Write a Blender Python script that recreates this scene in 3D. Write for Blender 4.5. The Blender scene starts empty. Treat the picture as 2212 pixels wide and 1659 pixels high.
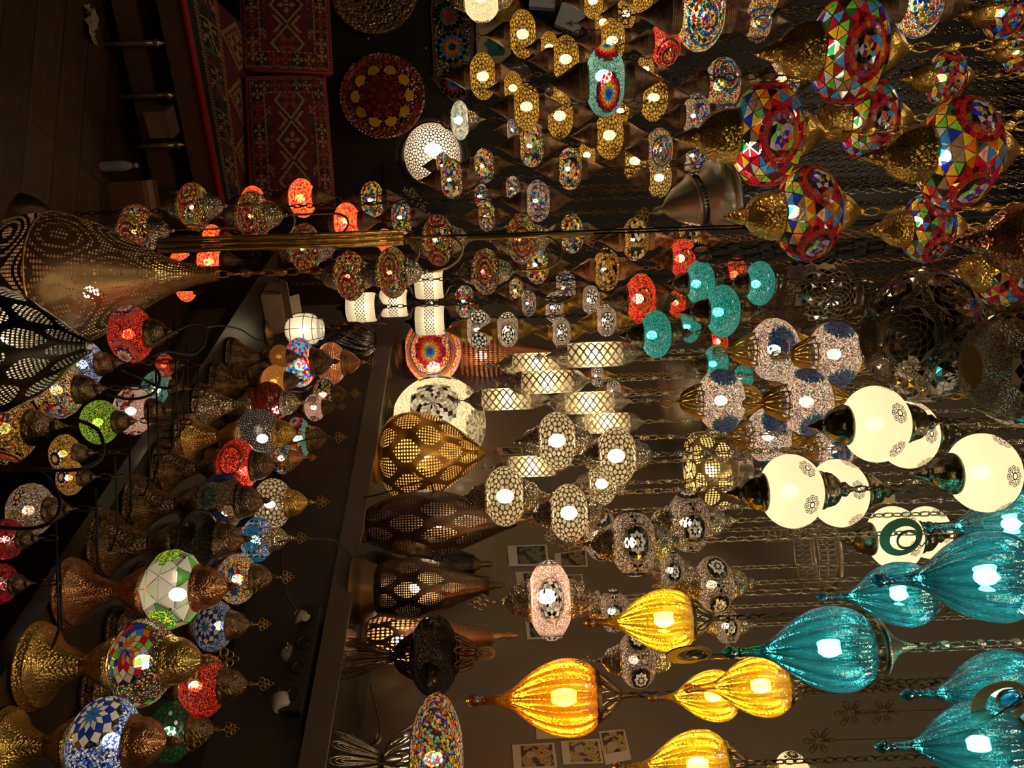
import bpy, bmesh, math, random
import numpy as np
from mathutils import Vector, Matrix
random.seed(7)
PI = math.pi
scn = bpy.context.scene
COL = scn.collection
rnd = random.Random(11)

# ------------------------------------------------------------------ camera and pixel rays
F, CX, CY, HC, A = 1800.0, 1106.0, 829.5, 1.5, 0.035
CA, SA = math.cos(A), math.sin(A)
def ray(px, py):
    dx, dy = (px - CX) / F, (py - CY) / F
    return Vector((dx * SA + dy * CA, 1.0, dx * CA - dy * SA))
CAMP = Vector((0, 0, HC))
def P(px, py, d): return CAMP + ray(px, py) * d
def PZ(px, py, z):
    r = ray(px, py); return CAMP + r * ((z - HC) / r.z)
WN, WD = Vector((0.785, 0.619, 0)).normalized(), 2.10       # the long wall on the right
def PW(px, py, off=0.0):
    r = ray(px, py); return CAMP + r * ((WD - off) / (r.dot(WN)))
BACK_Y, CEIL_Z, TABLE_Z, SHELF_Z = 3.9, 3.85, 0.818, 1.067
def wall_depth(px, py):
    r = ray(px, py); q = r.dot(WN)
    return min(BACK_Y, (WD / q) if q > 0.05 else 99)

cd = bpy.data.cameras.new('camera'); cam = bpy.data.objects.new('camera', cd); COL.objects.link(cam)
cd.sensor_fit = 'HORIZONTAL'; cd.sensor_width = 36.0; cd.lens = 36.0 * F / 2212.0
cam.matrix_world = Matrix(((SA, -CA, 0, 0), (0, 0, -1, 0), (CA, SA, 0, HC), (0, 0, 0, 1)))
cd.clip_start = 0.02; cd.clip_end = 50
scn.camera = cam

# ------------------------------------------------------------------ materials
def newmat(name):
    m = bpy.data.materials.new(name); m.use_nodes = True
    nt = m.node_tree; nt.nodes.clear()
    out = nt.nodes.new('ShaderNodeOutputMaterial')
    return m, nt, out
def nd(nt, typ, **kw):
    n = nt.nodes.new(typ)
    for k, v in kw.items():
        if k.startswith('_'): setattr(n, k[1:], v)
        else: sock(nt, n.inputs[k.replace('__', ' ')], v)
    return n
def sock(nt, s, v):
    if isinstance(v, bpy.types.NodeSocket): nt.links.new(v, s)
    elif isinstance(v, (tuple, list)) and len(v) == 3 and s.type == 'RGBA': s.default_value = (*v, 1)
    else: s.default_value = v
def mixs(nt, f, a, b):
    n = nt.nodes.new('ShaderNodeMixShader')
    sock(nt, n.inputs[0], f); nt.links.new(a, n.inputs[1]); nt.links.new(b, n.inputs[2])
    return n.outputs[0]
def mixc(nt, f, a, b, mode='MIX'):
    n = nt.nodes.new('ShaderNodeMix'); n.data_type = 'RGBA'; n.blend_type = mode
    sock(nt, n.inputs[0], f); sock(nt, n.inputs[6], a); sock(nt, n.inputs[7], b)
    return n.outputs[2]
def math_(nt, op, a, b=0.0, c=None):
    n = nt.nodes.new('ShaderNodeMath'); n.operation = op
    sock(nt, n.inputs[0], a); sock(nt, n.inputs[1], b)
    if c is not None: sock(nt, n.inputs[2], c)
    return n.outputs[0]
def ramp(nt, fac, stops, const=False):
    n = nt.nodes.new('ShaderNodeValToRGB'); cr = n.color_ramp
    if const: cr.interpolation = 'CONSTANT'
    while len(cr.elements) < len(stops): cr.elements.new(0.5)
    for e, (p, c) in zip(cr.elements, stops):
        e.position = p; e.color = (*c, 1)
    nt.links.new(fac, n.inputs[0])
    return n.outputs[0]
def objco(nt):
    return nd(nt, 'ShaderNodeTexCoord').outputs['Object']
def glassy(nt, col, transp=0.2, gloss=0.08, rough=0.15, diffuse=0.3, normal=None, tcol=None):
    tl = nd(nt, 'ShaderNodeBsdfTranslucent', Color=col).outputs[0]
    df = nd(nt, 'ShaderNodeBsdfDiffuse', Color=col)
    tr = nd(nt, 'ShaderNodeBsdfTransparent', Color=col if tcol is None else tcol).outputs[0]
    gl = nd(nt, 'ShaderNodeBsdfGlossy', Color=(0.9, 0.9, 0.9), Roughness=rough)
    if normal is not None:
        nt.links.new(normal, df.inputs['Normal']); nt.links.new(normal, gl.inputs['Normal'])
    s = mixs(nt, diffuse, tl, df.outputs[0])
    s = mixs(nt, transp, s, tr)
    return mixs(nt, gloss, s, gl.outputs[0])
MAT = {}
def mat_tile(name, transp=0.18, gloss=0.1, rough=0.12, diffuse=0.3):
    m, nt, out = newmat(name)
    at = nd(nt, 'ShaderNodeAttribute', _attribute_name='Col')
    c = at.outputs['Color']
    nz = nd(nt, 'ShaderNodeTexNoise', Vector=objco(nt), Scale=30.0, Detail=2.0)
    c = mixc(nt, 0.5, c, nz.outputs['Fac'], 'OVERLAY')
    nt.links.new(glassy(nt, c, transp, gloss, rough, diffuse), out.inputs[0])
    MAT[name] = m
def mat_shell(name, col=(0.02, 0.015, 0.01), transp=0.42):
    m, nt, out = newmat(name)
    df = nd(nt, 'ShaderNodeBsdfDiffuse', Color=col).outputs[0]
    tr = nd(nt, 'ShaderNodeBsdfTransparent', Color=(1, 1, 1)).outputs[0]
    gl = nd(nt, 'ShaderNodeBsdfGlossy', Color=(0.8, 0.8, 0.8), Roughness=0.2).outputs[0]
    s = mixs(nt, transp, df, tr)
    nt.links.new(mixs(nt, 0.04, s, gl), out.inputs[0]); MAT[name] = m
def mat_beads(name, pal, scale=22.0, grout=(0.03, 0.02, 0.015), transp=0.22, gloss=0.14, edge=0.62, mirror=0.0):
    m, nt, out = newmat(name)
    v = nd(nt, 'ShaderNodeTexVoronoi', Vector=objco(nt), Scale=scale)
    sep = nd(nt, 'ShaderNodeSeparateColor', Color=v.outputs['Color'])
    n = len(pal)
    c = ramp(nt, sep.outputs[0], [(i / n, p) for i, p in enumerate(pal)], True)
    br = math_(nt, 'MULTIPLY_ADD', sep.outputs[1], 0.9, 0.35)
    c = mixc(nt, 1.0, c, br, 'MULTIPLY')
    e = math_(nt, 'GREATER_THAN', v.outputs['Distance'], edge)
    c = mixc(nt, e, c, grout)
    bp = nd(nt, 'ShaderNodeBump', Strength=0.8, Distance=0.03, Height=math_(nt, 'SUBTRACT', 1.0, v.outputs['Distance']))
    s = glassy(nt, c, transp, gloss, 0.12, 0.3, bp.outputs[0])
    if mirror > 0:
        g2 = nd(nt, 'ShaderNodeBsdfGlossy', Color=c, Roughness=0.2, Normal=bp.outputs[0]).outputs[0]
        s = mixs(nt, mirror, s, g2)
    nt.links.new(s, out.inputs[0]); MAT[name] = m
def mat_metal(name, col, dark, rough=0.3, bump=0.25, scale=14.0, hammered=True, metal=0.86):
    m, nt, out = newmat(name)
    co = objco(nt)
    nz = nd(nt, 'ShaderNodeTexNoise', Vector=co, Scale=4.0, Detail=5.0)
    c = ramp(nt, nz.outputs['Fac'], [(0.35, dark), (0.62, col)])
    if hammered:
        v = nd(nt, 'ShaderNodeTexVoronoi', Vector=co, Scale=scale)
        h = v.outputs['Distance']
    else:
        h = nd(nt, 'ShaderNodeTexNoise', Vector=co, Scale=scale, Detail=3.0).outputs['Fac']
    bp = nd(nt, 'ShaderNodeBump', Strength=bump, Distance=0.06, Height=h)
    p = nd(nt, 'ShaderNodeBsdfPrincipled', Base__Color=c, Metallic=metal, Roughness=rough, Normal=bp.outputs[0])
    nt.links.new(p.outputs[0], out.inputs[0]); MAT[name] = m
def mat_plain(name, col, rough=0.5, metal=0.0, noise=0.25, scale=6.0, emit=None):
    m, nt, out = newmat(name)
    nz = nd(nt, 'ShaderNodeTexNoise', Vector=objco(nt), Scale=scale, Detail=4.0)
    c = mixc(nt, nz.outputs['Fac'], tuple(x * (1 - noise) for x in col), tuple(min(1, x * (1 + noise)) for x in col))
    p = nd(nt, 'ShaderNodeBsdfPrincipled', Base__Color=c, Metallic=metal, Roughness=rough)
    nt.links.new(p.outputs[0], out.inputs[0]); MAT[name] = m
def mat_attr(name, rough=0.8, gloss=0.0):
    m, nt, out = newmat(name)
    at = nd(nt, 'ShaderNodeAttribute', _attribute_name='Col')
    nz = nd(nt, 'ShaderNodeTexNoise', Vector=objco(nt), Scale=90.0, Detail=2.0)
    c = mixc(nt, 0.35, at.outputs['Color'], nz.outputs['Fac'], 'OVERLAY')
    p = nd(nt, 'ShaderNodeBsdfPrincipled', Base__Color=c, Roughness=rough)
    nt.links.new(p.outputs[0], out.inputs[0]); MAT[name] = m
def mat_bulb(name, strength, col=(1.0, 0.82, 0.55)):
    m, nt, out = newmat(name)
    nt.links.new(nd(nt, 'ShaderNodeEmission', Color=col, Strength=strength).outputs[0], out.inputs[0]); MAT[name] = m
def mat_glass(name, col, edgecol, transl=0.3, gloss=0.12, crackle=0.0, refr=0.0):
    """thin coloured blown glass: lets the lamp inside be seen, darker where it is seen edge on"""
    m, nt, out = newmat(name)
    lw = nd(nt, 'ShaderNodeLayerWeight', Blend=0.5)
    c = mixc(nt, lw.outputs['Facing'], col, edgecol)
    co = objco(nt)
    if refr > 0:      # ribbed: the glass is thicker, so deeper in colour, along every rib
        sx = nd(nt, 'ShaderNodeSeparateXYZ', Vector=co)
        th = math_(nt, 'ARCTAN2', sx.outputs[1], sx.outputs[0])
        w = math_(nt, 'POWER', math_(nt, 'MULTIPLY_ADD', math_(nt, 'COSINE', math_(nt, 'MULTIPLY', th, 16.0)), 0.5, 0.5), 2.0)
        c = mixc(nt, math_(nt, 'MULTIPLY', w, 0.6), c, edgecol)
    nz = nd(nt, 'ShaderNodeTexNoise', Vector=co, Scale=9.0, Detail=3.0)
    bp = nd(nt, 'ShaderNodeBump', Strength=0.12, Distance=0.05, Height=nz.outputs['Fac'])
    tl = nd(nt, 'ShaderNodeBsdfTranslucent', Color=c).outputs[0]
    tr = nd(nt, 'ShaderNodeBsdfTransparent', Color=c).outputs[0]
    if refr > 0:
        rf = nd(nt, 'ShaderNodeBsdfRefraction', Color=c, Roughness=0.0, IOR=1.16).outputs[0]
        tr = mixs(nt, refr, tr, rf)
    gl = nd(nt, 'ShaderNodeBsdfGlossy', Color=(1, 1, 1), Roughness=0.06, Normal=bp.outputs[0]).outputs[0]
    df = nd(nt, 'ShaderNodeBsdfDiffuse', Color=c).outputs[0]
    s = mixs(nt, transl, tr, mixs(nt, 0.25, tl, df))
    if crackle > 0:
        v = nd(nt, 'ShaderNodeTexVoronoi', Vector=co, Scale=24.0, _feature='DISTANCE_TO_EDGE')
        w = nd(nt, 'ShaderNodeTexNoise', Vector=co, Scale=16.0, Detail=1.0)
        e = math_(nt, 'MULTIPLY', math_(nt, 'LESS_THAN', v.outputs['Distance'], 0.035), math_(nt, 'GREATER_THAN', w.outputs['Fac'], 0.5))
        g2 = nd(nt, 'ShaderNodeBsdfTranslucent', Color=tuple(min(1, x * 2.0 + 0.3) for x in col)).outputs[0]
        s = mixs(nt, math_(nt, 'MULTIPLY', e, crackle), s, g2)
    fr = math_(nt, 'MULTIPLY_ADD', lw.outputs['Fresnel'], 0.5, gloss * 0.5)
    nt.links.new(mixs(nt, fr, s, gl), out.inputs[0]); MAT[name] = m
def mat_punched(name, col, dark, nu, nv, hole=0.3, rough=0.25, motif=0.0, warm=(1, 0.9, 0.7), liner=0.0, shape='DOT', metal=0.9):
    """sheet metal with rows of punched holes laid out on the surface (uv)"""
    m, nt, out = newmat(name)
    uv = nd(nt, 'ShaderNodeTexCoord').outputs['UV']
    sp = nd(nt, 'ShaderNodeSeparateXYZ', Vector=uv)
    u, v = math_(nt, 'MULTIPLY', sp.outputs[0], nu), math_(nt, 'MULTIPLY', sp.outputs[1], nv)
    if shape == 'DIAMOND':
        u, v = math_(nt, 'ADD', u, v), math_(nt, 'SUBTRACT', u, v)
    du = math_(nt, 'SUBTRACT', math_(nt, 'FRACT', u), 0.5)
    dv = math_(nt, 'SUBTRACT', math_(nt, 'FRACT', v), 0.5)
    if shape == 'DIAMOND':
        r = math_(nt, 'MAXIMUM', math_(nt, 'ABSOLUTE', du), math_(nt, 'ABSOLUTE', dv))
    else:
        r = math_(nt, 'SQRT', math_(nt, 'ADD', math_(nt, 'MULTIPLY', du, du), math_(nt, 'MULTIPLY', dv, dv)))
    h = math_(nt, 'LESS_THAN', r, hole)
    if motif:      # arches and leaf shapes left unpunched, or outlined with holes when motif is negative
        a = math_(nt, 'SINE', math_(nt, 'MULTIPLY', sp.outputs[0], 2 * PI * (8 if motif > 0 else 5)))
        b = math_(nt, 'SINE', math_(nt, 'MULTIPLY', sp.outputs[1], 2 * PI * (2.5 if motif > 0 else 1.6)))
        k = math_(nt, 'ABSOLUTE', math_(nt, 'ADD', a, math_(nt, 'MULTIPLY', b, 1.3)))
        k = math_(nt, 'GREATER_THAN', k, motif) if motif > 0 else math_(nt, 'LESS_THAN', math_(nt, 'FRACT', math_(nt, 'MULTIPLY', k, -motif)), 0.45)
        h = math_(nt, 'MULTIPLY', h, k)
    co = objco(nt)
    nz = nd(nt, 'ShaderNodeTexNoise', Vector=co, Scale=3.0, Detail=4.0)
    c = ramp(nt, nz.outputs['Fac'], [(0.35, dark), (0.65, col)])
    bp = nd(nt, 'ShaderNodeBump', Strength=0.15, Distance=0.03, Height=nz.outputs['Fac'])
    p = nd(nt, 'ShaderNodeBsdfPrincipled', Base__Color=c, Metallic=metal, Roughness=rough, Normal=bp.outputs[0]).outputs[0]
    tr = nd(nt, 'ShaderNodeBsdfTransparent', Color=(1, 1, 1)).outputs[0]
    if liner > 0:
        tr = mixs(nt, liner, tr, nd(nt, 'ShaderNodeBsdfTranslucent', Color=warm).outputs[0])
    nt.links.new(mixs(nt, h, p, tr), out.inputs[0]); MAT[name] = m

RED, DRED, ORG, YEL = (0.62, 0.008, 0.03), (0.2, 0.004, 0.012), (0.9, 0.16, 0.015), (0.88, 0.55, 0.03)
GRN, DGR, BLU, LBL, CYA = (0.22, 0.62, 0.06), (0.015, 0.16, 0.04), (0.02, 0.04, 0.62), (0.04, 0.32, 0.8), (0.04, 0.5, 0.6)
WHT, CRM, BLK, PNK, LIL = (0.85, 0.82, 0.76), (0.72, 0.62, 0.42), (0.012, 0.011, 0.01), (0.8, 0.4, 0.42), (0.55, 0.45, 0.6)
MULTI = [RED, ORG, YEL, GRN, DGR, BLU, LBL, PNK, YEL, WHT]
mat_tile('tile', 0.2, 0.1); mat_tile('tile_mirror', 0.1, 0.45, 0.08, 0.5); mat_tile('tile_dull', 0.05, 0.07, 0.2, 0.75)
mat_tile('tile_amber', 0.3, 0.08, 0.15, 0.25)
mat_shell('grout'); mat_shell('grout_net', (0.05, 0.03, 0.012), 0.34); mat_shell('grout_pale', (0.8, 0.62, 0.4), 0.05)
mat_beads('beads_multi', [RED, ORG, YEL, GRN, BLU, LBL, CRM, YEL, (0.5, 0.3, 0.1)])
mat_beads('beads_gold', [(0.6, 0.34, 0.06), (0.4, 0.2, 0.04), (0.5, 0.28, 0.05), YEL, RED, (0.2, 0.1, 0.03), DGR, (0.4, 0.2, 0.04)], 22)
mat_beads('beads_night', [RED, ORG, YEL, GRN, BLU, (0.1, 0.05, 0.02), CRM, (0.15, 0.08, 0.03), DGR, (0.1, 0.04, 0.02)], 24, (0.012, 0.008, 0.006), 0.15, edge=0.48)
mat_beads('beads_grout', [(0.03, 0.02, 0.015), (0.06, 0.04, 0.03), (0.02, 0.02, 0.02), (0.1, 0.06, 0.04)], 30, (0.6, 0.45, 0.28), 0.0, edge=0.4)
mat_beads('beads_small', [(0.5, 0.3, 0.08), (0.3, 0.16, 0.05), CRM, YEL, RED, (0.12, 0.07, 0.03), GRN, (0.1, 0.06, 0.03), LBL, ORG], 17, (0.01, 0.008, 0.006), edge=0.52)
mat_beads('beads_ruby', [(0.5, 0.3, 0.08), DRED, GRN, RED, YEL, DGR, DRED, CRM], 22, (0.02, 0.006, 0.006), 0.35, edge=0.55)
mat_beads('beads_silver', [(0.5, 0.36, 0.3), (0.7, 0.54, 0.45), (0.26, 0.17, 0.13), (0.9, 0.78, 0.62), (0.36, 0.24, 0.18)], 26, mirror=0.4)
mat_beads('beads_pink', [(0.85, 0.5, 0.45), (0.9, 0.66, 0.6), (0.75, 0.36, 0.36), (0.9, 0.78, 0.7)], 34, (0.3, 0.12, 0.12))
mat_beads('beads_blue', [(0.1, 0.2, 0.6), WHT, (0.3, 0.45, 0.7), (0.02, 0.05, 0.4), (0.5, 0.6, 0.75)], 24, (0.004, 0.008, 0.12))
mat_beads('beads_teal', [(0.12, 0.34, 0.34), (0.2, 0.45, 0.42), (0.06, 0.22, 0.24), (0.3, 0.52, 0.48)], 40, (0.02, 0.06, 0.07))
mat_beads('beads_green', [(0.2, 0.5, 0.03), (0.5, 0.7, 0.08), (0.05, 0.3, 0.03), YEL, (0.1, 0.45, 0.05)], 22, (0.01, 0.05, 0.01))
mat_beads('beads_orange', [ORG, YEL, RED, (0.9, 0.35, 0.1), BLU, (0.9, 0.7, 0.3)], 34, (0.3, 0.05, 0.01))
mat_beads('beads_red', [RED, (0.8, 0.03, 0.03), ORG, DRED], 26, (0.08, 0.005, 0.005))
mat_beads('beads_flame', [ORG, (0.95, 0.1, 0.03), (0.95, 0.28, 0.05), RED, (0.9, 0.2, 0.12)], 12, (0.45, 0.02, 0.03), edge=0.7)
mat_beads('beads_white', [(0.8, 0.74, 0.64), (0.9, 0.86, 0.8), (0.62, 0.5, 0.4), (0.85, 0.8, 0.75), (0.35, 0.25, 0.2), (0.75, 0.66, 0.58), (0.7, 0.1, 0.06), (0.85, 0.8, 0.7), (0.1, 0.12, 0.4), (0.8, 0.7, 0.6)], 26, (0.12, 0.09, 0.07))
mat_beads('beads_cream', [(0.8, 0.72, 0.5), (0.9, 0.85, 0.66), (0.85, 0.8, 0.58), (0.7, 0.6, 0.4)], 40, (0.6, 0.5, 0.32), 0.12)
mat_beads('beads_pebble', [WHT, WHT, (0.55, 0.78, 0.7)], 8, (0.2, 0.45, 0.4), 0.3, edge=0.8)
mat_beads('beads_colour', [LBL, RED, ORG, BLU, YEL, CYA, RED, LBL], 9, (0.03, 0.03, 0.15), 0.3, edge=0.85)
mat_beads('beads_dim', [(0.1, 0.07, 0.05), (0.16, 0.08, 0.05), (0.06, 0.05, 0.04), (0.14, 0.1, 0.05), (0.08, 0.03, 0.03)], 24, (0.015, 0.01, 0.008), 0.08, mirror=0.3)
mat_metal('gold', (0.95, 0.6, 0.15), (0.7, 0.42, 0.09), 0.28, 0.22, 16)
mat_metal('gold_soft', (0.92, 0.58, 0.14), (0.6, 0.34, 0.06), 0.3, 0.15, 20, False)
mat_metal('brass_dark', (0.2, 0.13, 0.06), (0.05, 0.03, 0.015), 0.36, 0.2, 20, False)
mat_metal('bronze', (0.3, 0.2, 0.1), (0.1, 0.06, 0.03), 0.33, 0.25, 16)
mat_metal('brown_cap', (0.32, 0.2, 0.11), (0.15, 0.09, 0.05), 0.42, 0.2, 20, False)
mat_metal('copper', (0.85, 0.4, 0.18), (0.5, 0.2, 0.08), 0.28, 0.2, 18)
mat_metal('silver', (0.95, 0.83, 0.62), (0.6, 0.48, 0.32), 0.2, 0.3, 12)
mat_metal('silver_soft', (0.8, 0.7, 0.52), (0.5, 0.42, 0.3), 0.25, 0.15, 20, False)
mat_metal('green_black', (0.3, 0.24, 0.13), (0.12, 0.1, 0.06), 0.2, 0.1, 20, False)
mat_metal('black_metal', (0.05, 0.045, 0.04), (0.02, 0.018, 0.016), 0.4, 0.1, 20, False)
for nm, st in (('bulb', 36), ('bulb_soft', 14), ('bulb_bright', 62), ('bulb_dim', 5), ('bulb_high', 120), ('bulb_opal', 34), ('bulb_spot', 240)): mat_bulb(nm, st)
mat_glass('glass_clear', (0.8, 0.76, 0.7), (0.3, 0.24, 0.18), 0.05, 0.2)
mat_glass('glass_teal', (0.05, 0.6, 0.74), (0.0, 0.13, 0.28), 0.13, 0.25, 0, 0.5)
mat_glass('glass_teal_crackle', (0.06, 0.48, 0.5), (0.0, 0.12, 0.14), 0.6, 0.1, 0.9)
mat_glass('glass_yellow', (0.98, 0.6, 0.02), (0.45, 0.17, 0.0), 0.15, 0.15, 0, 0.5)
mat_glass('glass_amber', (0.98, 0.38, 0.01), (0.4, 0.08, 0.0), 0.15, 0.15, 0, 0.5)
mat_glass('glass_brown', (0.5, 0.25, 0.05), (0.1, 0.04, 0.01), 0.3, 0.2)
mat_glass('glass_smoke', (0.3, 0.3, 0.27), (0.06, 0.06, 0.05), 0.3, 0.25)
mat_glass('glass_white', (0.85, 0.82, 0.74), (0.5, 0.48, 0.4), 0.75, 0.1)
def mat_flake(name, stops, scale, transp):
    m, nt, out = newmat(name); co = objco(nt)
    v = nd(nt, 'ShaderNodeTexVoronoi', Vector=co, Scale=scale); sp = nd(nt, 'ShaderNodeSeparateColor', Color=v.outputs['Color'])
    c = ramp(nt, sp.outputs[0], stops)
    bp = nd(nt, 'ShaderNodeBump', Strength=0.7, Distance=0.03, Height=sp.outputs[1])
    nt.links.new(glassy(nt, c, transp, 0.1, 0.1, 0.25, bp.outputs[0]), out.inputs[0]); MAT[name] = m
mat_flake('turquoise_flake', [(0.0, (0.0, 0.09, 0.11)), (0.5, (0.01, 0.26, 0.29)), (0.85, (0.04, 0.5, 0.5)), (1.0, (0.4, 0.8, 0.72))], 38, 0.3)
mat_flake('orange_frost', [(0.0, (0.5, 0.16, 0.02)), (0.6, (0.85, 0.36, 0.06)), (1.0, (0.95, 0.6, 0.2))], 30, 0.12)
def mat_opal():
    m, nt, out = newmat('opal')
    s = glassy(nt, (0.9, 0.83, 0.66), 0.02, 0.03, 0.2, 0.2)
    nt.links.new(s, out.inputs[0]); MAT['opal'] = m
mat_opal()
mat_plain('paper_print', (0.09, 0.045, 0.02), 0.5)
mat_plain('black_rubber', (0.012, 0.011, 0.01), 0.45)
mat_plain('white_plastic', (0.55, 0.5, 0.42), 0.45)
mat_plain('card_cream', (0.42, 0.33, 0.2), 0.7); mat_plain('card_dim', (0.2, 0.15, 0.1), 0.7); mat_plain('card_brown', (0.2, 0.11, 0.06), 0.8)
mat_plain('wood_dark', (0.045, 0.028, 0.018), 0.5, noise=0.5); mat_plain('wood_brown', (0.1, 0.06, 0.035), 0.5, noise=0.4)
mat_plain('teal_card', (0.03, 0.13, 0.14), 0.6); mat_plain('ink', (0.01, 0.01, 0.01), 0.6); mat_plain('white_ink', (0.4, 0.33, 0.25), 0.6)
mat_plain('black_board', (0.008, 0.007, 0.006), 0.4); mat_plain('red_piping', (0.3, 0.012, 0.015), 0.7)
mat_plain('counter_grey', (0.05, 0.042, 0.034), 0.5); mat_plain('counter_gloss', (0.06, 0.05, 0.04), 0.16); mat_plain('trim_brown', (0.12, 0.09, 0.065), 0.45)
mat_attr('weave', 0.9); mat_attr('paint', 0.5)
mat_plain('ring_gold', (0.25, 0.17, 0.06), 0.45, 0.6); mat_plain('ring_green', (0.05, 0.1, 0.05), 0.45, 0.4); mat_plain('clear_plastic', (0.4, 0.42, 0.42), 0.15)

# ------------------------------------------------------------------ mesh builder
class MB:
    def __init__(s): s.v, s.f, s.m, s.c, s.s, s.uv = [], [], [], [], [], {}
    def add(s, verts, faces, mat=0, col=(1, 1, 1), smooth=True):
        o = len(s.v); s.v.extend([tuple(p) for p in verts])
        for f in faces:
            s.f.append(tuple(i + o for i in f)); s.m.append(mat); s.c.append(col); s.s.append(smooth)
    def lathe(s, prof, seg=32, mat=0, rib=None, smooth=True, cap=(False, False), matf=None, uv=False, col=(1, 1, 1)):
        n = len(prof); o = len(s.v)
        for i, (r, z) in enumerate(prof):
            for j in range(seg):
                t = 2 * PI * j / seg; rr = r
                if rib: rr = r * (1 + rib[1](z) * math.cos(rib[0] * t)) if callable(rib[1]) else r * (1 + rib[1] * math.cos(rib[0] * t))
                s.v.append((rr * math.cos(t), rr * math.sin(t), z))
        ln = [0.0]
        for i in range(1, n): ln.append(ln[-1] + math.hypot(prof[i][0] - prof[i-1][0], prof[i][1] - prof[i-1][1]))
        for i in range(n - 1):
            for j in range(seg):
                k = (j + 1) % seg
                f = (o + i * seg + j, o + i * seg + k, o + (i + 1) * seg + k, o + (i + 1) * seg + j)
                mm = mat
                if matf:
                    c = [sum(s.v[q][a] for q in f) / 4 for a in range(3)]; mm = matf(Vector(c))
                if uv:
                    s.uv[len(s.f)] = [(j / seg, ln[i] / ln[-1]), ((j + 1) / seg, ln[i] / ln[-1]), ((j + 1) / seg, ln[i+1] / ln[-1]), (j / seg, ln[i+1] / ln[-1])]
                s.f.append(f); s.m.append(mm); s.c.append(col); s.s.append(smooth)
        if cap[0]: s.f.append(tuple(o + j for j in range(seg))[::-1]); s.m.append(mat); s.c.append(col); s.s.append(False)
        if cap[1]: s.f.append(tuple(o + (n - 1) * seg + j for j in range(seg))); s.m.append(mat); s.c.append(col); s.s.append(False)
    def tube(s, pts, r, seg=5, mat=0, closed=False, col=(1, 1, 1), flat=1.0):
        pts = [Vector(p) for p in pts]; n = len(pts); o = len(s.v)
        up = Vector((0.13, 0.31, 0.94))
        for i, p in enumerate(pts):
            a = pts[(i - 1) % n] if (closed or i > 0) else p
            b = pts[(i + 1) % n] if (closed or i < n - 1) else p
            t = (b - a); t = t.normalized() if t.length > 1e-9 else Vector((0, 0, 1))
            x = t.cross(up)
            if x.length < 1e-3: x = t.cross(Vector((1, 0, 0)))
            x.normalize(); y = t.cross(x)
            rr = r(i / max(1, n - 1)) if callable(r) else r
            for j in range(seg):
                q = 2 * PI * j / seg; s.v.append(tuple(p + x * (rr * math.cos(q)) + y * (rr * flat * math.sin(q))))
        for i in range(n if closed else n - 1):
            i2 = (i + 1) % n
            for j in range(seg):
                k = (j + 1) % seg
                s.f.append((o + i * seg + j, o + i * seg + k, o + i2 * seg + k, o + i2 * seg + j)); s.m.append(mat); s.c.append(col); s.s.append(True)
        if not closed:
            s.f.append(tuple(o + j for j in range(seg))[::-1]); s.f.append(tuple(o + (n - 1) * seg + j for j in range(seg)))
            s.m += [mat] * 2; s.c += [col] * 2; s.s += [False] * 2
    def ball(s, c, r, u=10, w=6, mat=0, sc=(1, 1, 1), col=(1, 1, 1)):
        vs = []; fs = []
        for i in range(w + 1):
            ph = PI * i / w - PI / 2
            for j in range(u):
                t = 2 * PI * j / u
                vs.append((c[0] + r * sc[0] * math.cos(ph) * math.cos(t), c[1] + r * sc[1] * math.cos(ph) * math.sin(t), c[2] + r * sc[2] * math.sin(ph)))
        for i in range(w):
            for j in range(u):
                k = (j + 1) % u; fs.append((i * u + j, i * u + k, (i + 1) * u + k, (i + 1) * u + j))
        s.add(vs, fs, mat, col)
    def box(s, lo, hi, mat=0, col=(1, 1, 1), M=None):
        vs = [Vector((x, y, z)) for x in (lo[0], hi[0]) for y in (lo[1], hi[1]) for z in (lo[2], hi[2])]
        if M is not None: vs = [M @ v for v in vs]
        s.add(vs, [(0, 1, 3, 2), (4, 6, 7, 5), (0, 4, 5, 1), (2, 3, 7, 6), (0, 2, 6, 4), (1, 5, 7, 3)], mat, col, False)
    def prism(s, poly, z0, z1, mat=0, col=(1, 1, 1)):
        n = len(poly); vs = [(p[0], p[1], z0) for p in poly] + [(p[0], p[1], z1) for p in poly]
        fs = [tuple(range(n))[::-1], tuple(range(n, 2 * n))] + [(i, (i + 1) % n, (i + 1) % n + n, i + n) for i in range(n)]
        s.add(vs, fs, mat, col, False)
    def mesh(s, name, mats):
        me = bpy.data.meshes.new(name)
        me.from_pydata(s.v, [], s.f)
        for m in mats: me.materials.append(MAT[m])
        nf = len(s.f)
        me.polygons.foreach_set('material_index', np.array(s.m, np.int32))
        me.polygons.foreach_set('use_smooth', np.array(s.s, bool))
        if any(c != (1, 1, 1) for c in s.c):
            ca = me.color_attributes.new('Col', 'FLOAT_COLOR', 'CORNER')
            tot = np.array([len(f) for f in s.f]); arr = np.ones((nf, 4), np.float32); arr[:, :3] = np.array(s.c, np.float32)
            ca.data.foreach_set('color', np.repeat(arr, tot, axis=0).ravel())
        if s.uv:
            ul = me.uv_layers.new(name='UVMap'); a = np.zeros((len(me.loops), 2), np.float32)
            starts = np.zeros(nf, np.int32); me.polygons.foreach_get('loop_start', starts)
            for fi, q in s.uv.items(): a[starts[fi]:starts[fi] + 4] = q
            ul.data.foreach_set('uv', a.ravel())
        me.update()
        return me
def obj(name, me, parent=None, loc=(0, 0, 0), scale=None, rot=None):
    o = bpy.data.objects.new(name, me); COL.objects.link(o); o.location = loc
    if scale is not None: o.scale = (scale,) * 3 if not hasattr(scale, '__len__') else scale
    if rot is not None: o.rotation_euler = rot
    if parent is not None: o.parent = parent
    return o
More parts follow.
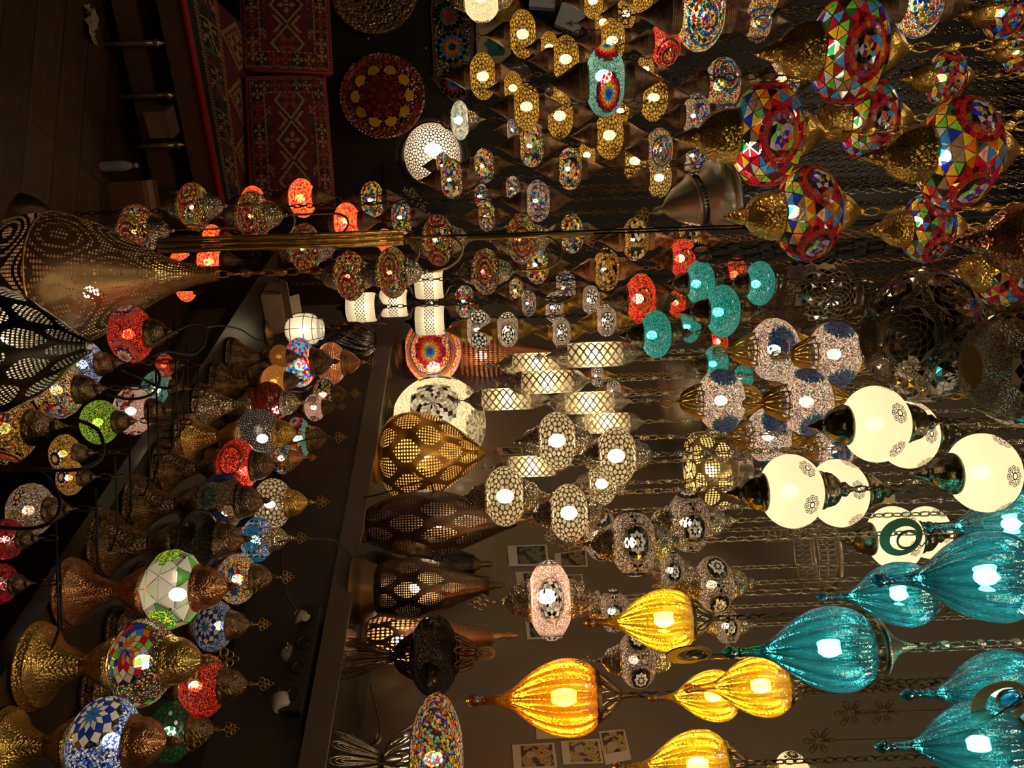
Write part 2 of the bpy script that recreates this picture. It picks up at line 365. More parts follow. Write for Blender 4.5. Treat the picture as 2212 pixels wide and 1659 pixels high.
def empty(name, loc, scale=1.0, rot=None):
    o = bpy.data.objects.new(name, None); COL.objects.link(o); o.location = loc; o.scale = (scale,) * 3
    o.empty_display_size = 0.05
    if rot is not None: o.rotation_euler = rot
    return o
def tag(o, label, cat, group=None):
    o['label'] = label; o['category'] = cat
    if group: o['group'] = group
    return o
def struct(o): o['kind'] = 'structure'; return o
# ------------------------------------------------------------------ mosaic globes
def smap(c, rho, al, b, off):
    """point at angle rho from direction c, bearing al, on an ellipsoid (1,1,b)"""
    th, ph = c
    d = Vector((math.cos(ph) * math.cos(th), math.cos(ph) * math.sin(th), math.sin(ph)))
    e = Vector((-math.sin(th), math.cos(th), 0)); n = d.cross(e)
    n = Vector((-math.sin(ph) * math.cos(th), -math.sin(ph) * math.sin(th), math.cos(ph)))
    p = d * math.cos(rho) + (e * math.cos(al) + n * math.sin(al)) * math.sin(rho)
    return Vector((p.x * (1 + off), p.y * (1 + off), p.z * b * (1 + off)))
class Flat:      # same pattern calls on a flat disc: c=(x,z), surface at y
    def __init__(s, y, r): s.y, s.r = y, r
    def __call__(s, c, rho, al, b, off): return Vector((c[0] + s.r * rho * math.cos(al), s.y - off, c[1] + s.r * rho * math.sin(al)))
def shrink(pts, g):
    c = sum(pts, Vector()) / len(pts)
    return [c + (p - c) * (1 - g) for p in pts]
class Mosaic:
    ZMAX = 0.84; EXT = 1.2
    def __init__(s, b=0.7, mapper=smap, off=0.012, tmat=1, rng=None):
        s.b, s.mp, s.off, s.tm = b, mapper, off, tmat; s.mb = MB(); s.r = rng or random.Random(5)
    def tile(s, pts, col, gap=0.1, mat=None):
        if s.mp is smap and abs(sum(p.z for p in pts) / len(pts)) > s.ZMAX * s.b: return
        pts = shrink(pts, gap)
        if s.mp is smap:
            n = sum(pts, Vector()).normalized(); k = s.r.uniform(-0.004, 0.004)
            pts = [p + n * (k * (1 if i % 2 else -1)) for i, p in enumerate(pts)]
        v = s.r.uniform(0.75, 1.15)
        s.mb.add(pts, [tuple(range(len(pts)))], s.tm if mat is None else mat, tuple(min(1, x * v) for x in col), False)
    def pt(s, c, rho, al): return s.mp(c, rho, al, s.b, s.off)
    def rosette(s, c, rmax, n, K, colf, gap=0.12, rot=0.0, start=1):
        R = lambda k: rmax * k / (K + 1)
        for k in range(start, K + 1):
            for j in range(n):
                a = rot + 2 * PI * (j + (k % 2) / 2) / n; h = PI / n
                s.tile([s.pt(c, R(k - 1), a), s.pt(c, R(k), a - h), s.pt(c, R(k + 1), a), s.pt(c, R(k), a + h)], colf(k, j), gap)
    def ring(s, c, r0, r1, n, colf, gap=0.1, rot=0.0):
        for j in range(n):
            a0, a1 = rot + 2 * PI * j / n, rot + 2 * PI * (j + 1) / n
            s.tile([s.pt(c, r0, a0), s.pt(c, r1, a0), s.pt(c, r1, a1), s.pt(c, r0, a1)], colf(j), gap)
    def spikes(s, c, r0, r1, n, colf, gap=0.08):
        rm = (r0 + r1) / 2
        for j in range(n):
            a = 2 * PI * j / n; h = PI / n
            s.tile([s.pt(c, r0, a), s.pt(c, rm, a - h), s.pt(c, r1, a), s.pt(c, rm, a + h)], colf(j), gap)
    def dots(s, c, r0, r1, rows, n, colf):
        for i in range(rows):
            s.ring(c, r0 + (r1 - r0) * i / rows, r0 + (r1 - r0) * (i + 1) / rows, n, colf, 0.3, i * PI / n)
    def lats(s, ph0, ph1, n, colf, gap=0.1, tri=False):
        """a belt of tiles round the axis between two latitudes"""
        P2 = lambda t, ph: s.mp((t, ph), 0, 0, s.b, s.off)
        for j in range(n):
            t0, t1 = 2 * PI * j / n, 2 * PI * (j + 1) / n; tm = (t0 + t1) / 2; t2 = t1 + PI / n
            if tri:
                s.tile([P2(t0, ph0), P2(t1, ph0), P2(tm, ph1)], colf(j), gap + 0.05)
                s.tile([P2(t1, ph0), P2(t2, ph1), P2(tm, ph1)], colf(j + 1), gap + 0.05)
            else: s.tile([P2(t0, ph0), P2(t0, ph1), P2(t1, ph1), P2(t1, ph0)], colf(j), gap)
    def ico(s, sub, keep, colf, gap=0.16):
        bm = bmesh.new(); bmesh.ops.create_icosphere(bm, subdivisions=sub, radius=1)
        k = 1 + s.off
        for f in bm.faces:
            c = f.calc_center_median().normalized()
            if keep(c): s.tile([Vector((v.co.x * k, v.co.y * k, v.co.z * s.b * k)) for v in f.verts], colf(), gap)
        bm.free()
    def petals(s, sub, colf, w=0.2, star=True):
        """rings of petal shaped openings round every node of a fine net, and a small opening between"""
        bm = bmesh.new(); bmesh.ops.create_icosphere(bm, subdivisions=sub, radius=1)
        k = 1 + s.off
        put = lambda p: Vector((p.x * k, p.y * k, p.z * s.b * k))
        for v in bm.verts:
            n = v.co.normalized(); cs = sorted((f.calc_center_median().normalized() for f in v.link_faces), key=lambda c, n=n: math.atan2((c - n).dot(n.orthogonal().normalized().cross(n)), (c - n).dot(n.orthogonal().normalized())))
            q = len(cs)
            for w_ in range(q):
                c = cs[w_]; m0 = (c + cs[w_ - 1]) / 2; m1 = (c + cs[(w_ + 1) % q]) / 2
                pts = [n + (c - n) * 0.3, n + (m0 - n) * 0.58 + (c - n) * 0.06, n + (m0 - n) * 0.74 + (c - n) * 0.13, n + (c - n) * 0.86 + (m0 - n) * 0.1, n + (c - n) * 0.99,
                       n + (c - n) * 0.86 + (m1 - n) * 0.1, n + (m1 - n) * 0.74 + (c - n) * 0.13, n + (m1 - n) * 0.58 + (c - n) * 0.06]
                s.tile([put(p.normalized()) for p in pts], colf(), w)
            if star: s.tile([put((n + ((cs[h // 2] if h % 2 == 0 else (cs[h // 2] + cs[(h // 2 + 1) % q]) / 2) - n) * (0.2 if h % 2 == 0 else 0.3)).normalized()) for h in range(2 * q)], colf(), 0.05)
        bm.free()
    def shell(s, meds, seg=48, rows=24, matin=0, matout=0):
        prof = []
        for i in range(rows + 1):
            ph = -1.2 + (1.2 + s.EXT) * i / rows; prof.append((math.cos(ph), s.b * math.sin(ph)))
        cs = [(Vector((math.cos(p) * math.cos(t), math.cos(p) * math.sin(t), math.sin(p))), r) for (t, p), r in meds]
        def mf(c):
            u = Vector((c.x, c.y, c.z / s.b)).normalized()
            return matin if any(u.angle(d) < r for d, r in cs) else matout
        s.mb.lathe(prof, seg, 0, matf=mf)
ME = {}
def pick(*p):
    return lambda *a: rnd.choice(p)
def globe_red(name, b=0.68, seed=1):
    s = Mosaic(b, rng=random.Random(seed)); r = s.r
    cs = [(i * PI / 2 + 0.3, 0.0) for i in range(4)]
    vs = [Vector((math.cos(t), math.sin(t), 0)) for t, _ in cs]
    mixp = [ORG, YEL, GRN, DGR, BLU, LBL, RED, RED, YEL, (0.6, 0.55, 0.55), DRED, BLK, (0.35, 0.2, 0.1)]
    s.ico(3, lambda c: all(c.angle(v) > 0.62 for v in vs), lambda: r.choice(mixp), 0.12)
    for c in cs:
        pal = r.sample([GRN, YEL, ORG, LBL, LIL, DGR, BLU], 4)
        s.rosette(c, 0.36, 6, 4, lambda k, j: r.choice(pal) if k in (1, 3) and r.random() < 0.85 else (r.choice(pal) if r.random() < 0.3 else r.choice([DRED, BLK, (0.3, 0.005, 0.02)])), 0.08)
        s.dots(c, 0.37, 0.49, 4, 44, lambda j: (0.75, 0.03, 0.02))
        s.ring(c, 0.50, 0.61, 22, lambda j: RED if j % 3 else DRED, 0.12)
    s.shell([])
    ME[name] = s.mb.mesh(name, ['grout', 'tile'])
def globe_bands(name, b, belt, seed, beads='beads_multi'):
    s = Mosaic(b, rng=random.Random(seed)); r = s.r
    cs = [(i * PI * 2 / 3 + 0.4, 0.0) for i in range(3)]
    tri = [YEL, ORG, RED, GRN, BLU, WHT, DGR, LIL]
    for c in cs:
        s.ring(c, 0.3, 0.45, 18, lambda j: belt, 0.08)
        s.rosette(c, 0.2, 8, 3, lambda k, j: r.choice([BLU, LBL, YEL, RED, GRN, ORG]), 0.1)
        s.spikes(c, 0.46, 0.68, 15, lambda j: r.choice(tri))
        s.ring(c, 0.69, 0.83, 26, lambda j: belt, 0.08)
    s.shell([(c, 0.2) for c in cs], matout=2)
    ME[name] = s.mb.mesh(name, ['grout', 'tile', beads])
def globe_rosette(name, b, colf, beads, n=12, K=6, rmed=0.62, nm=4, ring=None, seed=3, tmat='tile', rot=0.2, extra=None, shellin='grout', small=False, ext=1.2):
    s = Mosaic(b, rng=random.Random(seed)); s.EXT = ext; s.ZMAX = 0.84 if ext < 1.3 else 0.99
    cs = [(i * 2 * PI / nm + rot, 0.0) for i in range(nm)]
    for c in cs:
        s.rosette(c, rmed, n, K, lambda k, j: colf(k, j, s.r), 0.1)
        if ring: s.ring(c, rmed + 0.02, rmed + 0.1, n * 3, lambda j: ring, 0.12)
        if extra: extra(s, c)
    s.shell([(c, rmed) for c in cs], 40 if not small else 28, 20 if not small else 14, matin=0, matout=2)
    ME[name] = s.mb.mesh(name, [shellin, tmat, beads])
def cyc(*cols): return lambda k, j, r: cols[(k - 1) % len(cols)]
def rc(*cols): return lambda k, j, r: r.choice(cols)
def globe_petals(name, b, cols, net='grout_net', sub=2, tm='tile_amber', seed=2, w=0.09):
    s = Mosaic(b, rng=random.Random(seed)); s.ZMAX = 0.9
    s.petals(sub, lambda: s.r.choice(cols), w); s.shell([], 32, 16)
    ME[name] = s.mb.mesh(name, [net, tm])
def globe_plain(name, b, mat, seg=40, rows=18, rib=None):
    mb = MB(); mb.lathe([(math.cos(p), b * math.sin(p)) for p in [-1.2 + 2.4 * i / rows for i in range(rows + 1)]], seg, 0, rib)
    ME[name] = mb.mesh(name, [mat])
def globe_tri(name, b, cols, seed, sub=2, gap=0.1, keep=lambda c: True, beads='beads_green', meds=()):
    s = Mosaic(b, rng=random.Random(seed))
    vs = [Vector((math.cos(t), math.sin(t), 0)) for t in meds]
    s.ico(sub, lambda c: all(c.angle(v) > 0.45 for v in vs), lambda: s.r.choice(cols), gap)
    s.shell([((t, 0), 0.45) for t in meds], matin=2, matout=0)
    ME[name] = s.mb.mesh(name, ['grout', 'tile', beads])
def globe_rings(name, b=0.62):      # clear glass with rings of ruby and coloured tile belts
    s = Mosaic(b, rng=random.Random(8)); r = s.r
    gl = [YEL, GRN, WHT, RED, CYA, DGR, BLK, ORG]
    for i in range(3):
        c = (i * 2 * PI / 3 + 0.5, 0.0)
        s.rosette(c, 0.14, 8, 2, lambda k, j: RED); s.dots(c, 0.15, 0.27, 4, 24, lambda j: r.choice(gl))
        s.ring(c, 0.28, 0.4, 22, lambda j: RED); s.dots(c, 0.41, 0.53, 4, 36, lambda j: r.choice(gl))
        s.ring(c, 0.54, 0.66, 30, lambda j: (0.45, 0.01, 0.03)); s.dots(c, 0.67, 0.76, 3, 46, lambda j: r.choice(gl))
        s.spikes(c, 0.77, 0.98, 24, lambda j: r.choice([ORG, LBL, BLU, YEL, GRN, RED, WHT]))
    s.shell([], matout=2)
    ME[name] = s.mb.mesh(name, ['glass_clear', 'tile', 'beads_ruby'])
def globe_speckle(name, b=0.76):
    s = Mosaic(b, rng=random.Random(4))
    cs = [(i * 2 * PI / 3, 0.0) for i in range(3)]
    for c in cs:
        s.rosette(c, 0.05, 6, 1, lambda k, j: (0.3, 0.0, 0.02))
        s.dots(c, 0.05, 0.46, 9, 34, lambda j: s.r.choice([(0.004, 0.05, 0.3), (0.01, 0.09, 0.42), (0.03, 0.18, 0.6)]))
        s.spikes(c, 0.45, 0.62, 20, lambda j: (0.03, 0.3, 0.6))
    s.shell([(c, 0.5) for c in cs], 48, 24, matin=3, matout=2)
    ME[name] = s.mb.mesh(name, ['grout', 'tile_dull', 'beads_white', 'grout'])
def globe_opal(name, b=0.84):
    s = Mosaic(b, off=0.006)
    for i in range(6):
        c = (i * PI / 3, 0.28)
        s.ring(c, 0.065, 0.105, 10, lambda j: BLK, 0.0)
        for j in range(8):
            a = 2 * PI * j / 8
            q = lambda rr, da: s.pt(c, rr, a + da)
            outer = [q(0.11, 0), q(0.17, -0.34), q(0.255, -0.31), q(0.275, 0), q(0.255, 0.31), q(0.17, 0.34)]
            inner = shrink(outer, 0.3)
            for k in range(6):
                s.tile([outer[k], outer[(k + 1) % 6], inner[(k + 1) % 6], inner[k]], BLK, 0.0)
            s.tile(shrink(outer, 0.62), (0.08, 0.05, 0.02), 0)
    s.shell([], 48, 24)
    ME[name] = s.mb.mesh(name, ['opal', 'paint'])
def globe_dark(name, b, seed, zig=False):
    s = Mosaic(b, rng=random.Random(seed)); s.ZMAX = 0.96; s.EXT = 1.4
    nm = 4 if not zig else 5
    cs = [(i * 2 * PI / nm, 0.12 if zig else 0.0) for i in range(nm)]
    if zig: cs += [(i * 2 * PI / 5 + PI / 5, -0.75) for i in range(5)]
    rm = 0.74 if not zig else 0.44
    vs = [Vector((math.cos(p) * math.cos(t), math.cos(p) * math.sin(t), math.sin(p))) for t, p in cs]
    dk = [(0.015, 0.014, 0.018), (0.02, 0.015, 0.03), (0.03, 0.012, 0.01), (0.01, 0.02, 0.02)]
    for c in cs:
        s.rosette(c, rm, 8 if zig else 14, 7 if zig else 9, lambda k, j: s.r.choice(dk), 0.16)
        if zig: s.dots(c, rm + 0.0, rm + 0.09, 3, 60, lambda j: (0.06, 0.06, 0.05))
    if zig: s.ico(4, lambda c: all(c.angle(v) > rm + 0.1 for v in vs), lambda: s.r.choice(dk), 0.24)
    s.shell([(c, rm) for c in cs], 48, 24, matin=0, matout=0 if zig else 2)
    ME[name] = s.mb.mesh(name, ['grout_pale', 'tile_mirror', 'beads_grout'])

globe_red('globe_red'); globe_red('globe_red_b', seed=9)
globe_bands('globe_blue_bands', 0.66, (0.02, 0.25, 0.75), 3)
globe_bands('globe_blue_bands_b', 0.66, (0.02, 0.25, 0.75), 13)
globe_bands('globe_cyan_bands', 0.66, (0.02, 0.35, 0.4), 5, 'beads_red')
rb = [BLU, LBL, YEL, ORG, RED, DRED]
globe_rosette('globe_teal_rainbow', 0.58, lambda k, j, r: rb[min(k - 1, 5)], 'beads_teal', 12, 6, 0.62, 4, rot=-1.3)
globe_rosette('globe_multi', 0.64, lambda k, j, r: r.choice([CRM, CRM, CRM, BLK, BLK] + MULTI), 'beads_small', 11, 5, 0.68, 4, small=True)
globe_rosette('globe_multi_b', 0.64, lambda k, j, r: r.choice(MULTI + [BLK, CRM]), 'beads_small', 9, 4, 0.68, 4, seed=8, small=True)
globe_rosette('globe_multi_c', 0.64, lambda k, j, r: r.choice([CRM, CRM, LBL, BLU, RED, CRM, DGR]), 'beads_silver', 12, 6, 0.64, 4, seed=9, small=True)
globe_rosette('globe_cream', 0.7, lambda k, j, r: r.choice([CRM, CRM, CRM, RED, ORG, GRN, LBL, BLU, LIL]), 'beads_night', 12, 5, 0.78, 3, seed=4, rot=-1.4)
globe_rosette('globe_multi_big', 0.75, lambda k, j, r: r.choice([ORG, LBL, WHT, BLU, YEL, GRN, RED, PNK]), 'beads_multi', 14, 6, 0.66, 3, seed=14, rot=-0.9)
globe_rosette('globe_bw', 0.68, lambda k, j, r: WHT if k in (1, 3, 5) else BLK, 'beads_silver', 8, 5, 0.6, 4, ring=(0.5, 0.42, 0.32), rot=-1.45)
globe_rosette('globe_bw_big', 0.7, lambda k, j, r: WHT if k in (1, 3, 4) else BLK, 'beads_silver', 8, 6, 0.5, 4, ring=(0.45, 0.36, 0.2), seed=6, rot=-PI / 2,
              extra=lambda s, c: s.spikes((c[0] + PI / 4, 0), 0.0, 0.26, 6, lambda j: WHT if j % 2 else BLK))
globe_rosette('globe_pink', 0.58, lambda k, j, r: r.choice([BLK, (0.5, 0.42, 0.36)]) if k % 2 else WHT, 'beads_pink', 10, 6, 0.5, 4, ring=(0.55, 0.45, 0.4), rot=-PI / 2)
globe_rosette('globe_blue', 0.75, lambda k, j, r: (WHT, (0.05, 0.25, 0.6), WHT, (0.02, 0.05, 0.5))[k % 4], 'beads_blue', 11, 4, 0.74, 3, seed=5, rot=-1.4)
globe_rosette('globe_goldblack', 0.64, lambda k, j, r: r.choice([(0.85, 0.35, 0.02), BLK, BLK, WHT, (0.8, 0.45, 0.05)]), 'beads_gold', 8, 4, 0.68, 4, small=True)
globe_rosette('globe_redorange', 0.62, lambda k, j, r: (ORG, DRED, ORG, (0.5, 0.05, 0.02), ORG)[k % 5], 'beads_red', 10, 5, 0.5, 4, seed=6, rot=0.5, small=True)
globe_rosette('globe_rainbow', 0.85, lambda k, j, r: [BLU, LBL, YEL, ORG, RED, RED][min(k - 1, 5)], 'beads_orange', 16, 6, 0.52, 3, rot=-1.6, ext=1.5,
              extra=lambda s, c: [s.ring(c, 0.72, 0.76, 40, lambda j: BLU, 0.03), s.ring(c, 0.77, 0.83, 40, lambda j: CYA, 0.03), s.ring(c, 0.84, 0.93, 40, lambda j: YEL, 0.03), s.ring(c, 0.94, 0.98, 40, lambda j: RED, 0.03)])
globe_rosette('globe_ringed', 0.8, lambda k, j, r: [YEL, GRN, BLK, BLK][k % 4], 'beads_gold', 14, 4, 0.3, 4, rot=-0.9,
              extra=lambda s, c: [s.dots(c, 0.36, 0.52, 5, 50, lambda j: ORG), s.ring(c, 0.53, 0.6, 40, lambda j: RED, 0.02), s.ring(c, 0.66, 0.74, 14, lambda j: BLU if j % 2 else WHT, 0.1)])
globe_rosette('globe_white_ball', 0.98, lambda k, j, r: r.choice([(0.35, 0.3, 0.22), BLK, (0.6, 0.5, 0.35)]) if (k + j) % 2 else WHT, 'beads_cream', 16, 8, 0.52, 5, rot=-2.05, seed=12, shellin='grout', ext=1.56, extra=lambda s, c: s.rosette((c[0] + PI / 5, 1.05), 0.42, 16, 6, lambda k, j: (0.35, 0.3, 0.22) if (k + j) % 2 else WHT))
globe_rosette('globe_white_gold', 0.66, lambda k, j, r: [BLK, WHT, (0.8, 0.4, 0.05), BLK][k % 4], 'beads_gold', 12, 5, 0.5, 3, rot=-1.9, small=True)
globe_rosette('globe_yellow', 0.75, lambda k, j, r: [PNK, YEL, BLK][k % 3], 'beads_silver', 8, 3, 0.3, 3, rot=-1.8, extra=lambda s, c: s.ring((c[0] + 1.05, 0), 0.42, 0.54, 20, lambda j: YEL))
globe_rosette('globe_blue_triangles', 0.7, lambda k, j, r: [BLU, LBL, GRN, YEL][k % 4], 'beads_blue', 10, 4, 0.4, 3, rot=-0.6, extra=lambda s, c: s.spikes((c[0] + 1.05, 0), 0.1, 0.5, 10, lambda j: s.r.choice([GRN, YEL, LBL, ORG])))
globe_rosette('globe_star_blue', 0.75, lambda k, j, r: (0.12, 0.35, 0.35) if k < 2 else (0.02, 0.03, 0.14), 'beads_dim', 8, 5, 0.6, 3, rot=-1.9, extra=lambda s, c: s.spikes((c[0] + 1.05, -0.2), 0.05, 0.5, 12, lambda j: (0.1, 0.55, 0.5)))
globe_rosette('globe_flame_stripe', 0.72, lambda k, j, r: r.choice([RED, ORG]), 'beads_red', 8, 2, 0.1, 3, rot=-1.0, extra=lambda s, c: [s.ring(c, 0.5, 0.6, 30, lambda j: (0.05, 0.2, 0.16), 0.04), s.ring(c, 0.6, 0.76, 34, lambda j: ORG, 0.05)])
globe_rosette('globe_diamond_stripe', 0.42, lambda k, j, r: [(0.5, 0.8, 0.05), ORG, DRED][(k + j) % 3], 'beads_multi', 6, 3, 0.16, 6, rot=0.0, seed=3)
globe_rosette('globe_dim', 0.62, lambda k, j, r: r.choice([(0.05, 0.08, 0.03), (0.1, 0.03, 0.02), (0.04, 0.03, 0.02)]), 'beads_dim', 8, 4, 0.4, 4)
globe_rosette('globe_zigzag', 0.7, lambda k, j, r: [BLU, LBL, ORG, YEL, WHT][k % 5], 'beads_red', 10, 5, 0.42, 3, rot=-1.0, extra=lambda s, c: s.ring(c, 0.55, 0.66, 20, lambda j: WHT, 0.02))
globe_rosette('globe_aqua', 0.8, lambda k, j, r: r.choice([WHT, CYA, LBL, WHT, GRN]), 'beads_teal', 9, 5, 0.7, 3, tmat='tile')
globe_rosette('globe_lilac', 0.75, lambda k, j, r: r.choice([WHT, LIL, PNK, RED, WHT]), 'beads_pink', 7, 3, 0.5, 3, rot=-1.2)
globe_rosette('globe_blue_net', 0.7, lambda k, j, r: r.choice([(0.03, 0.3, 0.7), LBL, (0.05, 0.4, 0.7)]), 'beads_blue', 10, 6, 0.7, 4)
globe_rosette('globe_rubyspark', 0.72, lambda k, j, r: r.choice([LBL, YEL, WHT, GRN, RED]), 'beads_red', 8, 3, 0.3, 3, rot=-1.9)
globe_rosette('globe_white_medallion', 0.8, lambda k, j, r: [BLK, WHT, BLK][k % 3] if k > 1 else YEL, 'beads_cream', 16, 4, 0.45, 3, rot=-1.4, small=True)
globe_tri('globe_shards', 0.78, [WHT, (0.8, 0.85, 0.7), WHT, (0.75, 0.8, 0.62), (0.15, 0.5, 0.1), (0.3, 0.25, 0.15)], 5, 2, 0.06, meds=(-0.9, 1.2, 3.3))
globe_tri('globe_ruby_shards', 0.8, [RED, DRED, (0.5, 0.03, 0.02)], 6, 3, 0.16)
globe_plain('globe_green', 0.8, 'beads_green'); globe_plain('globe_flame', 0.68, 'beads_flame'); globe_plain('globe_pebble', 0.5, 'beads_pebble')
globe_plain('globe_colour', 0.62, 'beads_colour'); globe_plain('globe_amber_plain', 0.8, 'orange_frost'); globe_plain('globe_turquoise', 0.64, 'turquoise_flake')
AMB = [(0.88, 0.52, 0.06), (0.84, 0.46, 0.05), (0.92, 0.6, 0.1), (0.75, 0.38, 0.04)]
globe_petals('globe_amber', 0.62, AMB); globe_petals('globe_amber_pale', 0.62, [(0.9, 0.66, 0.24), (0.85, 0.6, 0.2)])
globe_petals('globe_silver_lace', 0.7, [(0.88, 0.76, 0.5), (0.82, 0.68, 0.42), (0.92, 0.84, 0.62)])
globe_petals('globe_red_lace', 0.75, [(0.7, 0.02, 0.03), (0.6, 0.01, 0.02)]); globe_petals('globe_green_lace', 0.75, [(0.01, 0.28, 0.1), (0.02, 0.35, 0.12)])
globe_petals('globe_white_lace', 0.75, [(0.88, 0.75, 0.5), (0.9, 0.8, 0.58)])
globe_petals('globe_black_lattice', 0.9, [(0.6, 0.58, 0.62), (0.5, 0.48, 0.55), (0.3, 0.28, 0.34)], 'grout', 3, 'tile', w=0.3)
globe_rings('globe_rings'); globe_speckle('globe_speckle'); globe_opal('globe_opal')
globe_dark('globe_dark', 1.04, 3); globe_dark('globe_dark_zigzag', 0.84, 4, True)

# ------------------------------------------------------------------ caps, finials, glass bodies
def lathe_mesh(name, prof, mat, seg=28, rib=None, uv=False, cap=(False, False)):
    mb = MB(); mb.lathe(prof, seg, 0, rib, uv=uv, cap=cap); ME[name] = mb.mesh(name, [mat])
def ridges(r, z0, z1, n, h=0.02):
    out = []
    for i in range(n):
        z = z0 + (z1 - z0) * i / n; dz = (z1 - z0) / n
        out += [(r, z), (r + h, z + dz * 0.25), (r + h, z + dz * 0.6)]
    return out + [(r, z1)]
TRUMP = [(0.46, 0.06)] + ridges(0.52, -0.02, -0.3, 5) + [(0.5, -0.34), (0.38, -0.52), (0.25, -0.72), (0.14, -0.9), (0.07, -1.04), (0.05, -1.1), (0.02, -1.2)]
GOLDT = [(0.46, 0.05), (0.53, -0.01), (0.54, -0.06), (0.51, -0.1), (0.52, -0.2), (0.5, -0.3), (0.45, -0.45), (0.36, -0.58), (0.24, -0.68), (0.14, -0.72), (0.18, -0.75), (0.19, -0.8), (0.15, -0.9), (0.1, -1.02), (0.06, -1.12), (0.01, -1.2)]
GOLDTOP = [(0.4, -0.06), (0.43, 0.02), (0.42, 0.12), (0.34, 0.26), (0.22, 0.4), (0.12, 0.48), (0.08, 0.52), (0.09, 0.56), (0.03, 0.62)]
TULIP = [(0.46, 0.05), (0.52, 0.0), (0.53, -0.05), (0.52, -0.11), (0.47, -0.14), (0.46, -0.25), (0.42, -0.38), (0.33, -0.5), (0.22, -0.58), (0.15, -0.62), (0.2, -0.67), (0.2, -0.74), (0.14, -0.8), (0.09, -0.86), (0.06, -0.95), (0.02, -1.04)]
SILV = [(0.46, 0.06), (0.54, 0.0), (0.56, -0.05), (0.54, -0.1), (0.49, -0.12), (0.5, -0.2), (0.44, -0.24), (0.43, -0.36), (0.36, -0.46), (0.24, -0.55), (0.14, -0.62), (0.09, -0.66), (0.12, -0.71), (0.08, -0.77), (0.04, -0.86), (0.01, -0.94)]
flip = lambda pr: [(r, -z) for r, z in pr]
for nm, mat in (('brown', 'brown_cap'), ('copper', 'copper'), ('gold', 'gold_soft'), ('brassdark', 'brass_dark')):
    lathe_mesh('trumpet_' + nm, TRUMP, mat); lathe_mesh('trumpettop_' + nm, flip(TRUMP), mat)
lathe_mesh('goldtulip', GOLDT, 'gold', 32, (8, 0.03)); lathe_mesh('coppertulip', GOLDT, 'copper', 32, (8, 0.03)); lathe_mesh('goldtop', GOLDTOP, 'gold_soft')
for nm, mat in (('dark', 'green_black'), ('bronze', 'bronze'), ('silver', 'silver')):
    lathe_mesh('tulip_' + nm, TULIP, mat, 40, (14, lambda z: 0.045 if abs(z) > 0.14 and abs(z) < 0.6 else 0.0)); lathe_mesh('tuliptop_' + nm, flip(TULIP), mat, 40, (14, lambda z: 0.045 if 0.14 < abs(z) < 0.6 else 0.0))
lathe_mesh('silvercap', SILV, 'silver', 32); lathe_mesh('silvertop', flip(SILV), 'silver', 32)
def petalcap(name, mat, up):
    mb = MB(); sg = 1 if up else -1; n = 9
    f = lambda t: (0.1 + 0.44 * t ** 0.8, sg * (0.62 - 0.62 * t ** 1.7))
    for j in range(n):
        for w, t1 in ((0.95, 1.06), (0.55, 0.85)):
            pts = []
            for i in range(17):
                q = i / 16; t = t1 * math.sin(PI * q); side = math.cos(PI * q)
                r, z = f(min(1.1, t)); a = 2 * PI * j / n + side * w * PI / n * min(1, 0.25 + t)
                r += 0.05 * max(0, t - 0.7)
                pts.append((r * math.cos(a), r * math.sin(a), z))
            mb.tube(pts, 0.027, 4, 0)
    for r, z in ((0.52, 0.0), (0.12, 0.6)):
        mb.tube([(r * math.cos(t * PI / 12), r * math.sin(t * PI / 12), sg * z) for t in range(24)], 0.025, 4, 0, True)
    mb.lathe([(0.1, sg * 0.58), (0.06, sg * 0.66), (0.03, sg * 0.8)], 8, 0)
    ME[name] = mb.mesh(name, [mat])
petalcap('petalcap', 'gold_soft', False); petalcap('petaltop', 'gold_soft', True)
petalcap('petalcap_dark', 'brass_dark', False); petalcap('petaltop_dark', 'brass_dark', True); petalcap('petaltop_copper', 'bronze', True); petalcap('petalcap_silver', 'silver_soft', False)
def flower(name, mat):      # flat flower of wire loops, standing up from 0
    mb = MB(); mb.tube([(0, 0, 0), (0, 0, 0.16)], 0.03, 5)
    lp = [(0, 0.3, 0.1, 0.13), (-0.15, 0.34, 0.12, 0.1), (0.15, 0.34, 0.12, 0.1), (-0.09, 0.48, 0.09, 0.1), (0.09, 0.48, 0.09, 0.1), (0, 0.58, 0.06, 0.14)]
    for x, z, rx, rz in lp:
        mb.tube([(x + rx * math.cos(t * PI / 7), 0, z + rz * math.sin(t * PI / 7)) for t in range(14)], 0.017, 4, 0, True)
    ME[name] = mb.mesh(name, [mat])
for nm, mat in (('gold', 'gold_soft'), ('dark', 'brass_dark'), ('silver', 'silver_soft'), ('copper', 'copper')): flower('flower_' + nm, mat)
def wireball(name, mat):
    mb = MB()
    for k in range(5):
        a = PI * k / 5
        mb.tube([(0.17 * math.sin(t * PI / 9) * math.cos(a), 0.17 * math.sin(t * PI / 9) * math.sin(a), 0.26 - 0.22 * math.cos(t * PI / 9)) for t in range(18)], 0.018, 4, 0, True)
    mb.tube([(0, 0, -0.02), (0, 0, 0.05)], 0.025, 5)
    ME[name] = mb.mesh(name, [mat])
wireball('wireball', 'gold_soft')
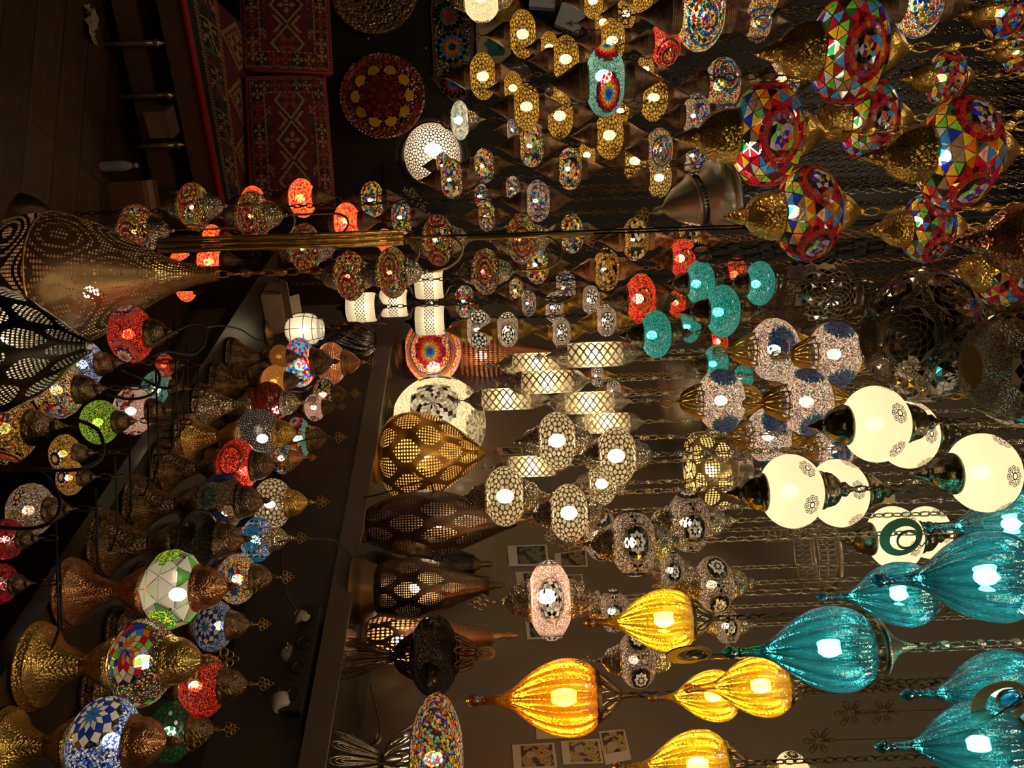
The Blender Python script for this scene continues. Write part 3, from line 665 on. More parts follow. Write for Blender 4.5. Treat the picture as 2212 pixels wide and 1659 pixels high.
def star8(name, mat):
    mb = MB(); pts = []
    for i in range(16):
        r = 0.62 if i % 4 == 0 else (0.42 if i % 2 == 0 else 0.16); a = PI * i / 8
        pts.append((r * math.sin(a), r * math.cos(a)))
    n = 16
    vs = [(x, -0.04, z + 0.6) for x, z in pts] + [(x, 0.04, z + 0.6) for x, z in pts] + [(0, -0.08, 0.6), (0, 0.08, 0.6)]
    fs = [(i, (i + 1) % n, 2 * n) for i in range(n)] + [(i + n, (i + 1) % n + n, 2 * n + 1) for i in range(n)] + [(i, (i + 1) % n, (i + 1) % n + n, i + n) for i in range(n)]
    mb.add(vs, fs, 0, smooth=False); mb.tube([(0, 0, -0.1), (0, 0, 0.1)], 0.05, 5)
    ME[name] = mb.mesh(name, [mat])
star8('star8', 'silver_soft')
mb = MB(); mb.ball((0, 0, 0), 1, 8, 6); ME['bulb_ball'] = mb.v, mb.f
BULBS = {}
def bulb_mesh(mat):
    if mat not in BULBS:
        mb = MB(); mb.ball((0, 0, 0), 1, 8, 6, sc=(1, 1, 1.25)); BULBS[mat] = mb.mesh('bulb', [mat])
    return BULBS[mat]
TEAR = [(0.02, -2.62), (0.1, -2.56), (0.16, -2.46), (0.17, -2.38), (0.12, -2.28), (0.1, -2.24), (0.14, -2.2), (0.11, -2.14), (0.12, -1.9), (0.16, -1.62), (0.27, -1.36), (0.44, -1.12), (0.64, -0.84), (0.82, -0.52), (0.94, -0.2), (1.0, 0.12), (0.99, 0.42), (0.92, 0.7), (0.78, 0.92), (0.6, 1.04), (0.46, 1.08)]
def smoothprof(pr, k=2):
    for _ in range(k):
        q = [pr[0]]
        for a, b in zip(pr, pr[1:]):
            q += [(a[0] * .75 + b[0] * .25, a[1] * .75 + b[1] * .25), (a[0] * .25 + b[0] * .75, a[1] * .25 + b[1] * .75)]
        pr = q + [pr[-1]]
    return pr
for nm in ('teal', 'yellow', 'amber'):
    lathe_mesh('tear_' + nm, smoothprof(TEAR, 1), 'glass_' + nm, 128, (16, lambda z: 0.045 * max(0.0, min(1.0, (z + 1.7) / 0.9))))
mb = MB(); mb.lathe([(0.5, 1.0), (0.5, 1.28)], 24); mb.lathe([(0.62, 1.2), (0.68, 1.24), (0.68, 1.32), (0.6, 1.36), (0.56, 1.4), (0.42, 1.52), (0.26, 1.66), (0.14, 1.85), (0.08, 2.05), (0.05, 2.2)], 36, 0, (36, lambda z: 0.03 if z < 1.37 else 0))
for i in range(10):
    a = 2 * PI * i / 10; mb.tube([(0.52 * math.cos(a), 0.52 * math.sin(a), 0.98), (0.6 * math.cos(a), 0.6 * math.sin(a), 1.24)], 0.05, 4)
ME['ringcap'] = mb.mesh('ringcap', ['silver_soft'])
mb = MB(); mb.lathe([(0.66, 0.9), (0.7, 0.95), (0.69, 1.08), (0.63, 1.1)], 28)
for j in range(10):
    a0 = 2 * PI * j / 10
    mb.tube([((0.62 - 0.5 * t) * math.cos(a0 + sd * 0.25 * math.sin(PI * t)), (0.62 - 0.5 * t) * math.sin(a0 + sd * 0.25 * math.sin(PI * t)), 1.08 + 0.6 * t ** 0.8) for sd in (1,) for t in [i / 8 for i in range(9)]], 0.03, 4)
    mb.tube([((0.62 - 0.5 * t) * math.cos(a0 - 0.25 * math.sin(PI * t)), (0.62 - 0.5 * t) * math.sin(a0 - 0.25 * math.sin(PI * t)), 1.08 + 0.6 * t ** 0.8) for t in [i / 8 for i in range(9)]], 0.03, 4)
mb.lathe([(0.12, 1.62), (0.1, 1.72), (0.05, 1.95)], 8)
ME['filigree_cup'] = mb.mesh('filigree_cup', ['brass_dark'])
# tube lantern with a lattice of openings
mat_punched('lattice_silver', (0.95, 0.82, 0.55), (0.75, 0.6, 0.36), 7, 7, 0.37, 0.3, metal=0.6, liner=0.6, warm=(0.95, 0.8, 0.5), shape='DIAMOND')
lathe_mesh('lattice_tube', [(0.92, -2.2), (1.0, -1.9), (1.0, 1.9), (0.92, 2.2)], 'lattice_silver', 32, uv=True)
LC = [(0.88, -0.05), (1.02, 0.0), (1.04, 0.08), (0.98, 0.12), (1.0, 0.2), (0.94, 0.26), (0.9, 0.5), (0.74, 0.75), (0.5, 1.0), (0.3, 1.2), (0.2, 1.36), (0.24, 1.42), (0.14, 1.52), (0.06, 1.7)]
lathe_mesh('lattice_top', LC, 'silver', 28); lathe_mesh('lattice_bottom', flip(LC), 'silver', 28)
# chains: built per lamp
def chain_mesh(length, L, style, mat):
    mb = MB(); z = 0.0; i = 0
    oval = [(math.cos(t * PI / 4) * 0.3, math.sin(t * PI / 4) * 0.62) for t in range(8)]
    while z < length:
        if style == 'fancy' and i % 3 == 2:
            mb.ball((0, 0, z + L * 0.5), L * 0.62, 6, 5, sc=(0.62, 0.34, 0.95))
        else:
            rot = (i % 2) * PI / 2 + 0.4
            mb.tube([(x * L * math.cos(rot), x * L * math.sin(rot), z + L * 0.5 + y * L) for x, y in oval], L * 0.1, 3, 0, True)
        z += L; i += 1
    return mb.mesh('chain', [mat])
# ------------------------------------------------------------------ hanging lamps
def K(globe, b, bc, tc, fin, bulb='bulb', br=0.2, bz=-0.12, chain=('plain', 'brass_dark'), shade='globe', at=None, clen=1.15, name='pendant_lamp'):
    return dict(globe=globe, b=b, bc=bc, tc=tc, fin=fin, bulb=bulb, br=br, bz=bz, chain=chain, shade=shade, at=at if at else 0.87 * b, clen=clen, name=name)
KIND = {
 'amber': K('globe_amber', 0.62, 'trumpet_brown', 'trumpettop_brown', 'flower_dark', 'bulb_bright', 0.22, 0.0, clen=1.2),
 'amber_pale': K('globe_amber_pale', 0.62, 'trumpet_brown', 'trumpettop_brown', 'flower_dark', 'bulb_bright', 0.2, 0.0),
 'red': K('globe_red', 0.68, 'goldtulip', 'goldtop', None, 'bulb_bright', 0.15, -0.15, ('fancy', 'gold_soft'), clen=0.62),
 'red_b': K('globe_red_b', 0.68, 'goldtulip', 'goldtop', None, 'bulb_bright', 0.15, -0.15, ('fancy', 'gold_soft'), clen=0.62),
 'red_copper': K('globe_red', 0.68, 'coppertulip', 'goldtop', None, 'bulb_bright', 0.15, -0.15, ('fancy', 'copper'), clen=0.62),
 'blueband': K('globe_blue_bands', 0.66, 'trumpet_brown', 'trumpettop_brown', 'flower_dark', 'bulb_bright', 0.2),
 'blueband_b': K('globe_blue_bands_b', 0.66, 'trumpet_brown', 'trumpettop_brown', 'flower_dark', 'bulb', 0.2),
 'cyanband': K('globe_cyan_bands', 0.66, 'trumpet_brown', 'trumpettop_brown', 'flower_dark', 'bulb_bright', 0.2),
 'teal_rainbow': K('globe_teal_rainbow', 0.58, 'trumpet_brown', 'trumpettop_brown', 'flower_dark', 'bulb_bright', 0.2, 0.05),
 'multi': K('globe_multi', 0.64, 'trumpet_brown', 'trumpettop_brown', None, 'bulb_spot', 0.1),
 'multi_b': K('globe_multi_b', 0.64, 'trumpet_brown', 'trumpettop_brown', None, 'bulb_spot', 0.1),
 'multi_c': K('globe_multi_c', 0.64, 'trumpet_brown', 'trumpettop_brown', None, 'bulb_spot', 0.09),
 'flame': K('globe_flame', 0.68, 'trumpet_brown', 'trumpettop_brown', None, 'bulb_bright', 0.22),
 'rings': K('globe_rings', 0.62, 'silvercap', 'silvertop', None, 'bulb_spot', 0.085),
 'goldblack': K('globe_goldblack', 0.64, 'trumpet_copper', 'trumpettop_copper', 'flower_copper', 'bulb_spot', 0.08, chain=('plain', 'copper')),
 'redorange': K('globe_redorange', 0.62, 'tulip_bronze', 'tuliptop_bronze', None, 'bulb_bright', 0.2),
 'bw': K('globe_bw', 0.68, 'trumpet_gold', 'trumpettop_gold', None, 'bulb_spot', 0.11, chain=('plain', 'gold_soft')),
 'turq': K('globe_turquoise', 0.64, 'tulip_dark', 'tuliptop_dark', None, 'bulb', 0.18, -0.2),
 'lace': K('globe_silver_lace', 0.7, 'silvercap', 'silvertop', None, 'bulb_bright', 0.24, 0.0, ('fancy', 'silver'), clen=0.8),
 'bwbig': K('globe_bw_big', 0.7, 'silvercap', 'tuliptop_silver', 'flower_silver', 'bulb_bright', 0.16, -0.1, ('plain', 'silver_soft'), clen=0.98),
 'pink': K('globe_pink', 0.58, 'silvercap', 'tuliptop_silver', 'flower_silver', 'bulb_bright', 0.2, -0.1, ('plain', 'silver_soft')),
 'speckle': K('globe_speckle', 0.76, 'petalcap', 'petaltop', 'wireball', 'bulb_bright', 0.17, 0.0, ('plain', 'gold_soft'), clen=0.7),
 'opal': K('globe_opal', 0.84, 'tulip_dark', 'tuliptop_dark', None, 'bulb_opal', 0.2, -0.05, ('plain', 'brass_dark'), clen=1.0),
 'dark': K('globe_dark', 1.04, None, 'tuliptop_dark', None, None),
 'zigzag_dark': K('globe_dark_zigzag', 0.84, None, 'tuliptop_dark', None, None),
 'tear_teal': K('tear_teal', 1.0, None, 'ringcap', None, 'bulb_bright', 0.22, 0.05, ('fancy', 'silver_soft'), 'glass_drop', 0.0, 2.15),
 'tear_teal_cup': K('tear_teal', 1.0, None, 'filigree_cup', None, 'bulb_bright', 0.22, 0.05, ('plain', 'brass_dark'), 'glass_drop', 0.0, 1.9),
 'tear_yellow': K('tear_yellow', 1.0, None, 'filigree_cup', None, 'bulb_high', 0.26, 0.1, ('plain', 'brass_dark'), 'glass_drop', 0.0, 1.9),
 'tear_amber': K('tear_amber', 1.0, None, 'filigree_cup', None, 'bulb_high', 0.26, 0.1, ('plain', 'brass_dark'), 'glass_drop', 0.0, 1.9),
 'lattice': K('lattice_tube', 2.2, 'lattice_bottom', 'lattice_top', 'star8', 'bulb_bright', 0.3, 0.0, ('fancy', 'silver'), 'lattice_shade', 2.2, 3.85, 'pendant_lantern'),
 'pebble': K('globe_pebble', 0.5, 'silvercap', 'silvertop', None, 'bulb', 0.2, -0.1),
 'q_multi': K('globe_multi_big', 0.75, None, 'tuliptop_bronze', None, 'bulb', 0.18, -0.1),
 'medallion': K('globe_white_medallion', 0.8, 'silvercap', 'silvertop', None, 'bulb_bright', 0.2, 0),
}
for nm, g, b in (('q_zig', 'globe_zigzag', 0.7), ('q_tri', 'globe_blue_triangles', 0.7), ('q_ring', 'globe_ringed', 0.8), ('q_green', 'globe_green', 0.8),
                 ('q_lilac', 'globe_lilac', 0.75), ('q_aqua', 'globe_aqua', 0.8), ('q_gold', 'globe_white_gold', 0.66), ('q_yellow', 'globe_yellow', 0.75), ('q_red', 'globe_ruby_shards', 0.8)):
    KIND[nm] = K(g, b, None, 'tuliptop_bronze', None, 'bulb', 0.18, -0.1)
L = []
def lp(kind, x, y, R, d, label, group=None, **o): L.append(dict(kind=kind, x=x, y=y, R=R, d=d, label=label, group=group, o=o))
g = 'amber lace pendants'
lp('amber', 1129, 74, 49, 2.35, 'amber lace pendant lamp with flower finial over the teal tag', g)
lp('amber', 1043, 165, 48, 2.3, 'amber lace pendant lamp overlapping the cream mosaic board', g)
lp('amber', 1222, 128, 48, 2.4, 'brightly lit amber lace pendant beside the teal label and the folded clear wrap', g)
lp('amber', 1137, 230, 48, 2.25, 'amber lace pendant lamp next to the small jade crackle lamp', g)
lp('amber', 1209, 250, 48, 2.4, 'amber lace pendant just below the dark finial of the teal rainbow lamp', g)
lp('amber', 1108, 190, 34, 2.75, 'small amber lace pendant half hidden behind the jade crackle side pair', g)
lp('amber', 1322, 88, 46, 2.5, 'amber lace pendant touching the rim of the teal rainbow lamp', g)
lp('amber', 1303, 48, 34, 2.9, 'distant amber lace pendant behind a brown trumpet cap', g)
lp('amber', 1352, 30, 34, 2.8, 'amber lace pendant hanging beside the clear plastic box', g)
lp('amber', 1281, 2, 36, 2.4, 'deep orange amber lace pendant cut by the frame edge', g)
lp('amber', 1388, -14, 40, 2.3, 'amber lace pendant mostly outside the frame beside the blue banded lamp', g)
lp('amber', 1412, 212, 48, 2.45, 'amber lace pendant tucked against the white diamond mosaic lamp', g)
lp('amber', 1316, 292, 50, 2.35, 'large amber lace pendant over the rows of dark chains', g)
lp('amber', 1371, 348, 42, 2.5, 'amber lace pendant close to the silver bell chandelier finial', g)
lp('amber_pale', 1424, 384, 42, 2.5, 'pale champagne lace pendant next to the silver bell chandelier')
lp('amber', 1186, 102, 32, 2.9, 'small amber lace pendant glowing behind a bigger amber one', g)
lp('amber', 1340, 240, 30, 2.9, 'amber lace pendant peeping out under the teal rainbow lamp', g)
lp('amber', 1394, 150, 30, 2.9, 'small bright amber pendant behind a dark trumpet cap', g)
lp('amber', 1268, 335, 30, 2.8, 'dim amber lace pendant behind the large amber one', g)
lp('amber', 1210, 205, 26, 2.95, 'dim amber lace pendant furthest back among the amber lamps', g)
lp('teal_rainbow', 1307, 176, 75, 2.1, 'teal beaded pendant lamp with a rainbow star medallion', hot=(-0.05, -0.25))
lp('medallion', 1040, -6, 52, 2.3, 'milky white pendant with a black dotted medallion above the mosaic board')
lp('pebble', 994, 260, 41, 3.1, 'jade green crackle glass lamp beside the star patterned dome')
g = 'blue banded mosaic pendants'
lp('blueband', 1513, 28, 79, 1.9, 'big multicolour pendant with bright blue tile bands and round medallion', g, spin=2.4)
lp('cyanband', 1438, 92, 50, 2.3, 'turquoise and orange triangle pendant behind a brown trumpet cap', g)
lp('blueband_b', 1646, -12, 52, 2.2, 'blue banded pendant cut by the frame edge beside the large red lamp', g)
lp('blueband_b', 1638, 50, 40, 2.5, 'small blue ringed pendant of coloured diamonds behind a gold cap', g)
lp('blueband', 1694, 168, 48, 2.3, 'blue and yellow pendant squeezed between two large red lamps', g)
lp('blueband_b', 1560, 184, 58, 2.2, 'blue and red mosaic pendant hidden behind a brown trumpet cap', g)
lp('blueband', 1985, 10, 68, 2.2, 'blue belted pendant of coloured triangles over the first gold chain', g)
lp('multi_c', 1503, 250, 46, 2.1, 'white diamond mosaic pendant with scattered coloured tiles')
lp('multi_c', 1500, 336, 42, 2.2, 'white diamond mosaic pendant below a gold tulip cap')
lp('blueband_b', 1424, 322, 44, 2.35, 'blue triangle pendant behind the big brown trumpet cap', g)
g = 'large red mosaic pendants'
lp('red', 1832, 108, 115, 1.5, 'large red mosaic pendant with lilac star medallion on the first gold chain', g, spin=-0.3, hot=(-0.5, -0.1))
lp('red_b', 1655, 291, 112, 1.55, 'large dark red mosaic pendant with glowing pink bead ring', g, spin=-0.25, hot=(-0.4, 0.45))
lp('red', 1876, 258, 86, 1.85, 'red mosaic pendant with green and blue star in the middle of the red group', g, spin=-0.25, hot=(-0.5, 0.1))
lp('red_b', 2068, 331, 118, 1.45, 'large red mosaic pendant showing two medallions and a gold dome cap', g, spin=0.5, hot=(-0.45, 0.1))
lp('red', 2042, 168, 57, 2.1, 'smaller red mosaic pendant behind a gold ribbed tulip cap', g, spin=0.1)
lp('red_b', 1744, 462, 102, 1.6, 'large red mosaic pendant over the black iron chain', g, spin=0.5, hot=(-0.5, -0.1))
lp('red', 2003, 492, 76, 1.9, 'red mosaic pendant between leaf chain and dark mosaic balls', g, spin=0.45, hot=(-0.45, -0.3))
lp('red_b', 2172, 588, 80, 1.5, 'red mosaic pendant with gold tulip cap over the zigzag dark ball', g, spin=-0.1, hot=(-0.4, -0.3))
lp('red', 2168, 28, 56, 2.2, 'dim red mosaic pendant in the corner of the frame', g)
lp('red_b', 2200, 112, 42, 2.1, 'small red mosaic pendant behind the first gold chain', g)
g = 'small multicolour mosaic pendants'
def multi(k, x, y, R, d, label, **o): lp(k, x, y, R, d, label, g, **o)
multi('multi_b', 805, 432, 40, 2.9, 'small multicolour mosaic pendant hanging by the black slogan board')
multi('multi', 868, 470, 37, 2.9, 'small mosaic pendant crossed by a wavy leaf chain')
multi('multi_b', 976, 388, 41, 2.75, 'gold beaded mosaic pendant in front of the star patterned dome')
multi('multi', 958, 358, 28, 3.1, 'yellow mosaic pendant partly behind another in front of the dome')
multi('multi', 1046, 358, 37, 2.8, 'dark mosaic pendant with one bright spark right of the dome')
multi('multi', 1148, 315, 45, 2.6, 'yellow green mosaic pendant below the amber lace lamps')
multi('multi_c', 1108, 280, 24, 3.1, 'tiny white and blue mosaic pendant behind a yellow green one')
multi('multi', 1231, 365, 44, 2.6, 'cream petal mosaic pendant next to slanting dark chains')
multi('multi_c', 1162, 434, 44, 2.6, 'tall cream and blue mosaic pendant in the middle of the dark gap')
multi('multi_b', 1040, 424, 26, 2.9, 'small orange flecked mosaic pendant with a white hot spot')
multi('multi_b', 1052, 468, 32, 2.8, 'mosaic pendant behind the brown domed lantern')
multi('multi', 1108, 408, 27, 3.0, 'little mosaic pendant with a green spark')
multi('multi_b', 1235, 505, 42, 2.4, 'egg shaped mosaic pendant crossed by the thin gold arm')
multi('multi_b', 1160, 572, 42, 2.5, 'mosaic pendant inside the big looped gold arm')
multi('multi_c', 1221, 622, 38, 2.5, 'grey petal mosaic pendant beside the black and white lamps')
multi('multi_b', 1004, 651, 36, 2.7, 'bright mosaic pendant between white cylinders and black white lamps')
multi('multi', 1116, 628, 28, 2.9, 'mosaic pendant glimpsed behind a red ringed lamp')
multi('multi_c', 1142, 655, 28, 2.8, 'dim mosaic pendant above a gold trumpet cap')
multi('multi_b', 935, 655, 24, 3.0, 'tiny mosaic pendant between two white cylinder lamps')
g = 'orange mottled lamps'
for x, y, R, lb in ((653, 428, 42, 'glowing orange mottled lamp in front of the kilim cushion'), (750, 480, 42, 'orange mottled lamp with a big round medallion beside the gold bar'),
                    (456, 565, 40, 'orange mottled lamp above the copper lantern tip'), (392, 572, 34, 'orange mottled lamp with pink triangles against the lantern'),
                    (402, 622, 30, 'orange mottled lamp mostly hidden by the lantern tip'), (548, 440, 38, 'orange mottled lamp behind a red ringed lamp by the cushion'),
                    (460, 515, 30, 'small orange mottled lamp between two red ringed lamps'), (832, 520, 26, 'small orange mottled lamp peeking over the gold bar end')):
    lp('flame', x, y, R, 2.6, lb, g)
g = 'red ringed clear globe lamps'
for x, y, R, d, lb, sp in ((298, 500, 58, 1.9, 'red ringed glass lamp touching the brass lantern', 0.3), (420, 447, 52, 1.9, 'red ringed glass lamp nearest the red cushion edge', 1.4),
                       (548, 467, 54, 1.9, 'red ringed glass lamp inside the first looped arm', 2.2), (660, 536, 54, 2.0, 'red ringed glass lamp behind the thick gold bar', 0.8),
                       (757, 596, 54, 1.7, 'red ringed glass lamp at the end of the copper leaf chain', 2.6), (848, 589, 55, 1.75, 'red ringed glass lamp over the white cylinder lamps', 1.9),
                       (947, 519, 55, 1.9, 'red ringed glass lamp with triangle belt between the two gold bars', 1.0), (1049, 587, 50, 1.8, 'red ringed glass lamp with bright ruby centre', 0.0),
                       (1127, 516, 54, 2.0, 'red ringed glass lamp behind the thin gold bar', 0.2)):
    lp('rings', x, y, R, d, lb, g, spin=sp)
g = 'gold and black lamps with copper caps'
lp('goldblack', 1372, 517, 46, 1.95, 'gold and black mosaic pendant by the black iron chain', g)
lp('goldblack', 1310, 582, 46, 1.9, 'gold and black mosaic pendant with a flower finial between copper cones', g)
lp('goldblack', 1487, 522, 42, 2.05, 'gold and black mosaic pendant behind a red star one', g)
g = 'red and orange mosaic pendants'
lp('redorange', 1384, 645, 54, 2.1, 'red and orange flower mosaic pendant beside the turquoise lamps', g)
lp('redorange', 1474, 558, 44, 1.95, 'red star mosaic pendant with a glowing pink belt', g)
lp('redorange', 1462, 655, 30, 2.4, 'small red mosaic pendant behind turquoise glass', g)
lp('redorange', 1590, 592, 36, 2.4, 'red and orange mosaic pendant between two turquoise globes', g)
lp('redorange', 1552, 738, 32, 2.3, 'red diamond mosaic pendant under a turquoise globe', g)
g = 'black and white star pendants'
for x, y, R, d, lb in ((1035, 712, 43, 2.3, 'black and white star pendant next to the rainbow globe'), (1097, 712, 38, 2.5, 'black and white pendant behind a gold trumpet cap'),
                       (1197, 664, 33, 2.45, 'black and white star pendant near the grey petal lamp'), (1212, 718, 33, 2.35, 'black and white pendant with a row of white diamonds'),
                       (1276, 648, 31, 2.5, 'black and white pendant with clear rim beside the red flower lamp'), (1309, 692, 35, 2.3, 'black and white star pendant below the red flower lamp'),
                       (1325, 845, 26, 2.6, 'small black and white star pendant among the lattice tubes'), (1290, 812, 24, 2.7, 'black and white pendant peeping over a lattice tube')):
    lp('bw', x, y, R, d, lb, g)
g = 'turquoise crackle pendants'
for x, y, R, d, lb in ((1417, 722, 52, 1.75, 'turquoise crackle glass pendant next to the brightest lattice tube'), (1512, 611, 49, 1.85, 'turquoise crackle glass pendant beside the red star lamp'),
                       (1561, 672, 57, 1.7, 'largest turquoise crackle glass pendant in the middle of its group'), (1641, 612, 48, 1.85, 'turquoise crackle glass pendant touching the dark mosaic ball'),
                       (1490, 705, 36, 2.05, 'turquoise crackle pendant partly behind two others'), (1547, 785, 40, 1.95, 'turquoise crackle pendant with flower finial by the hammered drum'),
                       (1603, 812, 36, 2.1, 'turquoise crackle pendant behind a blue speckled lamp')):
    lp('turq', x, y, R, d, lb, g, hot=(-0.25, 0.05))
g = 'silver lattice tube lanterns'
for x, y, R, d, lb in ((1284, 766, 27, 2.0, 'silver lattice tube lantern under the turquoise pendant'), (1158, 785, 23, 2.2, 'silver lattice tube lantern emerging from the copper lantern'),
                       (1182, 825, 25, 1.95, 'silver lattice tube lantern with a star finial'), (1095, 862, 24, 2.15, 'silver lattice tube lantern against the white mosaic ball'),
                       (1272, 870, 24, 2.05, 'silver lattice tube lantern between star finial tube and lace globes'), (1310, 914, 22, 2.1, 'silver lattice tube lantern right behind the upper lace globes'),
                       (1150, 1007, 23, 2.25, 'silver lattice tube lantern crossing behind the lace globes')):
    lp('lattice', x, y, R, d, lb, g)
g = 'silver lace globe pendants'
for x, y, R, d, lb in ((1203, 952, 62, 1.85, 'silver lace globe pendant near the small photo print'), (1331, 985, 63, 1.75, 'silver lace globe pendant beside the punched drum'),
                       (1091, 1072, 64, 1.8, 'silver lace globe pendant nearest the dark brass lantern'), (1229, 1108, 62, 1.7, 'silver lace globe pendant casting petal shadow on the wall'),
                       (1300, 1045, 46, 2.1, 'silver lace globe pendant behind two brighter ones')):
    lp('lace', x, y, R, d, lb, g)
g = 'silver beaded pendants with black and white stars'
for x, y, R, d, lb, sp in ((1367, 1172, 72, 1.5, 'silver beaded pendant with a large black and white star', 0.0), (1487, 1128, 66, 1.6, 'silver beaded pendant with star hanging by the punched drum', 0.25),
                       (1297, 1155, 56, 1.85, 'silver beaded pendant partly behind a lace globe', 0.8), (1450, 1232, 42, 1.9, 'silver pendant showing only its star medallion between others', 0.1),
                       (1543, 1262, 60, 1.6, 'silver beaded pendant with star belt under the filigree ring', 0.9), (1376, 1425, 60, 1.55, 'silver beaded pendant with flower finial above the orange drop', 0.78),
                       (1570, 1352, 40, 1.85, 'silver star pendant behind the yellow drop cap', 0.1), (1325, 1320, 46, 1.85, 'silver star pendant behind the neck of the yellow drop', 0.2)):
    lp('bwbig', x, y, R, d, lb, g, spin=sp)
lp('pink', 1188, 1296, 84, 1.6, 'pink beaded pendant with a silver star medallion over the photo prints', hot=(-0.12, -0.15), spin=0.0)
g = 'white speckled pendants with blue rosettes'
for x, y, R, d, lb, sp in ((1672, 756, 69, 1.7, 'white speckled pendant with a bright blue rosette facing out', -0.23), (1802, 765, 71, 1.8, 'white speckled pendant between the two dark mosaic balls', 1.05),
                       (1557, 865, 68, 1.55, 'white speckled pendant hanging in front of the hammered drum', 1.05), (1742, 868, 72, 1.6, 'white speckled pendant in the centre of the blue rosette group', 0.95),
                       (1660, 942, 62, 1.8, 'dim speckled pendant above a white opal globe', -0.55), (1800, 970, 52, 1.75, 'bright speckled pendant behind the opal globe caps', 2.2),
                       (1715, 812, 46, 2.05, 'speckled pendant mostly hidden behind two others', 0.6)):
    lp('speckle', x, y, R, d, lb, g, spin=sp - PI / 2)
g = 'white opal globe pendants'
for x, y, R, d, lb in ((1891, 916, 83, 1.35, 'white opal globe pendant against the zigzag dark ball'), (1960, 938, 74, 1.6, 'white opal globe pendant behind another opal globe'),
                       (1709, 1061, 80, 1.35, 'white opal globe pendant nearest the punched drum'), (1811, 1065, 73, 1.6, 'white opal globe pendant with orange tag behind its neighbour'),
                       (2124, 1021, 85, 1.3, 'brightest white opal globe pendant over the teal drops'), (1932, 1162, 68, 1.55, 'white opal globe pendant behind the crescent ring'),
                       (2004, 1150, 56, 1.8, 'white opal globe pendant behind the teal drop tip')):
    lp('opal', x, y, R, d, lb, g)
lp('dark', 1761, 641, 88, 1.95, 'unlit dark mosaic ball with star medallions beside the turquoise lamps', spin=0.0)
lp('zigzag_dark', 1992, 725, 145, 1.5, 'large unlit dark mosaic ball with zigzag bands', spin=0.3)
lp('dark', 2226, 790, 135, 1.35, 'unlit dark mosaic ball cut by the frame edge', spin=0.1)
g = 'teal ribbed glass drop pendants'
for k, x, y, R, d, lb in (('tear_teal_cup', 2125, 1246, 94, 1.15, 'largest teal ribbed glass drop with a thin wire hook'), ('tear_teal_cup', 1938, 1284, 67, 1.45, 'teal ribbed glass drop behind the largest one'),
                      ('tear_teal', 1787, 1402, 87, 1.2, 'teal ribbed glass drop with rope rim cap and green tip'), ('tear_teal_cup', 2180, 1132, 72, 1.35, 'teal ribbed glass drop below the brightest opal globe'),
                      ('tear_teal_cup', 2158, 1492, 82, 1.35, 'teal ribbed glass drop behind the gold gem ring'), ('tear_teal_cup', 2108, 1606, 84, 1.2, 'teal ribbed glass drop in the lower corner')):
    lp(k, x, y, R, d, lb, g)
g = 'yellow ribbed glass drop pendants'
for k, x, y, R, d, lb in (('tear_yellow', 1428, 1340, 64, 1.35, 'yellow ribbed glass drop in front of the silver star lamps'), ('tear_yellow', 1637, 1482, 62, 1.5, 'yellow ribbed glass drop overlapping another yellow drop'),
                      ('tear_yellow', 1535, 1503, 52, 1.7, 'yellow ribbed glass drop behind its yellow twin'), ('tear_amber', 1211, 1507, 78, 1.3, 'orange ribbed glass drop above the photo prints'),
                      ('tear_yellow', 1500, 1652, 68, 1.4, 'yellow ribbed glass drop cut by the frame edge beside the photo prints')):
    lp(k, x, y, R, d, lb, g)
# lamps hung low from the rack beside the table
g = 'mosaic lamps hung low from the rack'
RACK_Z = 0.86
for k, x, y, R, top, lb in (('q_zig', 283, 722, 62, 375, 'red lamp with white zigzag under the brass lantern'), ('q_tri', 182, 787, 52, 300, 'deep blue lamp with lime and orange triangles'),
                        ('q_multi', 128, 842, 62, 262, 'multicolour diamond lamp between the blue and rainbow lamps'), ('q_ring', 12, 925, 78, 165, 'large lamp with red and orange rings at the frame edge'),
                        ('q_green', 216, 912, 48, 318, 'green sparkling bead lamp among the low hung lamps'), ('q_lilac', 288, 888, 52, 372, 'lilac glass lamp with red flecks'),
                        ('q_aqua', 342, 842, 42, 420, 'aqua and white lamp behind black cable loops'), ('q_gold', 140, 980, 42, 235, 'white and gold petal lamp under the rainbow lamp'),
                        ('q_gold', 152, 1032, 38, 248, 'gold beaded lamp behind the yellow tile lamp'), ('q_yellow', 66, 1102, 58, 205, 'silver speckled lamp with yellow tile band'),
                        ('q_red', 14, 1165, 44, 118, 'ruby shard lamp beside the yellow tile lamp'), ('q_red', -2, 1262, 44, 100, 'ruby shard lamp with a gold hook at the frame edge'),
                        ('q_zig', 356, 790, 26, 425, 'small red medallion lamp behind the aqua lamp')):
    d = (HC - RACK_Z) / -ray(top, y).z
    lp(k, x, y, R, d, lb, g, rack=True)

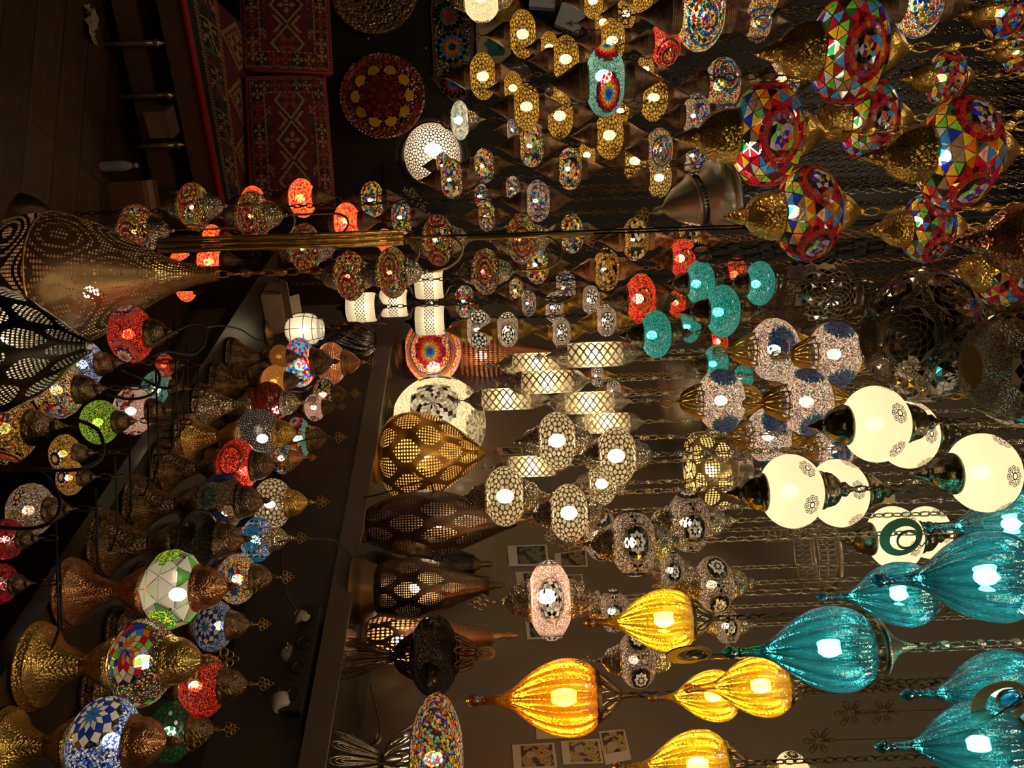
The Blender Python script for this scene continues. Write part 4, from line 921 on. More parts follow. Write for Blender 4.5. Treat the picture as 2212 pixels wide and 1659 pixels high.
# ---- distance of every lamp from the camera in metres, spread so that no lamp or chain runs through another
DEPTHS = [2.998, 3.061, 2.554, 2.381, 2.554, 2.985, 2.452, 2.900, 2.800, 2.397, 2.297, 2.469, 2.414, 2.901, 2.500, 2.900, 2.900, 2.900, 2.585, 2.950, 2.100, 2.454, 3.142, 1.900, 2.297, 1.792, 2.384, 2.300, 2.200, 1.725, 2.100, 2.803, 2.350, 1.500, 1.484, 1.850, 1.314, 2.007, 1.607, 1.447, 1.500, 2.197, 2.029, 2.964, 2.907, 2.750, 3.100, 2.990, 2.642, 3.100, 2.417, 2.394, 2.907, 2.800, 2.713, 2.400, 2.500, 3.193, 2.998, 2.697, 2.615, 3.280, 2.844, 2.529, 2.574, 2.664, 2.597, 3.046, 2.979, 2.600, 1.900, 1.829, 1.919, 2.000, 1.652, 1.567, 1.900, 1.800, 2.000, 1.950, 2.234, 2.339, 2.029, 2.014, 2.397, 2.400, 2.300, 2.611, 2.500, 3.076, 2.350, 2.497, 2.297, 2.600, 2.700, 1.750, 1.892, 1.629, 1.802, 2.050, 1.902, 2.094, 2.000, 2.200, 1.950, 2.142, 2.046, 2.100, 2.250, 1.857, 1.744, 1.800, 1.700, 2.100, 1.506, 1.600, 1.886, 1.900, 1.609, 1.560, 1.850, 1.823, 1.938, 1.674, 1.549, 1.550, 1.454, 2.021, 1.922, 1.844, 1.275, 1.600, 1.370, 1.531, 1.300, 1.659, 1.800, 2.149, 1.366, 1.160, 1.150, 1.287, 1.200, 1.389, 1.351, 1.200, 1.350, 1.500, 1.700, 1.764, 1.400, 1.585, 1.640, 1.495, 1.616, 1.457, 1.566, 1.751, 1.383, 1.332, 1.266, 1.153, 1.160, 1.696]
for l, d in zip(L, DEPTHS): l['d'] = d
CH = {}
def add_bulb(root, k, hot, name='bulb'):
    if not k['bulb']: return
    obj(name, bulb_mesh(k['bulb']), root, (hot[0], 0, hot[1]), k['br'])
def pendant(l):
    k = KIND[l['kind']]; o = l['o']; w = l['R'] * l['d'] / F; p = P(l['x'], l['y'], l['d'])
    t = empty(k['name'], p, w); tag(t, l['label'], 'lantern' if k['name'] == 'pendant_lantern' else 'lamp', l['group'])
    sp = o.get('spin', rnd.uniform(0, 6.28) if k['shade'] == 'globe' else 0.0)
    if 'spin' in o: sp -= math.atan2(p.x, p.y)      # medallions described by how they face the room
    # photo (dx, dy) of the bright spot, in globe radii -> local x (across), z (up)
    hot = o.get('hot'); hot = (hot[1] * 0.6, hot[0] * 0.7) if hot else (0.0, k['bz'])
    obj(k['shade'], ME[k['globe']], t, rot=(0, 0, sp))
    add_bulb(t, k, hot)
    z = k['at'] if k['shade'] == 'globe' else (k['b'] if k['shade'] == 'lattice_shade' else 0)
    ends = {'trumpet': 1.15, 'goldtul': 1.0, 'silverc': 0.9, 'petalca': 0.78, 'lattice': 1.65, 'tulip_d': 1.0, 'tulip_b': 1.0, 'tulip_s': 1.0}
    if k['bc']:
        bc = obj('bottom_cap', ME[k['bc']], t, (0, 0, -z))
        if k['fin']:
            e = ends.get(k['bc'][:7], 1.0)
            obj('finial', ME[k['fin']], bc, (0, 0, -e), rot=(PI, 0, rnd.uniform(-0.5, 0.5)))
    if k['tc']: obj('top_cap', ME[k['tc']], t, (0, 0, z))
    z0 = z + k['clen'] if k['shade'] == 'globe' else k['clen']
    ztop = (RACK_Z if o.get('rack') else CEIL_Z)
    ln = (ztop - p.z) / w - z0
    if ln > 0.1 and l['kind'] != 'rings': obj('chain', chain_mesh(ln, max(0.3, 0.017 / w), *k['chain']), t, (0, 0, z0))
    if k['shade'] == 'glass_drop': pass
    return t
for l in L: l['obj'] = pendant(l)
# ------------------------------------------------------------------ the room
def mat_floor():
    m, nt, out = newmat('floor_wood'); co = objco(nt)
    mp = nd(nt, 'ShaderNodeMapping', Vector=co); mp.inputs['Rotation'].default_value = (0, 0, 0.2)
    br = nd(nt, 'ShaderNodeTexBrick', Vector=mp.outputs[0], Color1=(0.085, 0.047, 0.025), Color2=(0.055, 0.03, 0.016), Mortar=(0.02, 0.012, 0.008), Scale=1.0)
    br.inputs['Mortar Size'].default_value = 0.004; br.inputs['Brick Width'].default_value = 1.4; br.inputs['Row Height'].default_value = 0.16
    sc = nd(nt, 'ShaderNodeMapping', Vector=mp.outputs[0]); sc.inputs['Scale'].default_value = (2, 24, 1)
    nz = nd(nt, 'ShaderNodeTexNoise', Vector=sc.outputs[0], Scale=3.0, Detail=6.0)
    c = mixc(nt, 0.7, br.outputs['Color'], nz.outputs['Fac'], 'OVERLAY')
    p = nd(nt, 'ShaderNodeBsdfPrincipled', Base__Color=c, Roughness=0.45); nt.links.new(p.outputs[0], out.inputs[0]); MAT['floor_wood'] = m
def mat_wall(name, col, panel):
    m, nt, out = newmat(name); co = objco(nt)
    nz = nd(nt, 'ShaderNodeTexNoise', Vector=co, Scale=1.5, Detail=6.0)
    c = mixc(nt, nz.outputs['Fac'], tuple(x * 0.75 for x in col), tuple(x * 1.2 for x in col))
    sp = nd(nt, 'ShaderNodeSeparateXYZ', Vector=co)
    fr = math_(nt, 'FRACT', math_(nt, 'MULTIPLY', sp.outputs[2], 1 / panel))
    c = mixc(nt, math_(nt, 'LESS_THAN', fr, 0.012), c, tuple(x * 0.35 for x in col))
    p = nd(nt, 'ShaderNodeBsdfPrincipled', Base__Color=c, Roughness=0.55); nt.links.new(p.outputs[0], out.inputs[0]); MAT[name] = m
mat_floor(); mat_wall('wall_black', (0.012, 0.0095, 0.0075), 0.45); mat_wall('wall_taupe', (0.16, 0.125, 0.088), 3.0); mat_wall('wall_dim', (0.05, 0.04, 0.03), 3.0)
def slab(name, lo, hi, mat):
    mb = MB(); mb.box(lo, hi); return struct(obj(name, mb.mesh(name, [mat])))
slab('floor', (-4.5, -2.5, -0.08), (4.5, 4.1, 0.0), 'floor_wood')
slab('ceiling', (-4.5, -2.5, CEIL_Z), (4.5, 4.1, CEIL_Z + 0.08), 'wall_dim')
slab('wall_back', (-4.5, BACK_Y, 0), (4.5, BACK_Y + 0.1, CEIL_Z), 'wall_black')
WT = Vector((-WN.y, WN.x, 0))     # along the long wall, away from the camera
def WP(a, off, z): return WN * (WD - off) + WT * a + Vector((0, 0, z))
mb = MB(); q = [WP(-4.6, 0, 0), WP(3.32, 0, 0), WP(3.32, -0.1, 0), WP(-4.6, -0.1, 0)]
mb.prism(q, 0, CEIL_Z); struct(obj('wall_right', mb.mesh('wall_right', ['wall_taupe'])))
slab('wall_left', (-4.6, -2.5, 0), (-4.5, 4.0, CEIL_Z), 'wall_dim')
slab('wall_front', (-4.5, -2.6, 0), (4.5, -2.5, CEIL_Z), 'wall_dim')

# ------------------------------------------------------------------ counter along the wall, table in front
SD = WD - 1.716
t = empty('display_counter', WP(0, SD / 2, 0)); tag(t, 'long brown display counter under the taupe wall with photo prints', 'counter')
def wprism(name, a0, a1, o0, o1, z0, z1, mat, parent):
    mb = MB(); b = parent.location
    mb.prism([WP(a0, o0, 0) - b, WP(a1, o0, 0) - b, WP(a1, o1, 0) - b, WP(a0, o1, 0) - b], z0, z1); return obj(name, mb.mesh(name, [mat]), parent)
wprism('counter_top', -1.6, 2.4, 0.005, SD, SHELF_Z - 0.03, SHELF_Z, 'counter_gloss', t)
wprism('front_panel', -1.6, 2.4, SD - 0.03, SD - 0.005, 0.0, SHELF_Z - 0.03, 'counter_grey', t)
wprism('edge_trim', -1.6, 2.4, SD, SD + 0.012, SHELF_Z - 0.045, SHELF_Z + 0.012, 'trim_brown', t)
ta, tb2 = PZ(500, 690, TABLE_Z), PZ(-60, 1560, TABLE_Z)
tdir = (ta - tb2).normalized(); 
def on_counter(p):      # slide a point along x to the counter front
    s = (1.716 - WN.dot(Vector((p.x, p.y, 0)))) / WN.x; return Vector((p.x + s - 0.02, p.y, p.z))
poly = [tb2, on_counter(tb2), on_counter(ta + tdir * 0.5), ta + tdir * 0.5]
t = empty('display_table', (0.3, 1.5, 0)); tag(t, 'dark display table crowded with mosaic table lamps', 'table')
mb = MB(); mb.prism([p - t.location for p in poly], TABLE_Z - 0.03, TABLE_Z - 0.001); obj('table_top', mb.mesh('table_top', ['black_board']), t)
for p in poly:
    c = sum(poly, Vector()) / 4; p2 = p + (c - p) * 0.12 - t.location
    mb = MB(); mb.box((p2.x - .03, p2.y - .03, 0.0), (p2.x + .03, p2.y + .03, TABLE_Z - 0.03)); obj('table_leg', mb.mesh('table_leg', ['black_board']), t)
# rack of dark bars that carries the low lamps
t = empty('hanging_rack', (0, 0, 0)); tag(t, 'thin black metal bars above the low hung mosaic lamps', 'rack')
ys = sorted(set(round(l['d'], 3) for l in L if l['o'].get('rack')))
e0, e1 = poly[0], poly[3]                     # the table edge the bars are clamped to
for y in ys:
    xs = [P(l['x'], l['y'], l['d']).x for l in L if l['o'].get('rack') and abs(l['d'] - y) < 2e-3]
    s = (y - e0.y) / (e1.y - e0.y); xe = e0.x + (e1.x - e0.x) * s + 0.02
    mb = MB(); mb.tube([(min(xs) - 0.03, y, RACK_Z + 0.002), (xe - 0.03, y, RACK_Z + 0.002), (xe, y, RACK_Z - 0.01), (xe, y, TABLE_Z)], 0.0018, 6); obj('bar', mb.mesh('bar', ['black_metal']), t)
# ------------------------------------------------------------------ table lamps
BASE = [(0.98, 0.0), (1.0, 0.015), (1.0, 0.05), (0.95, 0.07), (0.93, 0.14), (0.9, 0.17), (0.92, 0.2), (0.86, 0.23), (0.74, 0.3), (0.6, 0.42), (0.47, 0.58), (0.36, 0.76), (0.27, 0.92), (0.22, 1.0)]
def base_meshes(nm, mat):
    mb = MB(); mb.lathe(smoothprof(BASE, 1), 44, cap=(True, False))
    for i in range(36):
        a = 2 * PI * i / 36; mb.ball((0.935 * math.cos(a), 0.935 * math.sin(a), 0.105), 0.028, 6, 4)
    ME['base_' + nm] = mb.mesh('base', [mat])
    lathe_mesh('cup_' + nm, [(0.2, 0.0), (0.24, 0.04), (0.2, 0.09), (0.26, 0.2), (0.4, 0.38), (0.5, 0.58), (0.56, 0.72), (0.6, 0.78), (0.62, 0.86), (0.6, 0.92), (0.54, 0.98)], mat, 36)
    lathe_mesh('hat_' + nm, [(0.56, -0.06), (0.63, 0.0), (0.64, 0.06), (0.58, 0.1), (0.57, 0.2), (0.55, 0.34), (0.47, 0.5), (0.35, 0.64), (0.22, 0.76), (0.13, 0.84), (0.1, 0.9), (0.13, 0.94), (0.09, 1.02), (0.05, 1.12)], mat, 36)
for nm, mat in (('gold', 'gold'), ('bronze', 'bronze'), ('copper', 'copper'), ('silver', 'silver')): base_meshes(nm, mat)
def lamp_part_stem(nm, h, mat):
    return h
def table_lamp(globe, b, x, y, R, d, metal, bR, label, group=None, tip=None, hot=None, fin='flower_gold', bulb='bulb', br=0.18, spin=None, hat=None, zfoot=TABLE_Z):
    w = R * d / F; p = P(x, y, d); t = empty('table_lamp', (p.x, p.y, zfoot + 0.0005), w); tag(t, label, 'lamp', group)
    zc = (p.z - zfoot) / w                      # globe centre height in radii
    obj('globe', ME[globe], t, (0, 0, zc), rot=(0, 0, rnd.uniform(0, 6) if spin is None else spin))
    if bulb: obj('bulb', bulb_mesh(bulb), t, ((hot[1] * .6) if hot else 0, 0, zc + (hot[0] * .7 if hot else -0.1)), br)
    zb = zc - 0.84 * b; kr = bR / R
    cup = min(0.9, zb * 0.42); hb = zb - cup
    obj('base', ME['base_' + metal], t, (0, 0, 0), (kr, kr, max(0.05, hb)))
    obj('stem', ME['cup_' + metal], t, (0, 0, hb - 0.005), (0.95, 0.95, cup))
    cap = obj('top_cap', ME['hat_' + (hat or metal)], t, (0, 0, zc + 0.8 * b), 0.95)
    if fin: obj('finial', ME[fin], cap, (0, 0, 1.05), rot=(0, 0, rnd.uniform(-0.5, 0.5)))
    return t
def tb(bx, by): return (HC - TABLE_Z) / -ray(bx, by).z
g = 'mosaic table lamps in the front row'
table_lamp('globe_blue', 0.75, 226, 1606, 96, tb(8, 1655), 'gold', 84, 'blue and white diamond mosaic table lamp with gold base', None, hot=(0.25, -0.1), hat='copper')
table_lamp('globe_cream', 0.72, 308, 1430, 92, tb(76, 1445), 'gold', 94, 'table lamp of cream and coloured diamonds on a hammered gold base', None, hot=(0, 0.0))
table_lamp('globe_shards', 0.75, 374, 1272, 84, tb(148, 1272), 'copper', 76, 'white and green glass shard table lamp on a copper base', None, hot=(0.15, 0.25), bulb='bulb_bright')
table_lamp('globe_dim', 0.78, 428, 1168, 68, tb(222, 1180), 'bronze', 76, 'unlit dark red table lamp on a plain bronze base', None, bulb=None)
table_lamp('globe_star_blue', 0.75, 478, 1085, 64, tb(292, 1100), 'bronze', 68, 'dark blue table lamp with a pale green star', None, hot=(0.3, 0.5))
table_lamp('globe_flame_stripe', 0.72, 513, 1007, 58, tb(348, 1024), 'bronze', 60, 'red beaded table lamp with an orange tile stripe', None, hot=(0.3, 0.3), bulb='bulb_bright', hat='bronze', spin=-0.9)
table_lamp('globe_black_lattice', 0.85, 558, 938, 54, tb(394, 945), 'gold', 56, 'black lattice table lamp on a hammered gold base', None, hot=(0.2, 0.3))
table_lamp('globe_red_lace', 0.75, 580, 872, 48, tb(430, 880), 'silver', 52, 'deep red lace table lamp on a tarnished silver base', None, hot=(0.5, 0.5), bulb='bulb_soft')
table_lamp('globe_amber_plain', 0.8, 594, 824, 36, tb(465, 832), 'bronze', 48, 'plain orange glass table lamp between red and mottled lamps', None, bulb='bulb_soft', fin=None)
table_lamp('globe_amber_plain', 0.8, 604, 770, 26, tb(500, 782), 'bronze', 46, 'small amber table lamp behind a bronze trumpet base', None, bulb='bulb_dim', fin=None)
# second row, feet hidden
table_lamp('globe_colour', 0.62, 648, 783, 54, 2.15, 'bronze', 36, 'table lamp patched with red, blue and orange glass', None, hot=(0.05, 0.2), bulb='bulb_bright', br=0.2)
mat_punched('copper_punched', (0.7, 0.28, 0.12), (0.4, 0.14, 0.05), 60, 22, 0.3, 0.3, liner=0.5, warm=(1, 0.4, 0.2))
mat_punched('black_punched', (0.04, 0.035, 0.03), (0.02, 0.018, 0.015), 70, 34, 0.3, 0.25, liner=0.2)
lathe_mesh('punched_globe', [(math.cos(p), 0.7 * math.sin(p)) for p in [-1.2 + 2.4 * i / 18 for i in range(19)]], 'copper_punched', 48, uv=True)
table_lamp('punched_globe', 0.7, 715, 785, 46, 2.3, 'copper', 34, 'punched copper table lamp with glowing holes', None, bulb='bulb')
table_lamp('globe_multi', 0.64, 700, 852, 36, 2.05, 'bronze', 34, 'speckled table lamp with a yellow tile ring behind the orange one', None)
table_lamp('globe_lilac', 0.7, 680, 880, 30, 2.0, 'bronze', 30, 'pink glass table lamp next to a clear silver cap', None)
table_lamp('globe_teal_rainbow', 0.62, 643, 948, 48, 1.95, 'bronze', 36, 'teal beaded table lamp with rainbow medallion', None, hot=(0, 0))
table_lamp('globe_multi_b', 0.64, 610, 990, 34, 1.85, 'copper', 30, 'small blue and red table lamp with pink cap', None)
table_lamp('globe_white_lace', 0.75, 588, 1088, 54, 1.75, 'bronze', 40, 'white lace table lamp with a gold tray cap', None, bulb='bulb_bright', hat='gold')
table_lamp('globe_blue_net', 0.72, 556, 1165, 48, 1.62, 'bronze', 40, 'bright blue tile table lamp with silver cap', None, hat='silver')
table_lamp('globe_multi_big', 0.75, 512, 1250, 54, 1.5, 'bronze', 44, 'turquoise and red beaded table lamp in the second row', None, hot=(0, 0))
table_lamp('globe_blue', 0.75, 462, 1352, 54, 1.4, 'bronze', 50, 'dark blue beaded table lamp with one blue hot spot', None, hot=(0.3, 0.0), bulb='bulb_soft')
table_lamp('globe_rubyspark', 0.75, 440, 1482, 66, 1.32, 'bronze', 60, 'ruby bead table lamp with a coloured diamond medallion', None, hot=(-0.4, 0.0), bulb='bulb')
table_lamp('globe_green_lace', 0.8, 372, 1580, 62, 1.28, 'bronze', 56, 'green lace table lamp behind the blue diamond lamp', None, bulb='bulb_soft')
# white lantern in a wire cage and the swirled smoke vase
zt = TABLE_Z
def on_table(name, x, y, d, label, cat): 
    p = P(x, y, d); t = empty(name, (p.x, p.y, TABLE_Z + 0.0005)); tag(t, label, cat); return t, p
t, p = on_table('cage_lantern', 663, 712, 2.35, 'white glass jar lantern in a black wire cage', 'lantern')
u = 36 * 2.35 / F; zc = p.z - TABLE_Z
mb = MB(); mb.lathe(smoothprof([(0.1, -1.3), (0.6, -1.2), (0.95, -0.7), (1.0, 0.0), (0.9, 0.45), (0.62, 0.7), (0.66, 0.8), (0.6, 0.95), (0.1, 1.0)], 1), 32); o = obj('glass_jar', mb.mesh('glass_jar', ['glass_white']), t, (0, 0, zc), u)
obj('bulb', bulb_mesh('bulb'), t, (0, 0, zc - 0.2 * u), u * 0.25)
mb = MB()
for i in range(8):
    a = i * PI / 4; mb.tube([(math.cos(a) * r, math.sin(a) * r, z) for r, z in ((0.2, 1.7), (0.8, 0.9), (1.08, 0.0), (1.0, -0.8), (0.4, -1.35))], 0.02, 4)
for z, r in ((0.5, 0.95), (0, 1.08), (-0.8, 1.0)): mb.tube([(math.cos(a * PI / 12) * r, math.sin(a * PI / 12) * r, z) for a in range(24)], 0.02, 4, closed=True)
obj('wire_cage', mb.mesh('wire_cage', ['black_metal']), t, (0, 0, zc), u)
mb = MB(); mb.lathe([(0.9, 0), (0.85, 0.1), (0.25, 0.3), (0.2, 1.0)], 20, cap=(True, False)); obj('stand', mb.mesh('stand', ['bronze']), t, (0, 0, 0), (u, u, (zc - 1.25 * u)))
t, p = on_table('glass_vase', 770, 735, 2.6, 'smoky glass vase with swirled ribs', 'vase')
u = 40 * 2.6 / F; h = (p.z - TABLE_Z) + 1.0 * u
mb = MB(); seg = 64; pr = smoothprof([(0.5, 0), (0.62, 0.3), (0.9, 0.55), (1.0, 0.75), (0.85, 0.92), (0.5, 1.0)], 1)
vs = []; 
for i, (r, z) in enumerate(pr):
    for j in range(seg):
        a = 2 * PI * j / seg + z * 2.2; rr = r * (1 + 0.05 * math.cos(16 * 2 * PI * j / seg)); vs.append((rr * math.cos(a), rr * math.sin(a), z))
mb.add(vs, [(i * seg + j, i * seg + (j + 1) % seg, (i + 1) * seg + (j + 1) % seg, (i + 1) * seg + j) for i in range(len(pr) - 1) for j in range(seg)])
obj('vase_body', mb.mesh('vase_body', ['glass_smoke']), t, (0, 0, 0), (u, u, h))
t, p = on_table('cardboard_box', 552, 664, 2.35, 'open beige cardboard box behind the table lamps', 'box')
u = 0.055
mb = MB()
for a, b2 in (((-1, -0.8, 0), (1, -0.76, 1)), ((-1, 0.76, 0), (1, 0.8, 1)), ((-1, -0.8, 0), (-0.96, 0.8, 1)), ((0.96, -0.8, 0), (1, 0.8, 1)), ((-1, -0.8, 0), (1, 0.8, 0.04))): mb.box(a, b2)
obj('box_body', mb.mesh('box_body', ['card_cream']), t, (0, 0, 0), u, (0, 0, 0.5))
for s in (-1, 1):
    mb = MB(); mb.box((-1, -0.01, 0), (1, 0.01, 0.6)); obj('flap', mb.mesh('flap', ['card_cream']), t, (0.02 * s, 0.045 * s, u), u, (-0.7 * s, 0, 0.5))

# ------------------------------------------------------------------ things on the counter
def on_counter_at(name, x, y, off, label, cat):
    """a thing on the counter, `off` metres from the wall; returns its Empty, the metre size of a pixel and height of pixel x"""
    p = PW(x, y, off); d = p.y; t = empty(name, (p.x, p.y, SHELF_Z + 0.0005)); tag(t, label, cat)
    return t, d / F, p.z - SHELF_Z
def floor_px(y, off, x=800): p = PW(x, y, off); q = Vector((p.x, p.y, SHELF_Z)) - CAMP; return q
# rainbow globe, dark bowl, white mosaic ball: round floor lamps resting on the counter on low feet
def ball_lamp(globe, b, x, y, R, off, label, metal, bulb, hot=None, spin=0, foot=0.55):
    t, u, z = on_counter_at('globe_lamp', x, y, off, label, 'lamp'); w = R * u
    z = max(z, b * w * 0.98)
    obj('globe', ME[globe], t, (0, 0, z), w, (0, 0, spin))
    if bulb: obj('bulb', bulb_mesh(bulb), t, ((hot[1] * .5 if hot else 0) * w, 0, z + (hot[0] * .6 if hot else 0) * w), w * 0.16)
    mb = MB(); mb.lathe([(foot, 0), (foot, 0.05), (foot * 0.8, 0.12), (foot * 0.62, 0.6), (foot * 0.8, 1.0)], 28, cap=(True, False)); obj('foot', mb.mesh('foot', [metal]), t, (0, 0, 0), (w, w, max(0.012, z - 0.86 * b * w)))
    return t
ball_lamp('globe_rainbow', 0.9, 935, 757, 72, 0.25, 'rainbow mosaic globe with flower medallion and yellow blue bands', 'brass_dark', 'bulb_high', (0.0, 1.0), 0.1)
ball_lamp('globe_white_ball', 0.98, 947, 915, 104, 0.185, 'large white mosaic ball with silver mirror flowers', 'brass_dark', 'bulb_high', (-0.1, 0.1), 0.0)
mat_punched('brass_amber', (1.0, 0.55, 0.12), (0.7, 0.3, 0.05), 80, 40, 0.3, 0.2, motif=0.7, liner=0.5, warm=(1, 0.6, 0.2))
mat_punched('brass_black', (0.2, 0.13, 0.08), (0.08, 0.05, 0.03), 84, 52, 0.28, 0.25, motif=0.8)
mat_punched('brass_big_dark', (0.26, 0.15, 0.08), (0.13, 0.075, 0.04), 110, 70, 0.36, 0.35, motif=-1.4, liner=0.8, warm=(0.9, 0.55, 0.3))
mat_punched('brass_big', (0.85, 0.55, 0.22), (0.55, 0.33, 0.12), 72, 60, 0.34, 0.28, motif=-1.4, liner=0.12, warm=(0.9, 0.6, 0.3))
mat_punched('copper_dots', (0.6, 0.28, 0.12), (0.25, 0.1, 0.04), 44, 26, 0.34, 0.3, motif=0.6, liner=0.6, warm=(1, 0.55, 0.3))
mat_punched('drum_gold', (0.8, 0.62, 0.25), (0.5, 0.36, 0.12), 90, 22, 0.36, 0.2, motif=0.7, liner=0.6, warm=(0.95, 0.75, 0.3))
# profiles along the axis in pixels from the foot: (radius, px)
def shelf_lantern(name, x0, y, off, prof, mat, footprof, footmat, capprof, capmat, fin, label, bulb, zb, finscale=1.0, lean=0.0):
    t, u, z0 = on_counter_at(name, x0, y, off, label, 'lantern')
    dz = max(0.0, z0) / u
    m = lambda pr: [(r, max(0, q + dz) if q <= 0 else q + dz) for r, q in pr]
    mb = MB(); mb.lathe(smoothprof([(r, q + dz) for r, q in prof], 2), 64, uv=True); obj('body', mb.mesh('body', [mat]), t, scale=u)
    if footprof:
        mb = MB(); mb.lathe([(footprof[0][0], 0.0)] + [(r, q + dz) for r, q in footprof], 48, 0, cap=(True, False)); obj('foot', mb.mesh('foot', [footmat]), t, scale=u)
    if capprof:
        mb = MB(); mb.lathe([(r, q + dz) for r, q in capprof], 32); obj('top_cap', mb.mesh('top_cap', [capmat]), t, scale=u)
        if fin: obj('finial', ME[fin], t, (0, 0, (capprof[-1][1] + dz - 3) * u), 62 * u * finscale, (0, 0, 0.15))
    if bulb: obj('bulb', bulb_mesh(bulb), t, (0, 0, (zb + dz) * u), 10 * u)
    return t
shelf_lantern('brass_lantern', 787, 988, 0.30, [(62, 14), (86, 30), (94, 60), (95, 90), (88, 120), (70, 155), (46, 188), (26, 212), (18, 220)], 'brass_amber', [(58, 0), (58, 6), (50, 8), (56, 14), (60, 20)], 'gold_soft',
              [(18, 216), (15, 222), (10, 228), (4, 234)], 'gold_soft', 'flower_copper', 'shiny amber punched brass lantern with a flower finial', 'bulb_high', 100)
shelf_lantern('brass_lantern', 768, 1136, 0.33, [(34, 4), (40, 12), (62, 60), (73, 120), (72, 160), (58, 210), (38, 260), (22, 300), (15, 322), (14, 328)], 'brass_black', [(38, 0), (36, 8), (34, 10)], 'brass_dark',
              [(13, 325), (6, 332), (4, 345)], 'copper', 'flower_copper', 'tall dark punched lantern with a thin neck and flower finial', 'bulb_high', 160)
shelf_lantern('brass_lantern', 735, 1276, 0.33, [(50, 48), (60, 70), (66, 110), (64, 150), (48, 200), (30, 240), (20, 275), (20, 290)], 'brass_black', [(72, 0), (72, 8), (68, 14), (70, 22), (62, 30), (56, 44), (50, 50)], 'brass_dark',
              [(8, 288), (10, 296), (6, 306), (8, 312), (5, 320), (2, 324)], 'brass_dark', None, 'dark punched lantern on a wide ridged foot', 'bulb_high', 130)
shelf_lantern('brass_lantern', 765, 1385, 0.12, [(44, 10), (50, 40), (50, 90), (46, 130), (40, 165), (30, 205), (22, 245), (20, 275)], 'copper_dots', [(50, 0), (48, 8), (44, 12)], 'brass_dark',
              [(20, 273), (8, 282), (5, 300), (8, 310), (2, 330)], 'copper', None, 'copper lantern with star shaped rows of glowing dots', 'bulb_bright', 70)
shelf_lantern('copper_lantern', 1000, 770, 0.075, [(40, -6), (42, 20), (48, 60), (36, 105), (20, 150), (8, 195), (4, 215)], 'copper_punched', [(40, -80), (22, -60), (22, -20), (44, -4)], 'copper', [(4, 213), (3, 222), (1, 226)], 'copper', None, 'pointed copper lantern beside the rainbow globe', 'bulb_soft', 40)
shelf_lantern('brass_lantern', 860, 1225, 0.08, [(30, 20), (40, 60), (40, 100), (30, 140), (20, 165)], 'black_punched', [(36, 0), (34, 16), (30, 22)], 'brass_dark', [(18, 163), (10, 176), (6, 182), (7, 196), (3, 204)], 'brass_dark', None, 'small dark lantern with rings of round openings behind two tall ones', None, 0)
# filigree lamps on fan feet
def fan_lamp(globe, b, x, y, R, off, x0, label, metal, topcap, bulb, hot=None, spin=0.0):
    t, u, z0 = on_counter_at('filigree_lamp', x, y, off, label, 'lamp'); w = R * u; zc = z0
    obj('globe', ME[globe], t, (0, 0, zc), w, (0, 0, spin))
    if bulb: obj('bulb', bulb_mesh(bulb), t, ((hot[1] * w * .6) if hot else 0, 0, zc + (hot[0] * w * .5 if hot else 0)), w * 0.12)
    hcup = 0.46 * w; zcup = zc - 0.36 * w * (b / 0.42) - hcup
    obj('cup', ME['petalcap_silver' if metal == 'silver_soft' else 'petalcap_dark'], t, (0, 0, zcup + hcup), (w, w, w * 0.75))
    mb = MB(); n = 12
    for j in range(n):
        a = 2 * PI * j / n
        for k in (0.9, 0.62, 0.34):
            pts = []
            for i in range(15):
                q = i / 14; s = math.sin(PI * q); da = math.cos(PI * q) * k * PI / n
                r = 0.1 + 0.42 * s * (0.75 + 0.25 * k); pts.append((r * math.cos(a + da * (0.3 + s)), r * math.sin(a + da * (0.3 + s)), 1 - s * (0.62 + 0.38 * k)))
            mb.tube(pts, 0.011, 4)
    mb.lathe([(0.08, 0.86), (0.1, 0.95), (0.07, 1.05)], 10)
    obj('fan_foot', mb.mesh('fan_foot', [metal]), t, (0, 0, 0), (w * 1.0, w * 1.0, zcup))
    obj('neck', ME['wireball'], t, (0, 0, zcup - 0.05 * w), (w * 0.5, w * 0.5, w * 0.2))
    if topcap:
        obj('top_cap', ME[topcap], t, (0, 0, zc + 0.4 * w * (b / 0.42)), (w * 0.9, w * 0.9, w * 0.8))
        obj('finial', ME['wireball'], t, (0, 0, zc + (0.4 * b / 0.42 + 0.5) * w), w * 0.9)
    return t
fan_lamp('globe_dim', 0.62, 937, 1416, 86, 0.31, 722, 'unlit dark mosaic lamp with filigree fan foot', 'brass_dark', 'petaltop_copper', None)
fan_lamp('globe_diamond_stripe', 0.42, 943, 1643, 138, 0.27, 690, 'lit mosaic lamp with lime and orange diamond stripes on a filigree fan foot', 'silver_soft', None, 'bulb_bright', (-0.1, -0.05), -1.57)
# ------------------------------------------------------------------ big hanging lanterns and silver domes
def hang(name, label, cat, x, y, d, tilt=0.0, u=None, group=None):
    t = empty(name, P(x, y, d), 1.0, (0, tilt, 0)); tag(t, label, cat, group); return t, d / F
def hchain(t, z0, L_, style, mat):
    n = (CEIL_Z - t.location.z) - z0; obj('chain', chain_mesh(n, L_, style, mat), t, (0, 0, z0))
t, u = hang('pendant_lantern', 'large brass lantern with pointed top and punched arches', 'lantern', 135, 604, 1.72)
mb = MB(); mb.lathe(smoothprof([(60, -190), (100, -160), (128, -110), (141, -60), (144, -20), (143, 0)], 2), 96, uv=True); obj('lower_body', mb.mesh('lower_body', ['brass_big_dark']), t, scale=u)
mb = MB(); mb.lathe(smoothprof([(145, -2), (141, 30), (128, 65), (106, 105), (80, 150), (54, 198), (34, 245), (24, 280), (18, 310), (15, 335)], 2), 96, uv=True); obj('upper_cone', mb.mesh('upper_cone', ['brass_big']), t, scale=u)
